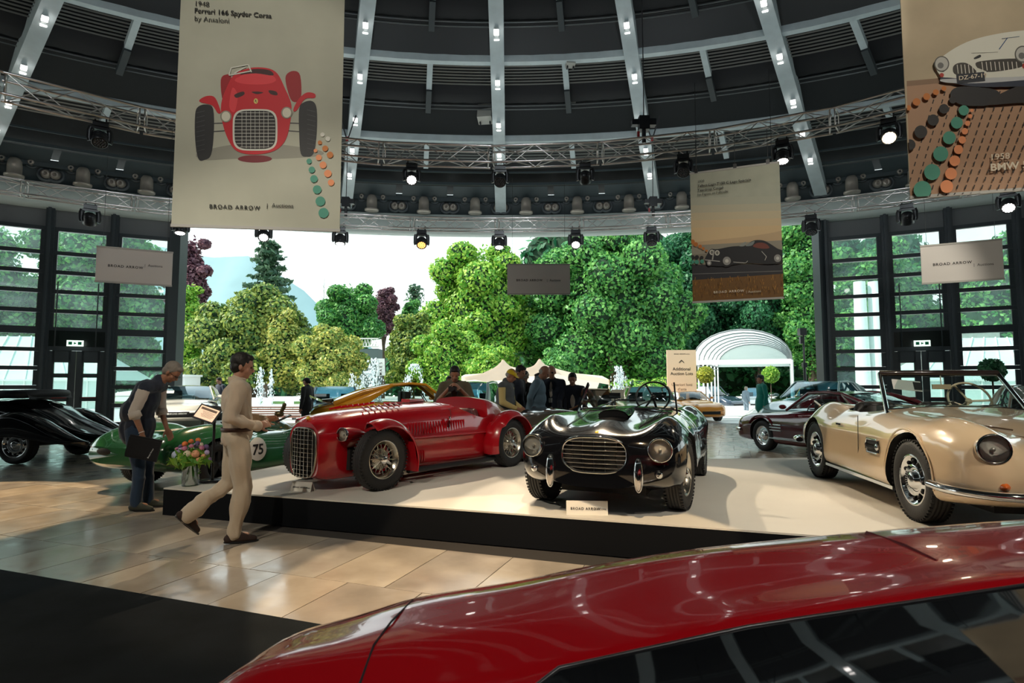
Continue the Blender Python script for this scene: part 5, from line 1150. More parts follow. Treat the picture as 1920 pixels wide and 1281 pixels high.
# bystanding cars
SIL = paint('silver', (.50, .55, .58), .25, .5); PB = paint('pale_blue', (.46, .66, .66), .2); BEI = paint('beige', (.72, .60, .42), .3); ORG = paint('orange', (.80, .30, .03), .3); DKB = paint('dark_bronze', (.085, .075, .062), .12); TEAL = paint('pale_teal', (.40, .60, .58), .2); NAV = paint('dark_navy', (.02, .035, .06), .2)
TG = glass('blue_tinted', (.45, .75, .82), 2.2)
generic('grey_coupe', 'silver grey coupe facing the hall behind the yellow coupe tail', (-5.7, 19.0, .02), -74, SIL, 4.4, 1.82, .84, .9, .95, 1.36, (.8, .2, -.7, -1.6), 2.5, .33, 'alloy', gl=TG, card=True)
generic('white_hatchback', 'small white classic hatchback behind the man in yellow cap', (-1.05, 17.2, .02), 80, PB, 3.9, 1.66, .9, .95, .95, 1.50, (.7, .3, -.9, -1.5), 2.4, .3, 'steel', gl=TG)
generic('beige_saloon', 'vintage saloon with beige roof and pale windscreen behind the black barchetta', (4.15, 18.0, .0), -95, BEI, 4.2, 1.7, .95, .98, .95, 1.38, (.6, .3, -.8, -1.4), 2.5, .33, 'steel', gl=TG)
c = generic('orange_roadster', 'small orange car beyond the sign board base', (7.3, 24.3, .0), -80, ORG, 3.6, 1.5, .8, .85, .82, 1.15, (.5, .1, -.7, -1.2), 2.2, .3, 'steel')
generic('teal_coupe', 'pale teal sports coupe behind the maroon coupe', (9.1, 17.4, .10), -140, TEAL, 4.5, 1.86, .90, .98, .98, 1.44, (.8, .2, -.8, -1.7), 2.6, .34, 'alloy', gl=TG)
generic('cream_coupe', 'cream roofed coupe at the right frame edge behind the roadster windscreen', (11.1, 12.2, .0), -120, paint('old_cream', (.66, .54, .42), .3), 4.4, 1.76, .85, .92, .9, 1.42, (.6, .1, -.8, -1.6), 2.4, .33, 'steel')
generic('dark_saloon', 'dark saloon parked beyond the canopy on its left', (14.2, 42, -.32), -60, NAV, 4.6, 1.8, .95, 1.0, 1.0, 1.62, (.8, .3, -.8, -1.7), 2.7, .33, 'alloy', cut=False, gl=TG)
generic('silver_saloon', 'silver sports car parked beyond the canopy behind the grey suited visitor', (17.6, 42.5, -.32), -110, SIL, 4.4, 1.85, .9, .95, .95, 1.5, (.8, .2, -.8, -1.6), 2.6, .33, 'alloy', cut=False, gl=TG)
generic('orange_sports_car', 'orange sports car parked beyond the doorman in green', (20.3, 40.0, -.32), -130, ORG, 4.4, 1.85, .9, .95, .95, 1.5, (.8, .2, -.8, -1.6), 2.6, .33, 'alloy', cut=False, gl=TG)
generic('white_saloon', 'white car roof glimpsed beyond the flat sign board', (7.0, 34, -.32), -95, WHT, 4.4, 1.85, .9, .95, .95, 1.5, (.8, .2, -.8, -1.6), 2.6, .33, 'alloy', cut=False, gl=TG)
generic('parked_saloon', 'pale car glimpsed beyond the fountain and visitors', (-2.4, 31, -.32), -95, paint('pale_grey', (.6, .66, .68), .3), 4.4, 1.85, .9, .95, .95, 1.5, (.8, .2, -.8, -1.6), 2.6, .33, 'alloy', cut=False, gl=TG)

# dark bronze open tourer between red and black cars
c = thing('bronze_roadster', 'dark bronze open vintage roadster between the red spyder and black barchetta', 'car', (1.42, 10.55, 0), R(20))
st = [(2.0, oc(.30, .82, .55, .25)), (1.5, oc(.45, .95, .55, .2)), (.8, oc(.58, 1.02, .55, .2)), (.2, oc(.66, 1.03, .55, .2)), (-.3, oc(.70, 1.02, .55, .2)), (-.8, oc(.70, 1.07, .55, .2)), (-1.2, oc(.64, 1.02, .55, .22)), (-1.7, oc(.46, .86, .52, .3)), (-2.05, oc(.2, .66, .5, .4))]
shell('body', st, [DKB, M_leather_t], c, nx=60, k=4, cuts=place_cut([cutter(lambda b: b.slab([(x, y, .5) for x, y in [(.1, .5), (.1, -.5), (-.5, -.52), (-.55, 0), (-.5, .52)]], (0, 0, 1)), M_leather_t)], c))
for s in (-1, 1):
    for x in (1.2, -1.2):
        x = min(x, 1.0); wheel(c, x, s*.72, .34, .15, 'wire', lod=1, rim=.22)
        b = MB(); b.grid([[(x+.44*cos(a)*1.15, s*.72+q*.13, .34+.46*sin(a)+.05*(1-q*q)) for q in np.linspace(-1, 1, 7)] for a in [R(10+160*i/16) for i in range(17)]]); b.build('mudguard', DKB, c)
    b = MB(); b.tube([(.32, s*.46, 1.0), (.1, s*.44, 1.37)], .022, 6); b.build('windscreen_post', mat('post_brass', (.6, .5, .32), .25, .9), c)
b = MB(); patch(b, (.32, -.46, 1.0), (.32, .46, 1.0), (.1, .44, 1.36), (.1, -.44, 1.36), (.03, 0, 0), 6, 4); b.build('windscreen', M_glassc, c)
b = MB(); b.tube([(.1, -.44, 1.37), (.1, .44, 1.37)], .02, 6); b.build('windscreen_frame', MATS['post_brass'], c)
steering(c, (-.15, -.22, 1.18), 0, .23, mat('wood_rim', (.25, .13, .07), .3), 68)
b = MB(); b.M = Matrix.Translation((.18, -.24, 1.22)) @ Matrix.Rotation(R(-60), 4, 'Z'); b.box((.25, -.05, .05), (.01, .42, .2)); b.m = 1; b.box((.24, .12, .05), (.012, .10, .17)); b.build('information_card', [mat('card_cream', (.8, .70, .52), .6), M_ink], c)

# black vintage cabriolet, tail towards the centre
c = thing('black_cabriolet', 'gleaming black vintage cabriolet tail with folded hood at the left frame edge', 'car', (-10.55, 11.75, 0), R(176))
st = [(2.6, oc(.30, 1.0, .6, .3)), (1.5, oc(.40, 1.08, .6, .28)), (.6, oc(.55, 1.12, .6, .26)), (0, oc(.66, 1.12, .6, .26)), (-.8, oc(.68, 1.18, .6, .26)), (-1.4, oc(.60, 1.08, .55, .28)), (-1.9, oc(.52, .84, .5, .32)), (-2.35, oc(.42, .62, .45, .36)), (-2.75, oc(.28, .47, .40, .36)), (-2.95, oc(.12, .42, .39, .36))]
shell('body', st, [BLK, M_leather_b], c, nx=60, k=4, cuts=place_cut([cutter(lambda b: b.slab([(x, y, .6) for x, y in [(.3, .5), (.3, -.5), (-.6, -.52), (-.65, 0), (-.6, .52)]], (0, 0, 1)), M_leather_b)], c))
for s in (-1, 1):
    def fsec(w0, zt, zb): return [(0, zt), (w0*.5, zt-.02), (w0*.9, zt-.10), (w0, (zt+zb)/2), (w0, zb+.06), (w0*.9, zb), (0, zb)]
    f = shell('rear_fender', [(-.65, fsec(.10, .42, .30)), (-.8, fsec(.17, .70, .36)), (-1.1, fsec(.21, .90, .44)), (-1.45, fsec(.22, .97, .5)), (-1.8, fsec(.22, .88, .46)), (-2.2, fsec(.20, .68, .40)), (-2.6, fsec(.16, .48, .36)), (-2.85, fsec(.06, .40, .36))], [BLK], c, nx=36, k=4); f.location = (0, s*.68, 0)
    wheel(c, -1.5, s*.72, .36, .18, 'disc', rim=.24, lod=1); wheel(c, 1.6, s*.7, .36, .18, 'disc', rim=.24, lod=1)
    f = shell('front_fender', [(.3, fsec(.10, .34, .26)), (.8, fsec(.18, .62, .4)), (1.3, fsec(.2, .88, .5)), (1.7, fsec(.2, .95, .5)), (2.1, fsec(.18, .8, .4)), (2.3, fsec(.1, .6, .4))], [BLK], c, nx=30, k=4); f.location = (0, s*.7, 0)
    b = MB(); b.box((-.3, s*.72, .30), (1.5, .22, .05)); b.build('running_board', BLK, c)
b = MB(); b.tube(crom([(-.62, -.56, 1.20), (-.95, -.6, 1.27), (-1.32, -.5, 1.27), (-1.42, 0, 1.29), (-1.32, .5, 1.27), (-.95, .6, 1.27), (-.62, .56, 1.20)], 5), [.05]+[.08]*29+[.05], 10, flat=1.0)
b.grid([[(-.7, y, 1.26-.02*y*y) for y in np.linspace(-.55, .55, 7)], [(-1.0, y, 1.36-.06*y*y) for y in np.linspace(-.55, .55, 7)], [(-1.4, y, 1.33-.06*y*y) for y in np.linspace(-.5, .5, 7)], [(-1.45, y, 1.2-.06*y*y) for y in np.linspace(-.5, .5, 7)]]); b.build('folded_hood', mat('hood_canvas', (.018, .02, .024), .6, bump=.3, bscale=30), c)
b = MB(); b.tube([(-1.45, .05, 1.06), (-2.0, .03, .80), (-2.5, 0, .56), (-2.8, 0, .47)], .02, 6); b.build('tail_spine', M_chrome, c)
b = MB(); b.box((-2.92, 0, .42), (.06, .5, .05)); b.sphere((-2.9, .12, .46), .04, 8, 6); b.build('tail_lamp', M_chrome, c)
b = MB(); patch(b, (.62, -.5, 1.08), (.62, .5, 1.08), (.45, .45, 1.42), (.45, -.45, 1.42), (.03, 0, 0)); b.build('windscreen', M_glassc, c)

# green sports racer
GRN = paint('racing_green', (.018, .12, .035), .18)
c = thing('green_racer', 'green open sports racer with white number roundel left of the platform', 'car', (-4.42, 9.72, 0), R(68))
st = [(2.0, S7((0, .40), (.3, .40), (.5, .42), (.58, .40), (.58, .34), (.5, .26), (.3, .24), (0, .24))), (1.8, S7((0, .50), (.3, .50), (.56, .60), (.74, .52), (.78, .38), (.7, .2), (.4, .16), (0, .16))),
      (1.3, S7((0, .60), (.3, .59), (.58, .80), (.78, .62), (.82, .42), (.8, .18), (.5, .14), (0, .14))), (.9, S7((0, .66), (.32, .63), (.58, .82), (.78, .62), (.82, .42), (.8, .18), (.5, .14), (0, .14))),
      (.3, S7((0, .72), (.38, .70), (.58, .66), (.74, .56), (.80, .40), (.79, .18), (.5, .14), (0, .14))), (-.3, S7((0, .74), (.4, .72), (.6, .68), (.74, .58), (.80, .40), (.79, .18), (.5, .14), (0, .14))),
      (-.8, S7((0, .80), (.36, .76), (.60, .86), (.78, .68), (.82, .46), (.8, .2), (.5, .16), (0, .16))), (-1.15, S7((0, .80), (.34, .77), (.60, .90), (.79, .70), (.83, .48), (.8, .22), (.5, .18), (0, .18))),
      (-1.6, S7((0, .78), (.34, .76), (.60, .86), (.78, .70), (.82, .52), (.78, .32), (.5, .28), (0, .28))), (-1.9, S7((0, .70), (.34, .70), (.58, .75), (.74, .66), (.78, .52), (.74, .38), (.5, .33), (0, .33))), (-2.02, S7((0, .62), (.3, .62), (.48, .63), (.60, .60), (.64, .52), (.60, .44), (.4, .40), (0, .40)))]
wh = [(x, s*.70, .33) for x in (1.1, -1.15) for s in (-1, 1)]
shell('body', st, [GRN, M_leather_b, M_well], c, nx=80, k=5, cuts=place_cut(wheel_cuts(wh, 1.12, .24)+[cutter(lambda b: b.slab([(x, y, .3) for x, y in [(.25, .45), (.3, 0), (.25, -.45), (-.5, -.48), (-.6, 0), (-.5, .48)]], (0, 0, 1)), M_leather_b)], c))
for x, y, r_ in wh: wheel(c, x, y, r_, .22, 'alloy', hub=M_black)
for s in (-1, 1):
    b = MB(); b.sphere((-2.0, s*.34, .56), (.04, .17, .055), 14, 8); b.build('rear_outlet', M_blackm, c)
    b = MB(); b.lathe([(.045, 0), (.04, .02), (0, .03)], c=(-1.99, s*.60, .58), ax=(-1, s*.3, 0), n=14); b.build('tail_lamp', mat('lamp_red', (.4, .01, .01), .15, coat=1), c)
    b = MB(); b.lathe([(0, .004), (.17, .003), (.175, 0)], c=(-.50, s*.830, .49), ax=(0, s, .1), n=24); rd = b.build('number_roundel', mat('roundel_white', (.85, .82, .74), .4), c)
    text(rd, '75', .22, M_ink, Matrix.Translation((-.50, s*.842, .41)) @ Matrix.Rotation(0 if s < 0 else pi, 4, 'Z') @ Matrix.Rotation(pi/2, 4, 'X'), .02, name='race_number')
b = MB(); b.grid([[(-1.5+.3*i, y, .806+(.0 if i < 3 else -.02)) for y in np.linspace(-.14, .14, 4)] for i in range(4)]); b.build('deck_stripe', mat('stripe_cream', (.75, .62, .42), .3), c)
b = MB(); b.tube(crom([(-.62, -.42, .70), (-.66, -.40, .98), (-.68, -.25, 1.10), (-.68, 0, 1.10), (-.67, .12, .95), (-.64, .18, .72)], 5), .025, 8); b.build('roll_hoop', M_black, c)
b = MB(); b.grid([[(.32-.25*abs(t)**2, t*.46, .72) for t in np.linspace(-1, 1, 9)], [(.18-.25*abs(t)**2, t*.44, .84) for t in np.linspace(-1, 1, 9)]]); b.build('windscreen', M_glassc, c)
steering(c, (-.05, -.22, .72), 0, .17); 

# ---- foreground red coupe -------------------------------------------------------------------
FR = paint('deep_red', (.38, .002, .006), .22)
c = thing('red_coupe', 'low modern bright red coupe filling the bottom right corner with dark glass', 'car', (0, 0, 0), 0)
cr_ = lambda X, t: float(np.interp(X, *zip(*t)))
CRW = [(-.95, .45), (-.87, .60), (-.62, .765), (-.28, .86), (0, .905), (.37, .975), (.68, 1.014), (.95, 1.035), (1.48, 1.084), (2.2, 1.10), (2.9, .95), (3.5, .70), (4.0, .5)]
CRS = [(-.95, .43), (-.85, .62), (-.685, .775), (-.34, .845), (0, .894), (.58, .980), (1.24, 1.058), (2.2, 1.08), (2.9, .93), (3.5, .68), (4.0, .48)]
BND = [(-.95, .40), (-.85, .58), (-.65, .70), (-.34, .78), (0, .846), (.52, .955), (1.13, 1.042), (2.2, 1.06), (2.9, .90), (3.5, .66), (4.0, .46)]
def fst(X):
    w_, c_, b_ = cr_(X, CRW), cr_(X, CRS), cr_(X, BND)
    return (X, [(0, b_-.035), (.2, b_-.02), (.285, b_-.004), (.33, b_+.012), (.45, c_), (.58, (c_+w_)/2+.006), (.70, w_), (.82, w_-.05), (.92, w_*.7), (.94, w_*.4), (.5, .2), (0, .2)])
st = [fst(X) for X in (-.95, -.87, -.75, -.62, -.45, -.28, 0, .25, .5, .8, 1.2, 1.7, 2.2, 2.9, 3.5, 4.0)]
YF = 1.0
body = shell('body', st, [FR, M_well], c, nx=110, k=5); body.location = (0, YF, 0)
b = MB(); rows = []
for X in np.linspace(-.10, 2.6, 28):
    b_ = cr_(X, BND); e = .29*min(1, ((X+.10)/.18)**.5 if X > -.1 else 0)
    rows.append([(X, YF+y, b_-.030+.032*(y/.29)**2) for y in np.linspace(-e, e, 9)])
b.grid(rows); b.build('glass_canopy', M_dkglass, c)
b = MB(); b.tube([r[-1] for r in rows], .005, 5); b.tube([r[0] for r in rows], .005, 5); b.build('canopy_trim', M_black, c)
b = MB(); b.tube([(-.28, YF+.70, .862), (-.31, YF+.55, .862), (-.33, YF+.45, .848), (-.34, YF+.33, .795), (-.345, YF+.2, .765), (-.35, YF, .75)], .003, 5); b.build('panel_seam', M_blackm, c)
b = MB()
for X in (1.02,): b.tube([(X, YF+.72, cr_(X, CRW)), (X+.01, YF+.58, (cr_(X, CRW)+cr_(X, CRS))/2+.008), (X+.02, YF+.47, cr_(X, CRS)+.002)], .008, 5)
b.build('roof_seam', mat('seam_dark_red', (.08, .004, .006), .5), c)
for x in (.25, 2.85):
    for s in (-1, 1): w_ = wheel(c, x, s*.83, .34, .24, 'alloy', lod=1); w_.location = (0, YF, 0)
# ------------------------------------------------------------------ hanging banners, boards and cards
class Flat:
    """a thin hanging board whose front print is drawn from outlines given on the photograph"""
    def __init__(s, name, label, cat, tl, tr, bl, Yl, Yr, col, thick=.012, group=None, rope=None):
        A = P(*bl, Y=Yl); B = P(tr[0], bl[1], Y=Yr); s.z1 = P(*tl, Y=Yl).z; s.z0 = A.z; d = Vector((B.x-A.x, B.y-A.y, 0)); s.w = d.length; s.d = d.normalized(); s.n = Vector((s.d.y, -s.d.x, 0)); s.A = A
        s.root = thing(name, label, cat, (A+d/2)*1.0, math.atan2(d.y, d.x), group); s.h = s.z1-s.z0; s.k = 0
        b = MB(); b.box((0, thick/2, s.h/2), (s.w, thick, s.h)); b.build('panel', col, s.root)
        for z_ in (.008, s.h): b = MB(); b.box((0, thick/2, z_), (s.w+.01, thick+.014, .03)); b.build('hem_bar', mat('hem_grey', (.45, .45, .43), .5), s.root)
        if not rope and name == 'hanging_banner' and s.h < 2.8 or s.w > 1.6:
            for x in (-s.w*.42, s.w*.42): b = MB(); b.tube([(x, 0, s.h), (x, 0, 6.35-s.z0)], .004, 4); b.build('hanging_wire', M_black, s.root)
        if rope:
            for x in (-s.w*.42, s.w*.42):
                b = MB(); b.tube([(x, 0, s.h), (x, 0, 6.2-s.z0)], .003, 4); b.tube([(x+.03*cos(t), 0, s.h+.03+.03*sin(t)) for t in [2*pi*i/12 for i in range(12)]], .004, 4, closed=True); b.build('hanging_wire', M_black, s.root)
    def uv(s, u, v):
        D = P(u, v, Y=1)-Vector((0, 0, HC)); t = (s.A-Vector((0, 0, HC))).dot(s.n)/D.dot(s.n); W_ = Vector((0, 0, HC))+D*t
        return (W_-s.A).dot(s.d)-s.w/2, W_.z-s.z0
    def clip(s, p): return (min(max(p[0], -s.w/2), s.w/2), min(max(p[1], 0), s.h))
    def start(s): s.b = MB(); s.cols = []
    def poly(s, pts, col, smooth=True, raw=False):
        if col not in s.cols: s.cols.append(col)
        q = [s.uv(*p) for p in pts] if not raw else pts
        if smooth: q = [(v.x, v.y) for v in crom([(a, b_, 0) for a, b_ in q], 4, True)]
        q = [s.clip(p) for p in q]; s.k += 1; y = -.00012*s.k-.0005; s.b.m = s.cols.index(col); s.b.add([(x, y, z) for x, z in q], [tuple(range(len(q)))], False)
    def line(s, a, b_, wd, col):
        a = s.uv(*a); b_ = s.uv(*b_); d = Vector((b_[0]-a[0], b_[1]-a[1])).normalized(); n = Vector((-d.y, d.x))*wd/2
        s.poly([(a[0]+n.x, a[1]+n.y), (b_[0]+n.x, b_[1]+n.y), (b_[0]-n.x, b_[1]-n.y), (a[0]-n.x, a[1]-n.y)], col, False, True)
    def disc(s, u, v, ru, rv, col): s.poly([(u+ru*cos(2*pi*i/14), v+rv*sin(2*pi*i/14)) for i in range(14)], col, True)
    def ring(s, u, v, ru, rv, wd, col, n=24):
        for i in range(n): a = 2*pi*i/n; c = 2*pi*(i+1)/n; s.line((u+ru*cos(a), v+rv*sin(a)), (u+ru*cos(c), v+rv*sin(c)), wd, col)
    def end(s): s.k += 2; return s.b.build('printed_picture', [pm(c) for c in s.cols], s.root)
    def text(s, st, u, v, hpx, col=None, bold=0, align='LEFT', space=1.0, name='lettering'):
        x, z = s.uv(u, v); x2, z2 = s.uv(u, v-hpx); sz = abs(z2-z)/.70
        return text(s.root, st, sz, col or M_ink, Matrix.Translation((x, -.00012*s.k-.0022, z)) @ Matrix.Rotation(pi/2, 4, 'X'), bold, align, name, space, .0005)
def pm(c):
    return c if not isinstance(c, tuple) else mat('print_%02x%02x%02x' % tuple(int(x*255) for x in c), c, .6)
def srgb(r, g, b): return tuple(round(((x/255+.055)/1.055)**2.4 if x > 10 else x/3294, 4) for x in (r, g, b))
TEALp = srgb(70, 150, 130); ORp = srgb(235, 150, 100); BRp = srgb(200, 120, 50); BKp = srgb(28, 28, 32); WHp = srgb(225, 225, 215)

# 1: red race car banner --------------------------------------------------
B1 = Flat('hanging_banner', 'tall pale banner printed with a red race car front and dotted arrow', 'banner', (341, -40), (637, -40), (321, 424), 5.92, 6.12, mat('banner_pale_green', (.50, .51, .42), .7, var=.08, vscale=1.2))
B1.start()
R1, R2, R3 = srgb(205, 22, 40), srgb(160, 12, 28), srgb(232, 60, 70); TY = srgb(34, 36, 40); DK = srgb(60, 20, 25); SH = srgb(150, 150, 138)
B1.poly([(375, 285), (470, 268), (590, 280), (600, 292), (520, 298), (440, 298), (380, 300)], SH); B1.disc(478, 298, 32, 7, srgb(120, 20, 35))
B1.poly([(414, 150), (424, 140), (434, 146), (432, 195), (418, 190)], R2); B1.poly([(536, 142), (550, 133), (563, 142), (564, 185), (548, 190), (538, 165)], R2)
for a, b_ in (((384, 248), (440, 244)), ((392, 232), (440, 230)), ((520, 244), (575, 248)), ((520, 230), (572, 232))): B1.line(a, b_, .012, srgb(70, 70, 70))
B1.poly([(366, 215), (372, 200), (388, 196), (400, 205), (401, 250), (396, 290), (384, 300), (372, 298), (366, 262)], TY); B1.poly([(561, 205), (570, 192), (586, 190), (594, 205), (594, 250), (588, 288), (575, 294), (564, 288), (561, 250)], TY)
for k in range(9): B1.line((368, 212+9*k), (384, 208+9*k), .006, srgb(70, 72, 76)); B1.line((576, 206+9*k), (592, 210+9*k), .006, srgb(70, 72, 76))
B1.poly([(376, 186), (390, 180), (404, 184), (414, 210), (408, 212), (398, 198), (376, 192)], R1); B1.poly([(550, 206), (560, 186), (575, 174), (590, 176), (590, 184), (572, 186), (556, 208)], R1)
B1.poly([(440, 140), (468, 128), (500, 128), (520, 138), (534, 165), (546, 195), (545, 225), (536, 262), (515, 283), (478, 290), (445, 284), (428, 262), (417, 228), (415, 195), (425, 165)], R1)
B1.poly([(440, 150), (470, 136), (500, 136), (518, 150), (500, 158), (460, 158)], R3); B1.poly([(450, 140), (475, 130), (505, 132), (512, 142), (480, 138)], DK)
B1.poly([(430, 200), (436, 165), (446, 180), (440, 210)], R3); B1.poly([(440, 178), (456, 172), (458, 178), (444, 184)], DK); B1.poly([(472, 173), (482, 172), (494, 174), (482, 177)], DK); B1.poly([(504, 170), (518, 172), (520, 179), (508, 177)], DK)
B1.disc(480, 190, 4, 5, srgb(225, 205, 120)); B1.line((479, 187), (481, 193), .006, BKp); B1.line((481, 188), (478, 191), .005, BKp)
def sq(u, v, a, b_, e=.5, n=28): return [(u+a*math.copysign(abs(cos(2*pi*i/n))**e, cos(2*pi*i/n)), v+b_*math.copysign(abs(sin(2*pi*i/n))**e, sin(2*pi*i/n))) for i in range(n)]
B1.poly(sq(478.5, 244, 42, 39), WHp); B1.poly(sq(478.5, 244, 38.5, 36), srgb(25, 22, 24))
for k in range(11): v = 212+6.4*k; w_ = 38*(1-(abs(v-244)/37)**4)**.4; B1.line((478-w_, v), (478+w_, v), .006, srgb(205, 205, 198))
for k in range(7): u = 454+8.2*k; h_ = 35*(1-(abs(u-478)/39)**4)**.4; B1.line((u, 244-h_), (u, 244+h_), .005, srgb(190, 190, 184))
for u, v in ((424, 219), (538, 212)): B1.disc(u, v, 10.5, 11, srgb(150, 145, 130)); B1.disc(u, v, 8, 9, srgb(225, 222, 205))
for a, b_ in (((430, 142), (470, 134)), ((430, 142), (434, 128)), ((434, 128), (466, 122)), ((466, 122), (472, 136)), ((440, 138), (462, 126))): B1.line(a, b_, .012, WHp)
for (u, v, r, cc) in ((605, 253, 4, WHp), (615, 261, 4.5, WHp), (600, 268, 4, BRp), (610, 279, 5.5, BRp), (619, 291, 6, BRp), (592, 283, 3.5, ORp), (598, 296, 5.5, ORp), (606, 310, 6.5, ORp), (615, 326, 7, ORp), (621, 343, 6, ORp),
                      (580, 303, 5, TEALp), (585, 319, 6, TEALp), (589, 336, 7, TEALp), (595, 356, 8, TEALp), (601, 378, 9, TEALp), (607, 400, 9.5, TEALp)): B1.disc(u, v, r, r, cc)
B1.end()
B1.text('1948', 365, 12, 9); B1.text('Ferrari 166 Spyder Corsa', 365, 25, 9, bold=.016); B1.text('by Ansaloni', 365, 40, 9)
B1.text('BROAD ARROW', 393, 391, 7.2, bold=.018, space=1.25); B1.text('|', 500, 390, 8); B1.text('Auctions', 510, 389, 7.5)

# 2: right banner ----------------------------------------------------------
B2 = Flat('hanging_banner', 'large sandy banner printed with a white roadster, dots and plate lettering', 'banner', (1691, -40), (1990, -40), (1707, 372), 5.6, 5.28, mat('banner_sand', (.52, .44, .31), .7, var=.1, vscale=2))
B2.start()
PV = srgb(176, 140, 112); B2.poly([(1700, 158), (1780, 147), (1990, 130), (1990, 380), (1700, 380)], PV, False); B2.poly([(1700, 152), (1990, 126), (1990, 134), (1700, 162)], srgb(140, 112, 88), False)
for k in range(20):     # dashed joints of the paving
    x0 = 1700+k*17; 
    for j in range(14): 
        t = j/14; u0 = x0+55-t*(60+k*2); v0 = 172+t*205; B2.line((u0, v0), (u0-2.4, v0+8), .010, srgb(45, 35, 32)) if 1700 < u0 < 1985 else None
B2.poly([(1780, 175), (1800, 165), (1860, 170), (1872, 185), (1850, 200), (1805, 200), (1785, 190)], srgb(28, 30, 36)); B2.poly([(1860, 185), (1920, 160), (1985, 158), (1985, 190), (1900, 196), (1850, 199)], srgb(34, 32, 34))
WB = srgb(222, 224, 214); B2.poly([(1752, 125), (1770, 105), (1810, 82), (1860, 68), (1920, 60), (1990, 58), (1990, 150), (1920, 150), (1850, 158), (1790, 156), (1762, 145)], WB)
B2.poly([(1762, 148), (1850, 152), (1990, 140), (1990, 160), (1850, 166), (1790, 160)], srgb(40, 50, 70)); B2.poly([(1761, 152), (1800, 150), (1920, 146), (1990, 140), (1990, 146), (1850, 158), (1775, 158)], srgb(190, 195, 200))
B2.poly([(1784, 130), (1792, 122), (1808, 121), (1822, 130), (1826, 140), (1790, 143)], srgb(60, 58, 55)); B2.poly([(1826, 122), (1850, 116), (1900, 113), (1912, 120), (1908, 130), (1845, 138)], srgb(60, 58, 55))
for k in range(5): B2.line((1792+7*k, 124), (1794+7*k, 141), .006, WHp)
for k in range(9): B2.line((1838+8*k, 119), (1840+8*k, 135), .006, WHp)
B2.line((1826, 130), (1846, 138), .01, WHp); B2.line((1870, 96), (1886, 74), .008, srgb(60, 90, 130)); B2.line((1818, 103), (1868, 101), .004, srgb(120, 120, 110)); B2.line((1875, 76), (1908, 72), .006, srgb(90, 110, 130)); B2.poly([(1823, 112), (1834, 106), (1836, 110), (1826, 114)], srgb(40, 45, 50))
for u, v, r in ((1763, 123, 14), (1914, 105, 15)): B2.disc(u, v, r, r*1.05, srgb(95, 95, 92)); B2.disc(u, v, r*.85, r*.9, srgb(190, 192, 188)); B2.disc(u-2, v+3, r*.4, r*.4, srgb(110, 112, 112))
B2.disc(1763, 144, 4, 4, srgb(170, 40, 30)); B2.disc(1917, 127, 4, 5, srgb(170, 40, 30))
B2.poly([(1790, 143), (1842, 138), (1844, 155), (1792, 160)], srgb(30, 38, 52), False)
for (u, v, r, cc) in ((1701, 205, 5, BRp), (1716, 194, 7, BRp), (1735, 184, 6.5, BRp), (1752, 176, 5.5, BRp), (1767, 169, 4.5, BRp), (1784, 190, 7, BKp), (1767, 207, 9, BKp), (1747, 228, 10.5, BKp), (1724, 250, 12, BKp), (1704, 274, 10, BKp),
                      (1804, 210, 9.5, TEALp), (1791, 233, 11, TEALp), (1777, 261, 12, TEALp), (1761, 291, 14, TEALp), (1745, 325, 15, TEALp), (1727, 358, 16.5, TEALp),
                      (1819, 210, 3, ORp), (1816, 221, 4, ORp), (1811, 234, 5, ORp), (1806, 249, 6, ORp), (1801, 265, 7, ORp), (1794, 283, 8.5, ORp), (1787, 304, 10, ORp), (1780, 328, 11, ORp), (1772, 352, 12, ORp)): B2.disc(u, v, r, r, cc)
B2.end(); M_cream_ink = mat('cream_ink', srgb(225, 215, 195), .6)
B2.text('DZ-67-19', 1794, 154, 7.6, M_cream_ink, bold=.012); B2.text('1958', 1852, 303, 11, M_cream_ink); B2.text('BMW 507', 1853, 323, 13, M_cream_ink, bold=.02)

# 3: coupe banner ------------------------------------------------------------
B3 = Flat('hanging_banner', 'medium dusk coloured banner printed with a dark streamlined coupe on a road', 'banner', (1294, 326), (1470, 326), (1299, 568), 9.25, 8.75, mat('banner_sage', (.46, .49, .40), .7, var=.05))
B3.start()
for k, cc in enumerate((srgb(184, 188, 170), srgb(196, 192, 168), srgb(208, 196, 164), srgb(216, 196, 158), srgb(222, 196, 152))): B3.poly([(1290, 372+14*k), (1475, 366+14*k), (1475, 470), (1290, 470)], cc, False)
B3.poly([(1296, 455), (1350, 449), (1400, 444), (1440, 438), (1475, 432), (1475, 460), (1296, 462)], srgb(205, 178, 140), False); B3.poly([(1290, 461), (1475, 450), (1475, 500), (1290, 502)], srgb(158, 152, 136), False); B3.poly([(1290, 478), (1475, 468), (1475, 500), (1290, 502)], srgb(140, 134, 118), False)
B3.poly([(1290, 497), (1475, 495), (1475, 520), (1290, 528)], srgb(44, 44, 50), False); B3.line((1298, 514), (1470, 508), .008, srgb(130, 130, 128)); B3.poly([(1290, 526), (1475, 513), (1475, 570), (1290, 570)], srgb(120, 84, 36), False)
rg = random.Random(4)
for k in range(210): u = rg.uniform(1299, 1470); v = rg.uniform(526, 562)-(u-1299)*.05; B3.line((u, v), (u+rg.uniform(-1, 1), v-rg.uniform(3, 7)), .006, (srgb(160, 112, 44), srgb(90, 62, 28), srgb(184, 134, 58))[k % 3])
CB = srgb(26, 30, 36)
B3.poly([(1322, 488), (1326, 478), (1333, 468), (1345, 468), (1372, 463), (1398, 461), (1408, 454), (1418, 451), (1432, 452), (1444, 458), (1458, 467), (1468, 472), (1470, 490), (1462, 494), (1440, 496), (1400, 494), (1375, 497), (1345, 500), (1330, 496)], CB)
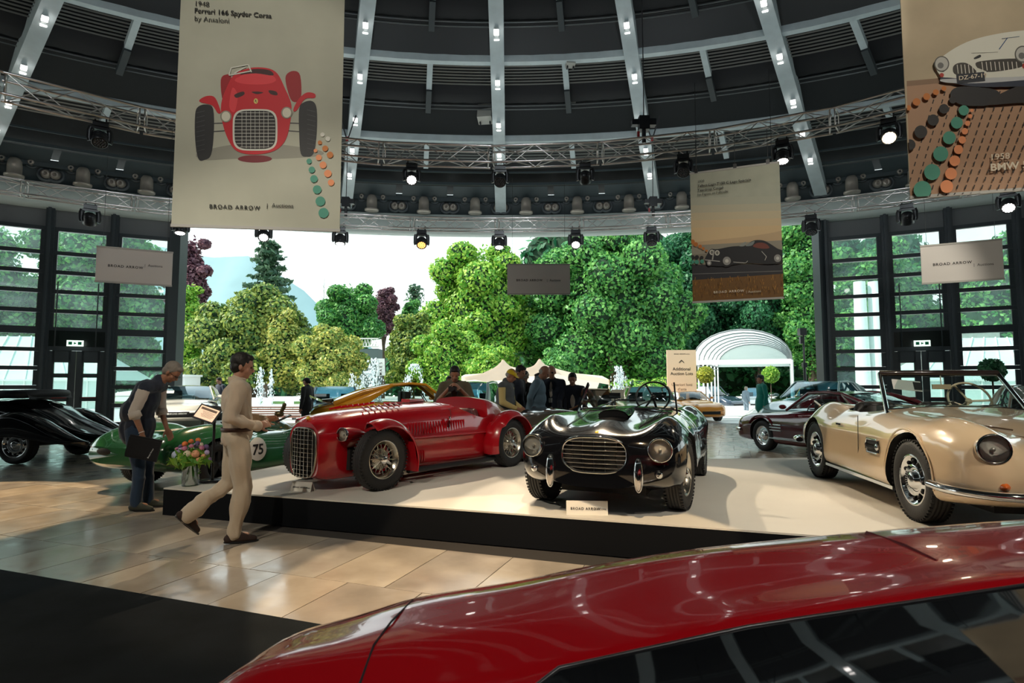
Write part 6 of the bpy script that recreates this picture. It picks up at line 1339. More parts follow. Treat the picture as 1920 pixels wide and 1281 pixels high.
B3.poly([(1398, 462), (1408, 455), (1415, 453), (1410, 461)], srgb(130, 140, 140)); B3.poly([(1412, 463), (1418, 457), (1430, 456), (1439, 460), (1442, 466), (1428, 467)], srgb(120, 60, 48)); B3.poly([(1386, 462), (1398, 454), (1396, 462)], srgb(150, 155, 150))
for u, v, r in ((1363, 490, 11), (1458, 485, 10), (1330, 494, 6)): B3.disc(u, v, r, r*1.05, BKp); B3.disc(u, v, r*.68, r*.72, srgb(150, 150, 148)); B3.disc(u, v, r*.3, r*.3, srgb(210, 210, 205))
B3.line((1375, 492), (1398, 494), .01, srgb(190, 190, 186)); B3.line((1398, 494), (1402, 490), .008, srgb(190, 190, 186)); B3.line((1428, 472), (1437, 482), .008, srgb(200, 200, 196)); B3.line((1437, 482), (1434, 489), .008, srgb(200, 200, 196))
for u, v in ((1335, 474), (1345, 475)): B3.disc(u, v, 4.5, 5, srgb(200, 200, 190)); B3.disc(u, v, 2.5, 3, srgb(110, 110, 104))
B3.line((1339, 470), (1336, 488), .02, srgb(165, 165, 158)); B3.line((1322, 488), (1350, 491), .012, srgb(185, 185, 180))
for (u, v, r, cc) in ((1299, 454, 4, BRp), (1305, 459, 4, BRp), (1313, 463, 3.4, BRp), (1319, 467, 2.8, BRp), (1325, 471, 2.2, BRp), (1299, 483, 3.6, BKp), (1307, 483, 3.8, BKp), (1316, 484, 3.4, BKp), (1299, 492, 3.5, TEALp), (1307, 492, 4, TEALp), (1317, 491, 3.6, TEALp)): B3.disc(u, v, r, r, cc)
B3.end()
B3.text('1938', 1308, 344, 4.3); B3.text('Talbot-Lago T150 C Lago Sp\u00e9ciale', 1308, 352.5, 4.6, bold=.016); B3.text('Teardrop Coup\u00e9', 1308, 360.5, 4.6, bold=.016); B3.text('by Figoni et Falaschi', 1308, 368.5, 4.6)
B3.text('BROAD ARROW', 1338, 551, 4.4, M_cream_ink, bold=.018, space=1.2); B3.text('| Auctions', 1399, 550, 4.4, M_cream_ink)
for u in (1305, 1378, 1440):
    x, z = B3.uv(u, 318); b = MB(); b.tube([(x, 0, B3.h), (x, 0, B3.h+.55)], .004, 4); b.box((x, 0, B3.h+.03), (.05, .02, .07)); b.build('hanging_wire', M_black, B3.root)
# small grey boards
M_sg = mat('board_grey', (.68, .66, .64), .6)
for (tl, tr, bl, Yl, Yr, lab, tx0, ty0, hp, al) in (((180, 462), (322, 462), (178, 528), 10.1, 10.6, 'small grey hanging board in front of the left glazed wall', 202, 500, 4.6, 0), ((951, 496), (1069, 496), (951, 552), 13.2, 13.2, 'small grey hanging board in front of the garden trees', 968, 527.5, 4.0, 0), ((1727, 462), (1884, 462), (1729, 533), 10.1, 9.6, 'small grey hanging board in front of the right glazed wall', 1749, 499, 4.8, 0)):
    F = Flat('hanging_board', lab, 'sign', tl, tr, bl, Yl, Yr, M_sg, rope=1.2 if tl[0] != 951 else 2.2); F.k = 2
    w_ = tr[0]-tl[0]; F.text('BROAD ARROW', tx0, ty0, hp, bold=.02, space=1.22); F.text('|', tx0+w_*.485, ty0, hp); F.text('Auctions', tx0+w_*.53, ty0, hp)
# platform cards
def card(u, v, w, h, rz, lab, side=True):
    p = P(u, v, Z=.30); o = thing('platform_card', lab, 'sign', p, rz); b = MB(); b.slab([(-w/2, 0, 0), (w/2, 0, 0), (w/2, .03, h), (-w/2, .03, h)], (0, .004, 0)); b.slab([(-w/2, .09, 0), (w/2, .09, 0), (w/2, .03, h), (-w/2, .03, h)], (0, .004, 0)); b.build('folded_card', mat('card_cream_white', (.78, .75, .68), .6), o)
    for s_, x, sz, bd, sp in (('BROAD ARROW', -w*.40, w*.085, .02, 1.2), ('|', w*.12, w*.085, 0, 1), ('Auctions', w*.17, w*.08, 0, 1)): text(o, s_, sz, M_ink, Matrix.Translation((x, h*.35*.27-.004, h*.36)) @ Matrix.Rotation(pi/2-.27, 4, 'X'), bd, 'LEFT', 'lettering', sp, .0004)
card(1101, 966, .37, .12, R(-4), 'white folded name card on the platform before the black barchetta')
card(563, 922, .26, .10, R(-18), 'white folded name card on the platform before the red spyder')

# vase with flowers, information stand
p = P(352, 912, Z=.30); o = thing('flower_vase', 'glass cylinder vase with mixed flower bouquet on the platform corner', 'vase', (p.x, p.y+.05, .30))
b = MB(); b.lathe([(0, .006), (.105, .006), (.108, .012), (.108, .29), (.102, .29), (.101, .014), (0, .012)], n=28); b.build('glass_cylinder', glass('vase_glass', (.95, .98, .97), .8), o)
b = MB(); b.lathe([(0, .015), (.098, .015), (.098, .2), (0, .2)], n=24); b.build('water', glass('vase_water', (.93, .97, .94), .4), o)
rng = random.Random(11); b = MB()
for k in range(26): a = rng.random()*6.3; r0 = rng.uniform(.02, .08); r1 = rng.uniform(.05, .22); b.tube([(r0*cos(a+2), r0*sin(a+2), .02), (.05*cos(a), .05*sin(a), .28), (r1*cos(a), r1*sin(a), .42)], .004, 5)
b.build('stems', mat('stem_green', (.06, .16, .03), .6), o)
leafmesh('leaves', [(0, 0, .36, .19, .19, .09), (0, 0, .2, .07, .07, .12), (0, 0, .33, .25, .25, .05)], 420, .055, LG, seed=2, parent=o, aspect=3)
FC = {'orange': (.85, .22, .06), 'peach': (.88, .42, .24), 'lilac': (.50, .42, .68), 'pale_blue': (.55, .62, .80), 'ivory': (.85, .76, .55), 'pink': (.62, .22, .36), 'violet': (.16, .10, .24)}
fl_spots = [('pale_blue', -.17, -.06, .40, .085), ('pale_blue', -.13, -.1, .33, .075), ('lilac', -.10, -.08, .46, .06), ('orange', -.06, -.06, .54, .055), ('orange', .0, -.02, .57, .05), ('pink', -.03, -.12, .49, .05), ('ivory', .02, -.14, .42, .07), ('ivory', .0, -.15, .35, .05), ('peach', .12, -.12, .42, .075), ('peach', .15, -.10, .34, .06),
            ('peach', .19, -.05, .38, .05), ('violet', .10, -.04, .55, .045), ('violet', .2, 0, .5, .05), ('pink', .16, -.04, .49, .05), ('lilac', .22, -.02, .43, .05), ('orange', .06, .05, .58, .05), ('violet', -.16, .02, .50, .045), ('pink', -.2, .0, .47, .04), ('ivory', .08, .08, .52, .05), ('lilac', .0, .12, .5, .06), ('violet', .24, .02, .34, .04), ('pink', .05, -.10, .52, .04)]
for cn, x, y, z, r in fl_spots:
    b = MB(); b.sphere((x, y, z), r*.5, 8, 6)
    for ly in range(3):
        for q in range(7-ly):
            a = 2*pi*q/(7-ly)+ly*.5; e = .2+.45*ly; d = Vector((cos(a)*cos(e), sin(a)*cos(e), sin(e))); n_ = Vector((x, y, z-.30)).normalized(); rot = Vector((0, 0, 1)).rotation_difference(n_)
            d = rot @ d; b.sphere(Vector((x, y, z))+d*r*.55, (r*.42, r*.42, r*.16), 6, 4, d.to_track_quat('Z', 'Y').to_matrix())
    b.build('flower', mat('petal_'+cn, FC[cn], .6, var=.2, vscale=40), o)
o.scale = (.84, .84, .88)
p = P(398, 903, Z=.30); o = thing('information_stand', 'black tablet stand with round base between vase and walking man', 'stand', (p.x, p.y, .30), R(10))
b = MB(); b.lathe([(0, .022), (.15, .02), (.16, .008), (.16, 0), (0, 0)], n=32); b.build('base', M_black, o)
b = MB(); b.tube([(0, 0, .02), (0, 0, .74)], .016, 10); b.tube([(0, 0, .72), (-.04, -.04, .78)], .02, 8); b.build('pole', M_black, o)
b = MB(); b.M = Matrix.Translation((-.07, -.05, .81)) @ Matrix.Rotation(R(58), 4, 'X') @ Matrix.Rotation(R(-22), 4, 'Z'); b.box((0, 0, 0), (.27, .20, .016)); scr = b.build('tablet', M_black, o)
s_ = MB(); s_.M = b.M; s_.box((0, 0, .009), (.235, .165, .002)); s_.m = 1; s_.box((0, .05, .0105), (.2, .03, .001))
for k in range(6): s_.box((.02, .02-.014*k, .0105), (.17-.02*(k % 3), .004, .001))
s_.build('screen', [mat('screen_glow', (.90, .62, .42), .4, em=.55), mat('screen_text', (.25, .17, .12), .5)], scr)
# ------------------------------------------------------------------ people
SKIN = mat('skin', (.46, .23, .15), .5, var=.06, vscale=30, sheen=.1); SKIN2 = mat('skin_tanned', (.36, .17, .10), .5, var=.06, vscale=30)
def capsule(b, p0, p1, r0, r1, n=12, flat=1.0):
    p0 = Vector(p0); p1 = Vector(p1); d = (p1-p0); L = d.length
    if L < 1e-5: b.sphere(p0, r0, n, 8); return
    d.normalize(); u = d.orthogonal().normalized(); w = d.cross(u); rows = []
    for a in (-80, -55, -28, 0): a = R(a); rows.append((p0+d*r0*sin(a), r0*cos(a)))
    for a in (0, 28, 55, 80): a = R(a); rows.append((p1+d*r1*sin(a), r1*cos(a)))
    vs = []; fs = []; k = len(rows)
    for c, r in rows: vs += [c+(u*cos(2*pi*i/n)+w*sin(2*pi*i/n)*flat)*r for i in range(n)]
    for j in range(k-1): fs += [(j*n+i, j*n+(i+1) % n, (j+1)*n+(i+1) % n, (j+1)*n+i) for i in range(n)]
    fs.append(tuple(range(n))[::-1]); fs.append(tuple((k-1)*n+i for i in range(n))); b.add(vs, fs, True)
def remesh(b, name, m, parent, vox, smooth=3, wr=0., ws=8.):
    o = b.build(name, m, parent, fix=False); r = o.modifiers.new('r', 'REMESH'); r.mode = 'VOXEL'; r.voxel_size = vox; r.use_smooth_shade = True
    s = o.modifiers.new('s', 'SMOOTH'); s.factor = .5; s.iterations = smooth; apply_mods(o)
    if wr:
        me = o.data; n = len(me.vertices); co = np.empty(n*3, np.float32); me.vertices.foreach_get('co', co); co = co.reshape(-1, 3); no = np.array([v.normal[:] for v in me.vertices], np.float32)
        d = np.array([noise.noise(Vector((c[0]*ws*1.2, c[1]*ws*1.2, c[2]*ws*.6)))+.5*noise.noise(Vector((c[0]*ws*3, c[1]*ws*3, c[2]*ws*1.4+c[0]*9))) for c in co], np.float32)
        co += no*(d*wr)[:, None]; me.vertices.foreach_set('co', co.ravel()); me.update()
    for p in o.data.polygons: p.use_smooth = True
    return o
def ellipsoid_stack(b, items):    # items: (center, rx(front-back), ry(side), rz, rotation matrix)
    for c, r, rot in items: b.sphere(c, r, 16, 12, rot)
def head(b, c, rot, s=1., hat=False):
    g = lambda x, y, z: Vector(c)+rot @ (Vector((x, y, z))*s)
    b.sphere(g(-.006, 0, .03), (.097*s, .077*s, .098*s), 16, 12, rot); b.sphere(g(.022, 0, -.035), (.066*s, .058*s, .078*s), 14, 10, rot)
    b.sphere(g(.045, 0, -.085), (.034*s, .030*s, .026*s), 10, 8, rot)
    capsule(b, g(.082, 0, .012), g(.103, 0, -.026), .010*s, .014*s, 8); b.sphere(g(.070, 0, .022), (.022*s, .05*s, .012*s), 10, 8, rot)
    b.sphere(g(.084, 0, -.052), (.012*s, .024*s, .010*s), 10, 8, rot)
    for q in (-1, 1): b.sphere(g(-.008, q*.078, -.008), (.018*s, .010*s, .031*s), 10, 8, rot); b.sphere(g(.05, q*.04, -.025), (.025*s, .022*s, .028*s), 8, 8, rot)
def hand(b, w, d, nrm, s=1., curl=.5, side=1, fine=True, grip=0.):
    """w wrist, d direction of the palm, nrm back-of-hand normal"""
    w = Vector(w); d = Vector(d).normalized(); nrm = (Vector(nrm)-d*Vector(nrm).dot(d)).normalized(); t = d.cross(nrm)*side
    rot = Matrix((d, t, nrm)).transposed(); b.sphere(w+d*.045*s, (.052*s, .040*s, .017*s), 12, 8, rot); capsule(b, w-d*.02*s, w+d*.02*s, .025*s, .026*s, 10)
    for k, (off, L) in enumerate(((-.030, .066), (-.011, .076), (.010, .072), (.029, .058))):
        p = w+d*.082*s+t*off*s; a = curl*.45; q = p+(d*cos(a)-nrm*sin(a))*L*.45*s; a2 = curl*1.2+grip; r_ = q+(d*cos(a2)-nrm*sin(a2))*L*.35*s; a3 = curl*1.8+grip; e = r_+(d*cos(a3)-nrm*sin(a3))*L*.25*s
        capsule(b, p-d*.02*s, q, .0095*s, .009*s, 8); capsule(b, q, r_, .009*s, .0082*s, 8); capsule(b, r_, e, .0082*s, .007*s, 8)
    p = w+d*.025*s-t*.030*s; q = p+(d*.6-t*.7-nrm*.3).normalized()*.035*s; e = q+(d*.9-t*.25-nrm*.4).normalized()*.032*s
    capsule(b, p, q, .014*s, .011*s, 8); capsule(b, q, e, .011*s, .009*s, 8)
def person(label, loc, rz, J, H=1.78, top=None, trou=None, shoe=None, hair=None, skin=SKIN, vox=.011, top_ext=1.0, long_sleeve=True, girth=1., female=False, extras=None, group=None, wr=.004, vest=None, hands=True, hcurl=.5, skirt=False):
    """J: joints in a frame facing +x, y left, z up, for a 1.78 m figure"""
    o = thing('person', label, 'person', loc, rz, group); s = H/1.78; J = {k: Vector(v)*s for k, v in J.items() if not isinstance(v, (int, float))} | {k: v for k, v in J.items() if isinstance(v, (int, float))}
    hp = J.get('hp', 0.); hy = J.get('hy', 0.); hr = J.get('hroll', 0.)
    HR = (Matrix.Rotation(hy, 3, 'Z') @ Matrix.Rotation(hp, 3, 'Y') @ Matrix.Rotation(hr, 3, 'X'))
    ax = (J['chest']-J['pelvis']).normalized(); lat = (J['shL']-J['shR']).normalized(); fwd = lat.cross(ax).normalized(); TR = Matrix((fwd, lat, ax)).transposed()
    def torso(b, k=0., belly=0.):
        pv, ch, nk = J['pelvis'], J['chest'], J['neck']; mid = (pv+ch)/2
        if 'bow' in J: mid = mid-fwd*J['bow']
        b.sphere(pv, ((.115+k)*girth*s, (.160+k)*s, (.13+k)*s), 16, 12, TR); b.sphere(mid+fwd*belly, ((.112+k+belly*.6)*girth*s, (.150+k)*girth*s, (.17+k)*s), 16, 12, TR)
        b.sphere(ch, ((.118+k)*girth*s, (.170+k)*s, (.19+k)*s), 16, 12, TR); b.sphere(ch+ax*.10*s, ((.098+k)*s, (.165+k)*s, (.11+k)*s), 16, 12, TR)
        for q in ('shL', 'shR'): capsule(b, nk-ax*.04*s, J[q]-ax*.012*s, (.058+k)*s, (.052+k*.8)*s)
        capsule(b, mid, ch, (.10+k)*girth*s, (.11+k)*girth*s)
    def arms(b, k=0., f_=1.0, only=None):
        for q in 'LR':
            if only and q not in only: continue
            a, e, w = J['sh'+q], J['el'+q], J['wr'+q]; capsule(b, a-ax*.012*s, e, (.052+k)*s, (.043+k)*s); w2 = e+(w-e)*f_
            if f_ > .05: capsule(b, e, w2, (.043+k)*s, ((.043-.016*f_)+k)*s)
    def legs(b, k=0., f_=1.0):
        for q in 'LR':
            h_, kn, an = J['hip'+q], J['kn'+q], J['an'+q]; capsule(b, h_, kn, (.090+k)*s, (.058+k)*s); capsule(b, kn, kn+(an-kn)*f_, (.056+k)*s, (.040+k*1.5)*s); capsule(b, kn+(an-kn)*.3, kn+(an-kn)*.31, (.060+k)*s, (.060+k)*s)
    # body
    b = MB(); torso(b, -.008, 0); arms(b, -.002); legs(b, -.006); capsule(b, J['neck']-ax*.03*s, J['head']-HR @ Vector((.012, 0, .06))*s, .056*s, .052*s); head(b, J['head'], HR, s)
    for q in 'LR':
        capsule(b, J['an'+q]-Vector((0, 0, .02)), J['an'+q]+(J['to'+q]-J['an'+q])*.5, .035*s, .03*s)
        if hands:
            d = J.get('hd'+q, (J['wr'+q]-J['el'+q])); n_ = J.get('hn'+q, lat*(1 if q == 'L' else -1)); hand(b, J['wr'+q], d, n_, s*1.03, J.get('cu'+q, hcurl), 1 if q == 'L' else -1)
    body = remesh(b, 'body', skin, o, vox*.62 if vox < .012 else vox*.8, 2)
    if top:
        b = MB(); torso(b, .018, J.get('belly', 0.)); 
        if long_sleeve is not None: arms(b, .016, 1.0 if long_sleeve is True else long_sleeve)
        capsule(b, J['neck']-ax*.06*s, J['neck']+ax*.005*s, .072*s, .066*s)
        if skirt: capsule(b, J['pelvis'], J['pelvis']-Vector((0, 0, .18)), .18*s, .19*s)
        remesh(b, 'shirt' if not skirt else 'jacket', top, o, vox, 3, wr, 7)
    if vest: b = MB(); torso(b, .028, J.get('belly', 0.)); capsule(b, J['neck']-ax*.05*s, J['neck']+ax*.02*s, .080*s, .074*s); capsule(b, J['pelvis'], J['pelvis']-ax*.08*s, .165*girth*s, .16*girth*s); remesh(b, 'vest', vest, o, vox, 3, wr, 7)
    if trou:
        b = MB(); pv = J['pelvis']; lw = J.get('wide', 0.); b.sphere(pv-ax*.02, ((.120)*girth*s, (.165)*s, .12*s), 16, 12, TR); legs(b, .014+lw*.6, .93)
        for q in 'LR': capsule(b, J['kn'+q], J['kn'+q]+(J['an'+q]-J['kn'+q])*1.0, (.070+lw)*s, (.060+lw*1.2)*s)
        remesh(b, 'trousers', trou, o, vox, 3, wr, 6)
    for q in 'LR':
        if not shoe: break
        a, t = J['an'+q], J['to'+q]; d0 = (t-a).normalized(); sd = d0.cross(Vector((0, 0, 1))).normalized(); n0 = sd.cross(d0); f_ = (d0*cos(.24)+n0*sin(.24)); n_ = sd.cross(f_); b = MB()
        capsule(b, a-f_*.050*s-n_*.045*s, a+f_*.07*s-n_*.048*s, .040*s, .043*s, flat=.95); capsule(b, a+f_*.06*s-n_*.045*s, a+f_*.165*s-n_*.056*s, .045*s, .030*s); capsule(b, a-f_*.028*s-n_*.02*s, a-f_*.005*s+n_*.0*s, .042*s, .044*s); capsule(b, a-f_*.01*s-n_*.02*s, a+f_*.09*s-n_*.035*s, .042*s, .040*s)
        sh_ = remesh(b, 'shoe', shoe, o, .009 if vox < .012 else .014, 2)
        b = MB(); c_ = a+f_*.062*s-n_*.082*s; n2 = 20
        ring = [c_+f_*(.148*s*cos(2*pi*i/n2))+sd*(.042*s*sin(2*pi*i/n2)*(1+.15*cos(2*pi*i/n2))) for i in range(n2)]
        b.slab(ring, n_*.014); b.build('sole', M_black, sh_)
    if hair:
        hm, style = hair; b = MB(); c = J['head']; g = lambda x, y, z: c+HR @ (Vector((x, y, z))*s)
        if style == 'short':
            b.sphere(g(-.018, 0, .052), (.098*s, .084*s, .088*s), 16, 12, HR); b.sphere(g(-.045, 0, -.005), (.062*s, .077*s, .072*s), 14, 10, HR); b.sphere(g(.045, 0, .092), (.045*s, .06*s, .03*s), 10, 8, HR)
            for q in (-1, 1): b.sphere(g(-.004, q*.073, .028), (.03*s, .012*s, .04*s), 8, 8, HR)
        elif style == 'fringe': b.sphere(g(-.04, 0, .0), (.065*s, .082*s, .055*s), 14, 10, HR)
        elif style == 'bun': b.sphere(g(-.025, 0, .03), (.092*s, .083*s, .085*s), 14, 10, HR); b.sphere(g(-.11, 0, -.02), (.035*s, .035*s, .045*s), 10, 8, HR)
        remesh(b, 'hair', hm, o, .007 if vox < .012 else .012, 1, .004, 40)
    # eyes
    b = MB()
    for q in (-1, 1): b.sphere(J['head']+HR @ (Vector((.0795, q*.031, .003))*s), .0085*s, 8, 6)
    b.build('eyes', mat('eye_dark', (.05, .035, .03), .2), body)
    if extras: extras(o, J, HR, s)
    return o
def std(lean=0., hp=0., hy=0., arms='down', legs='stand', bow=0., belly=0.):
    L = lambda x, z: (x+(z-.95)*sin(lean), (z-.95)*cos(lean)+.95)
    J = {}
    def put(k, x, y, z): q = L(x, z); J[k] = (q[0], y, q[1])
    put('pelvis', 0, 0, .97); put('chest', 0, 0, 1.25); put('neck', -.01, 0, 1.46); put('shL', 0, .19, 1.41); put('shR', 0, -.19, 1.41)
    n = Vector(J['neck']); hd = lean*.6+hp; J['head'] = tuple(n+Vector((.04+.13*sin(hd), 0, .13*cos(min(hd, 1.3))))); J['hp'] = hd; J['hy'] = hy; J['bow'] = bow; J['belly'] = belly
    for q, s in (('L', 1), ('R', -1)):
        sh = Vector(J['sh'+q])
        if arms == 'down': e = sh+Vector((-.02, s*.05, -.29)); w = e+Vector((.06, 0, -.26))
        elif arms == 'camera': e = sh+Vector((.05, s*.10, -.28)); w = e+Vector((.24, -s*.20, .22))
        elif arms == 'back': e = sh+Vector((-.12, s*.05, -.27)); w = e+Vector((-.02, -s*.15, -.22))
        elif arms == 'front': e = sh+Vector((.02, s*.04, -.29)); w = e+Vector((.20, -s*.10, -.10))
        elif arms == 'lean': e = sh+Vector((.12, s*.06, -.26)); w = e+Vector((.22, -s*.02, -.12))
        elif arms == 'pockets': e = sh+Vector((-.08, s*.10, -.27)); w = e+Vector((.12, -s*.08, -.2))
        elif arms == 'hips': e = sh+Vector((-.05, s*.06, -.28)); w = e+Vector((.12, -s*.05, -.22))
        J['el'+q] = tuple(e); J['wr'+q] = tuple(w)
        J['hip'+q] = (0, s*.09, .93); J['kn'+q] = (.02, s*.10, .50); J['an'+q] = (0, s*.105, .085); J['to'+q] = (.19, s*.13, .035)
    return J
HAIRD = mat('hair_dark', (.012, .009, .008), .6); HAIRG = mat('hair_grey', (.22, .19, .16), .7); HAIRS = mat('hair_silver', (.45, .42, .38), .7)
F = lambda n, c, r=.85, **k: mat('cloth_'+n, c, r, bump=.25, bscale=120, sheen=.2, **k)
LINEN = F('cream_linen', (.60, .48, .36)); LINENT = F('ecru_linen', (.56, .46, .34)); NAVY = F('navy', (.018, .026, .048)); DEN = F('denim', (.022, .05, .10)); JEANJ = F('denim_jacket', (.12, .20, .27)); WHS = F('white_shirt', (.66, .58, .50)); OLV = F('olive', (.11, .095, .06)); BLKc = F('black', (.012, .013, .016)); KHA = F('khaki', (.50, .44, .34)); YELS = F('butter_yellow', (.72, .55, .22)); GRYV = F('grey_quilt', (.09, .10, .11)); GRNU = F('uniform_green', (.0, .20, .15)); GSUIT = F('grey_suit', (.16, .22, .28))
BRSH = mat('suede_brown', (.035, .018, .014), .8); OLSH = mat('loafer_olive', (.05, .055, .04), .7)

# walking man in linen
J = std(); J.update({'pelvis': (0, 0, .98), 'chest': (.0, 0, 1.27), 'neck': (-.01, 0, 1.47), 'head': (.035, 0, 1.615), 'hp': .16, 'hy': R(-14), 'shL': (.02, .195, 1.42), 'shR': (-.02, -.195, 1.42),
    'wide': .008, 'elR': (-.09, -.25, 1.14), 'wrR': (.15, -.19, 1.06), 'elL': (.04, .25, 1.14), 'wrL': (.27, .12, 1.10),
    'hdR': (.9, .28, .25), 'hdL': (.9, -.2, .2), 'hnR': (0, -.9, .5), 'hnL': (0, .8, .6), 'cuR': .8, 'cuL': .9,
    'hipR': (0, -.09, .93), 'knR': (.06, -.10, .51), 'anR': (.0, -.10, .09), 'toR': (.19, -.12, .035),
    'hipL': (0, .09, .93), 'knL': (-.02, .10, .52), 'anL': (-.36, .10, .27), 'toL': (-.25, .13, .085)})
def ex(o, J, HR, s):
    b = MB(); b.lathe([(.168, -.018), (.176, -.016), (.176, .018), (.168, .018)], n=32); b.v = [(J['pelvis'].x+x*.76*s, y*.96*s, z+1.03*s) for x, y, z in b.v]; b.build('belt', mat('belt_brown', (.06, .02, .012), .5), o)
    b = MB(); b.lathe([(.070, -.02), (.082, .035), (.074, .045), (.062, .0)], c=J['neck']-Vector((.0, 0, .0)), ax=(.1, 0, 1), n=20); b.build('collar', LINEN, o)
    for q in 'RL':
        d = (J['wr'+q]-J['el'+q]).normalized(); b = MB(); b.lathe([(.037, -.04), (.045, -.04), (.047, .02), (.036, .025)], c=J['wr'+q]-d*.01, ax=d, n=16); b.build('cuff', LINEN, o)
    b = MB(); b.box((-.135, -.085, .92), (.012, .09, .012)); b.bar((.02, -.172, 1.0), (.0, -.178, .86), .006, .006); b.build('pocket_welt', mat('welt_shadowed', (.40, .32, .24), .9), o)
wm = person('man in cream linen shirt and trousers walking past the platform', (-2.62, 5.62, .0), R(34), J, 1.80, LINEN, LINENT, BRSH, (HAIRD, 'short'), SKIN, vox=.010, wr=.026, extras=ex, hcurl=.9)
# his phone and small drone-like gadget
h = Vector((-2.62, 5.62, 0))+Matrix.Rotation(R(34), 3, 'Z') @ Vector((.41, -.06, 1.13)); b = MB(); b.box((0, 0, 0), (.15, .075, .01), Matrix.Rotation(R(-25), 3, 'Y')); e = b.build('mobile_phone', M_black); e.location = h; e.rotation_euler = (0, 0, R(34)); tag(e, 'thin black phone held out by the walking man in linen', 'phone')
h = Vector((-2.62, 5.62, 0))+Matrix.Rotation(R(34), 3, 'Z') @ Vector((.40, .07, 1.17)); b = MB(); b.sphere((0, 0, 0), (.05, .035, .03), 10, 8); b.cyl((.02, 0, .02), (.05, 0, .08), .018, .022); b.sphere((.05, 0, .09), .022, 8, 6); e = b.build('hand_camera', mat('gadget_brass', (.10, .08, .04), .3, .6)); e.location = h; tag(e, 'small dark hand camera held in the far hand of the linen man', 'camera')

# bending man with folder
J = std(); J.update({'pelvis': (-.13, 0, .98), 'chest': (-.07, 0, 1.29), 'neck': (.08, 0, 1.50), 'head': (.215, 0, 1.605), 'hp': .72, 'hy': 0., 'bow': .07, 'belly': .03,
    'shL': (.03, .20, 1.45), 'shR': (.02, -.20, 1.43), 'elR': (-.06, -.27, 1.15), 'wrR': (.04, -.27, .90), 'elL': (.0, .26, 1.17), 'wrL': (.10, .22, .92),
    'hdR': (.05, 0, -1), 'hnR': (0, -1, 0), 'cuR': .55, 'hdL': (.5, 0, -1), 'hnL': (0, 1, 0),
    'hipR': (-.13, -.09, .93), 'knR': (-.06, -.10, .50), 'anR': (-.06, -.10, .09), 'toR': (.13, -.12, .035), 'hipL': (-.13, .09, .93), 'knL': (-.04, .10, .50), 'anL': (-.03, .10, .09), 'toL': (.16, .12, .035)})
def ex(o, J, HR, s):
    for q in 'RL':
        d = (J['wr'+q]-J['el'+q]).normalized(); c = J['el'+q]+d*.03; b = MB(); b.lathe([(.050, -.03), (.063, -.03), (.066, .04), (.052, .045)], c=c, ax=d, n=18); b.build('rolled_cuff', WHS, o)
    b = MB(); d = (J['wrR']-J['elR']).normalized(); b.lathe([(.028, -.004), (.032, 0), (.028, .004)], c=J['wrR']-d*.02, ax=d, n=18); b.build('bracelet', M_white, o)
    b = MB()
    for q in (-1, 1): b.tube([J['head']+HR @ Vector((.098, q*.034+.022*cos(t), .004+.018*sin(t))) for t in [2*pi*i/14 for i in range(14)]], .002, 5, closed=True); b.tube([J['head']+HR @ Vector((.095, q*.058, .006)), J['head']+HR @ Vector((-.01, q*.083, .01))], .002, 5)
    b.build('glasses', M_black, o)
    b = MB()
    for k in range(9): z = 1.0+.05*k; b.box((.0, 0, 0), (.001, .001, .001))
    b.build('vest_stitching', NAVY, o) if False else None
person('grey haired man in navy vest bending over beside the platform corner', (-4.30, 7.02, 0), R(8), J, 1.78, WHS, DEN, OLSH, (HAIRG, 'short'), SKIN2, vox=.010, long_sleeve=.18, girth=1.12, vest=NAVY, wr=.015, extras=ex)
h = Vector((-4.30, 7.02, 0))+Matrix.Rotation(R(8), 3, 'Z') @ Vector((.075, -.30, .74)); b = MB(); b.box((0, 0, 0), (.34, .028, .25)); b.box((0, -.004, .0), (.345, .03, .20)); e = b.build('folder', mat('folder_black', (.012, .012, .014), .45)); e.location = h; e.rotation_euler = (0, R(12), R(8)); tag(e, 'black folder carried low by the bending man in vest', 'folder')
text(e, 'catalogue' if False else 'Broad Arrow', .022, M_white, Matrix.Translation((.10, -.0205, -.04)) @ Matrix.Rotation(R(-75), 4, 'Y') @ Matrix.Rotation(pi/2, 4, 'X'), name='lettering')

# visitors further back; heads placed from where they stand
def at(u, Y): return (P(u, 700, Y=Y).x, Y, -.012)
def cap(col, bill=True, flat=False):
    def f(o, J, HR, s):
        c = J['head']; b = MB(); g = Matrix.Translation(c+HR @ Vector((-.005, 0, .045))) @ HR.to_4x4(); b.M = g
        if flat: b.lathe([(0, .085), (.088, .085), (.088, .012), (.0, .01)], n=20); b.slab([(.05, -.06, .02), (.05, .06, .02), (.13, .03, .0), (.13, -.03, .0)], (0, 0, .01))
        else:
            b.lathe([(0, .072), (.05, .065), (.086, .035), (.099, .0), (.094, -.01)], n=20); rows = [[(.06+.10*t*(1-.25*y*y), y*.075, .0-.02*t) for y in np.linspace(-1, 1, 7)] for t in (0, .5, 1)]; b.grid(rows); b.grid([[(p[0], p[1], p[2]-.006) for p in r_] for r_ in rows])
        b.build('cap', col, o)
    return f
def lanyard(o, J, HR, s):
    b = MB(); c = J['chest']; n = J['neck']; b.tube([n+Vector((.02, .06, -.0)), c+Vector((.15, .03, 0)), c+Vector((.165, 0, -.14)), c+Vector((.15, -.03, 0)), n+Vector((.02, -.06, 0))], .005, 5); b.box(c+Vector((.17, 0, -.2)), (.006, .07, .10)); b.build('lanyard', BLKc if False else mat('badge_white', (.6, .6, .6), .5), o)
def open_shirt(col):
    def f(o, J, HR, s):
        b = MB(); c = J['chest']; b.sphere(c+Vector((.075, 0, -.02)), (.075, .055, .22), 12, 10); b.build('shirt_front', col, o)
        if col is not WHS: lanyard(o, J, HR, s)
    return f
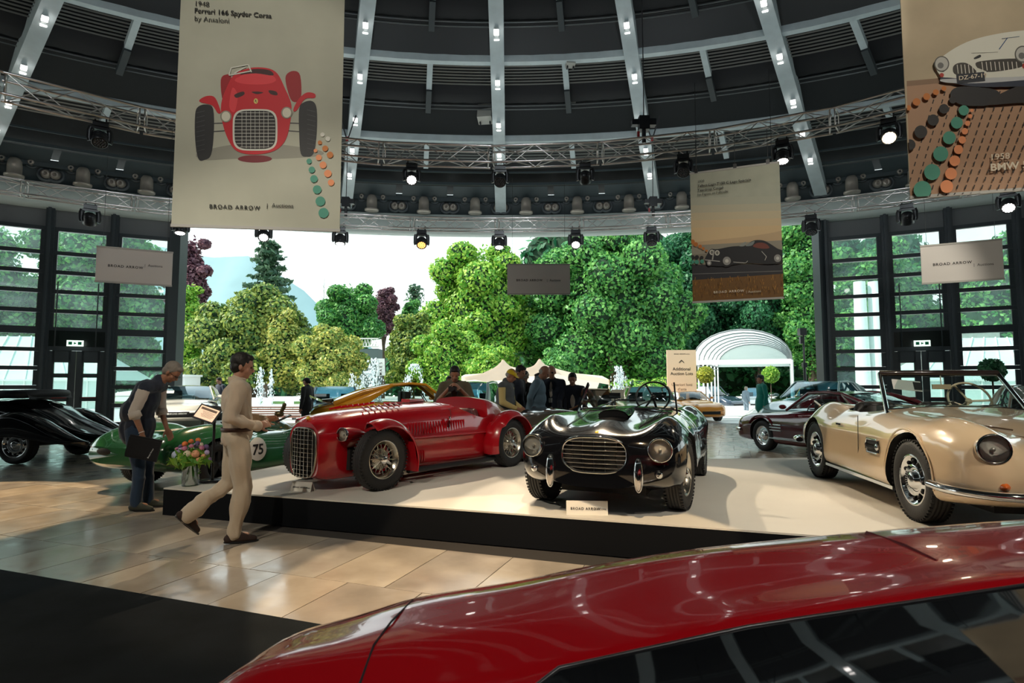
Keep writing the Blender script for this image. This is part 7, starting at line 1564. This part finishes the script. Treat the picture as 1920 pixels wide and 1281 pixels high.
def both(*fs):
    def f(*a): [g(*a) for g in fs if g]
    return f
V = .018
person('security guard in dark uniform and cap with back half turned', (*at(577, 16.2)[:2], -.012), R(165), std(hp=.05, arms='down'), 1.72, BLKc, BLKc, BLKc, (HAIRD, 'bun'), SKIN, vox=V, skirt=True, extras=both(cap(BLKc), lambda o, J, HR, s: None))
def camx(o, J, HR, s):
    b = MB(); b.tube([J['neck']+Vector((.03, .08, -.03)), J['chest']+Vector((.2, .03, -.05)), J['chest']+Vector((.2, -.03, -.05)), J['neck']+Vector((.03, -.08, -.03))], .011, 6); b.build('camera_strap', M_black, o)
person('photographer in olive shirt looking down at camera with both hands', at(853, 9.9), R(-86), std(hp=.42, arms='camera'), 1.85, OLV, KHA, BRSH, (HAIRD, 'short'), SKIN2, vox=.013, long_sleeve=.02, extras=camx)
h = Vector(at(853, 9.9))+Vector((.0, -.36, 1.40)); b = MB(); b.box((0, 0, 0), (.135, .06, .09)); b.box((0, -.0, .05), (.05, .05, .03)); b.cyl((0, -.03, 0), (0, -.12, 0), .036, .034, 16); e = b.build('camera', M_black); e.location = h; tag(e, 'black camera held by the photographer in olive shirt', 'camera')
person('bystander in yellow safety vest hidden behind the photographer', at(842, 15.2), R(-70), std(arms='down'), 1.74, F('hi_vis', (.62, .78, .05)), BLKc, BLKc, (HAIRD, 'short'), SKIN, vox=V)
person('distant man in dark polo walking by the magnolia', (P(414, 700, Y=22).x, 22, -.012), R(-120), std(hp=.2, arms='hips'), 1.78, NAVY, KHA, BRSH, (HAIRD, 'short'), SKIN, vox=V, long_sleeve=.02)
person('elderly man in yellow cap, yellow shirt and grey quilted vest', at(944, 10.7), R(-22), std(lean=.12, hp=.35, arms='front', belly=.02), 1.84, YELS, NAVY, BRSH, (HAIRS, 'fringe'), SKIN, vox=.014, vest=GRYV, girth=1.12, extras=cap(mat('cap_yellow', (.85, .60, .02), .7)))
person('man in dark navy jacket behind the yellow capped man', at(968, 11.7), R(-30), std(lean=.04, hp=.3), 1.92, NAVY, KHA, BRSH, (HAIRD, 'short'), SKIN, vox=V, skirt=True)
person('visitor in light cap half hidden behind the denim jacket man', at(984, 12.2), R(-95), std(hp=.3, arms='front'), 1.82, BLKc, BLKc, BLKc, (HAIRD, 'short'), SKIN, vox=V, extras=both(cap(KHA), lanyard))
person('bald man in light denim jacket with hands behind his back', at(1004, 11.3), R(-10), std(lean=.12, hp=.45, arms='back', belly=.02), 1.92, JEANJ, F('dark_trouser', (.04, .05, .07)), BRSH, (HAIRS, 'fringe'), SKIN, vox=.014, girth=1.12, skirt=True)
def shades(o, J, HR, s):
    b = MB(); 
    for q in (-1, 1): b.sphere(J['head']+HR @ Vector((.092, q*.033, .006)), (.012, .027, .016), 10, 6, HR)
    b.build('sunglasses', M_black, o)
person('bald man in dark blazer with sunglasses and lanyard', at(1035, 11.9), R(-105), std(hp=.15, arms='down'), 1.92, NAVY, KHA, BRSH, None, SKIN, vox=.014, skirt=True, extras=both(open_shirt(WHS), shades, lanyard))
person('visitor with dark hair between the two bald men', at(1013, 13.0), R(-160), std(hp=.1), 1.78, BLKc, BLKc, BLKc, (HAIRD, 'short'), SKIN, vox=V)
person('man in navy suit leaning forward over the bronze roadster', at(1074, 12.0), R(-98), std(lean=.38, hp=.0, arms='lean'), 1.80, NAVY, NAVY, BRSH, (HAIRD, 'short'), SKIN, vox=.014, skirt=False, extras=open_shirt(WHS))
person('doorman in green uniform and dark flat cap', (P(1427, 700, Y=17.2).x, 17.2, -.012), R(182), std(arms='down'), 1.80, GRNU, GRNU, BLKc, (HAIRD, 'short'), SKIN, vox=.016, skirt=True, extras=cap(F('cap_dark', (.03, .05, .06)), flat=True))
person('distant visitor in grey suit walking under the canopy', (P(1397, 700, Y=33).x, 33, -.32), R(20), std(hp=.1), 1.70, GSUIT, GSUIT, BLKc, (HAIRG, 'short'), SKIN, vox=.02)
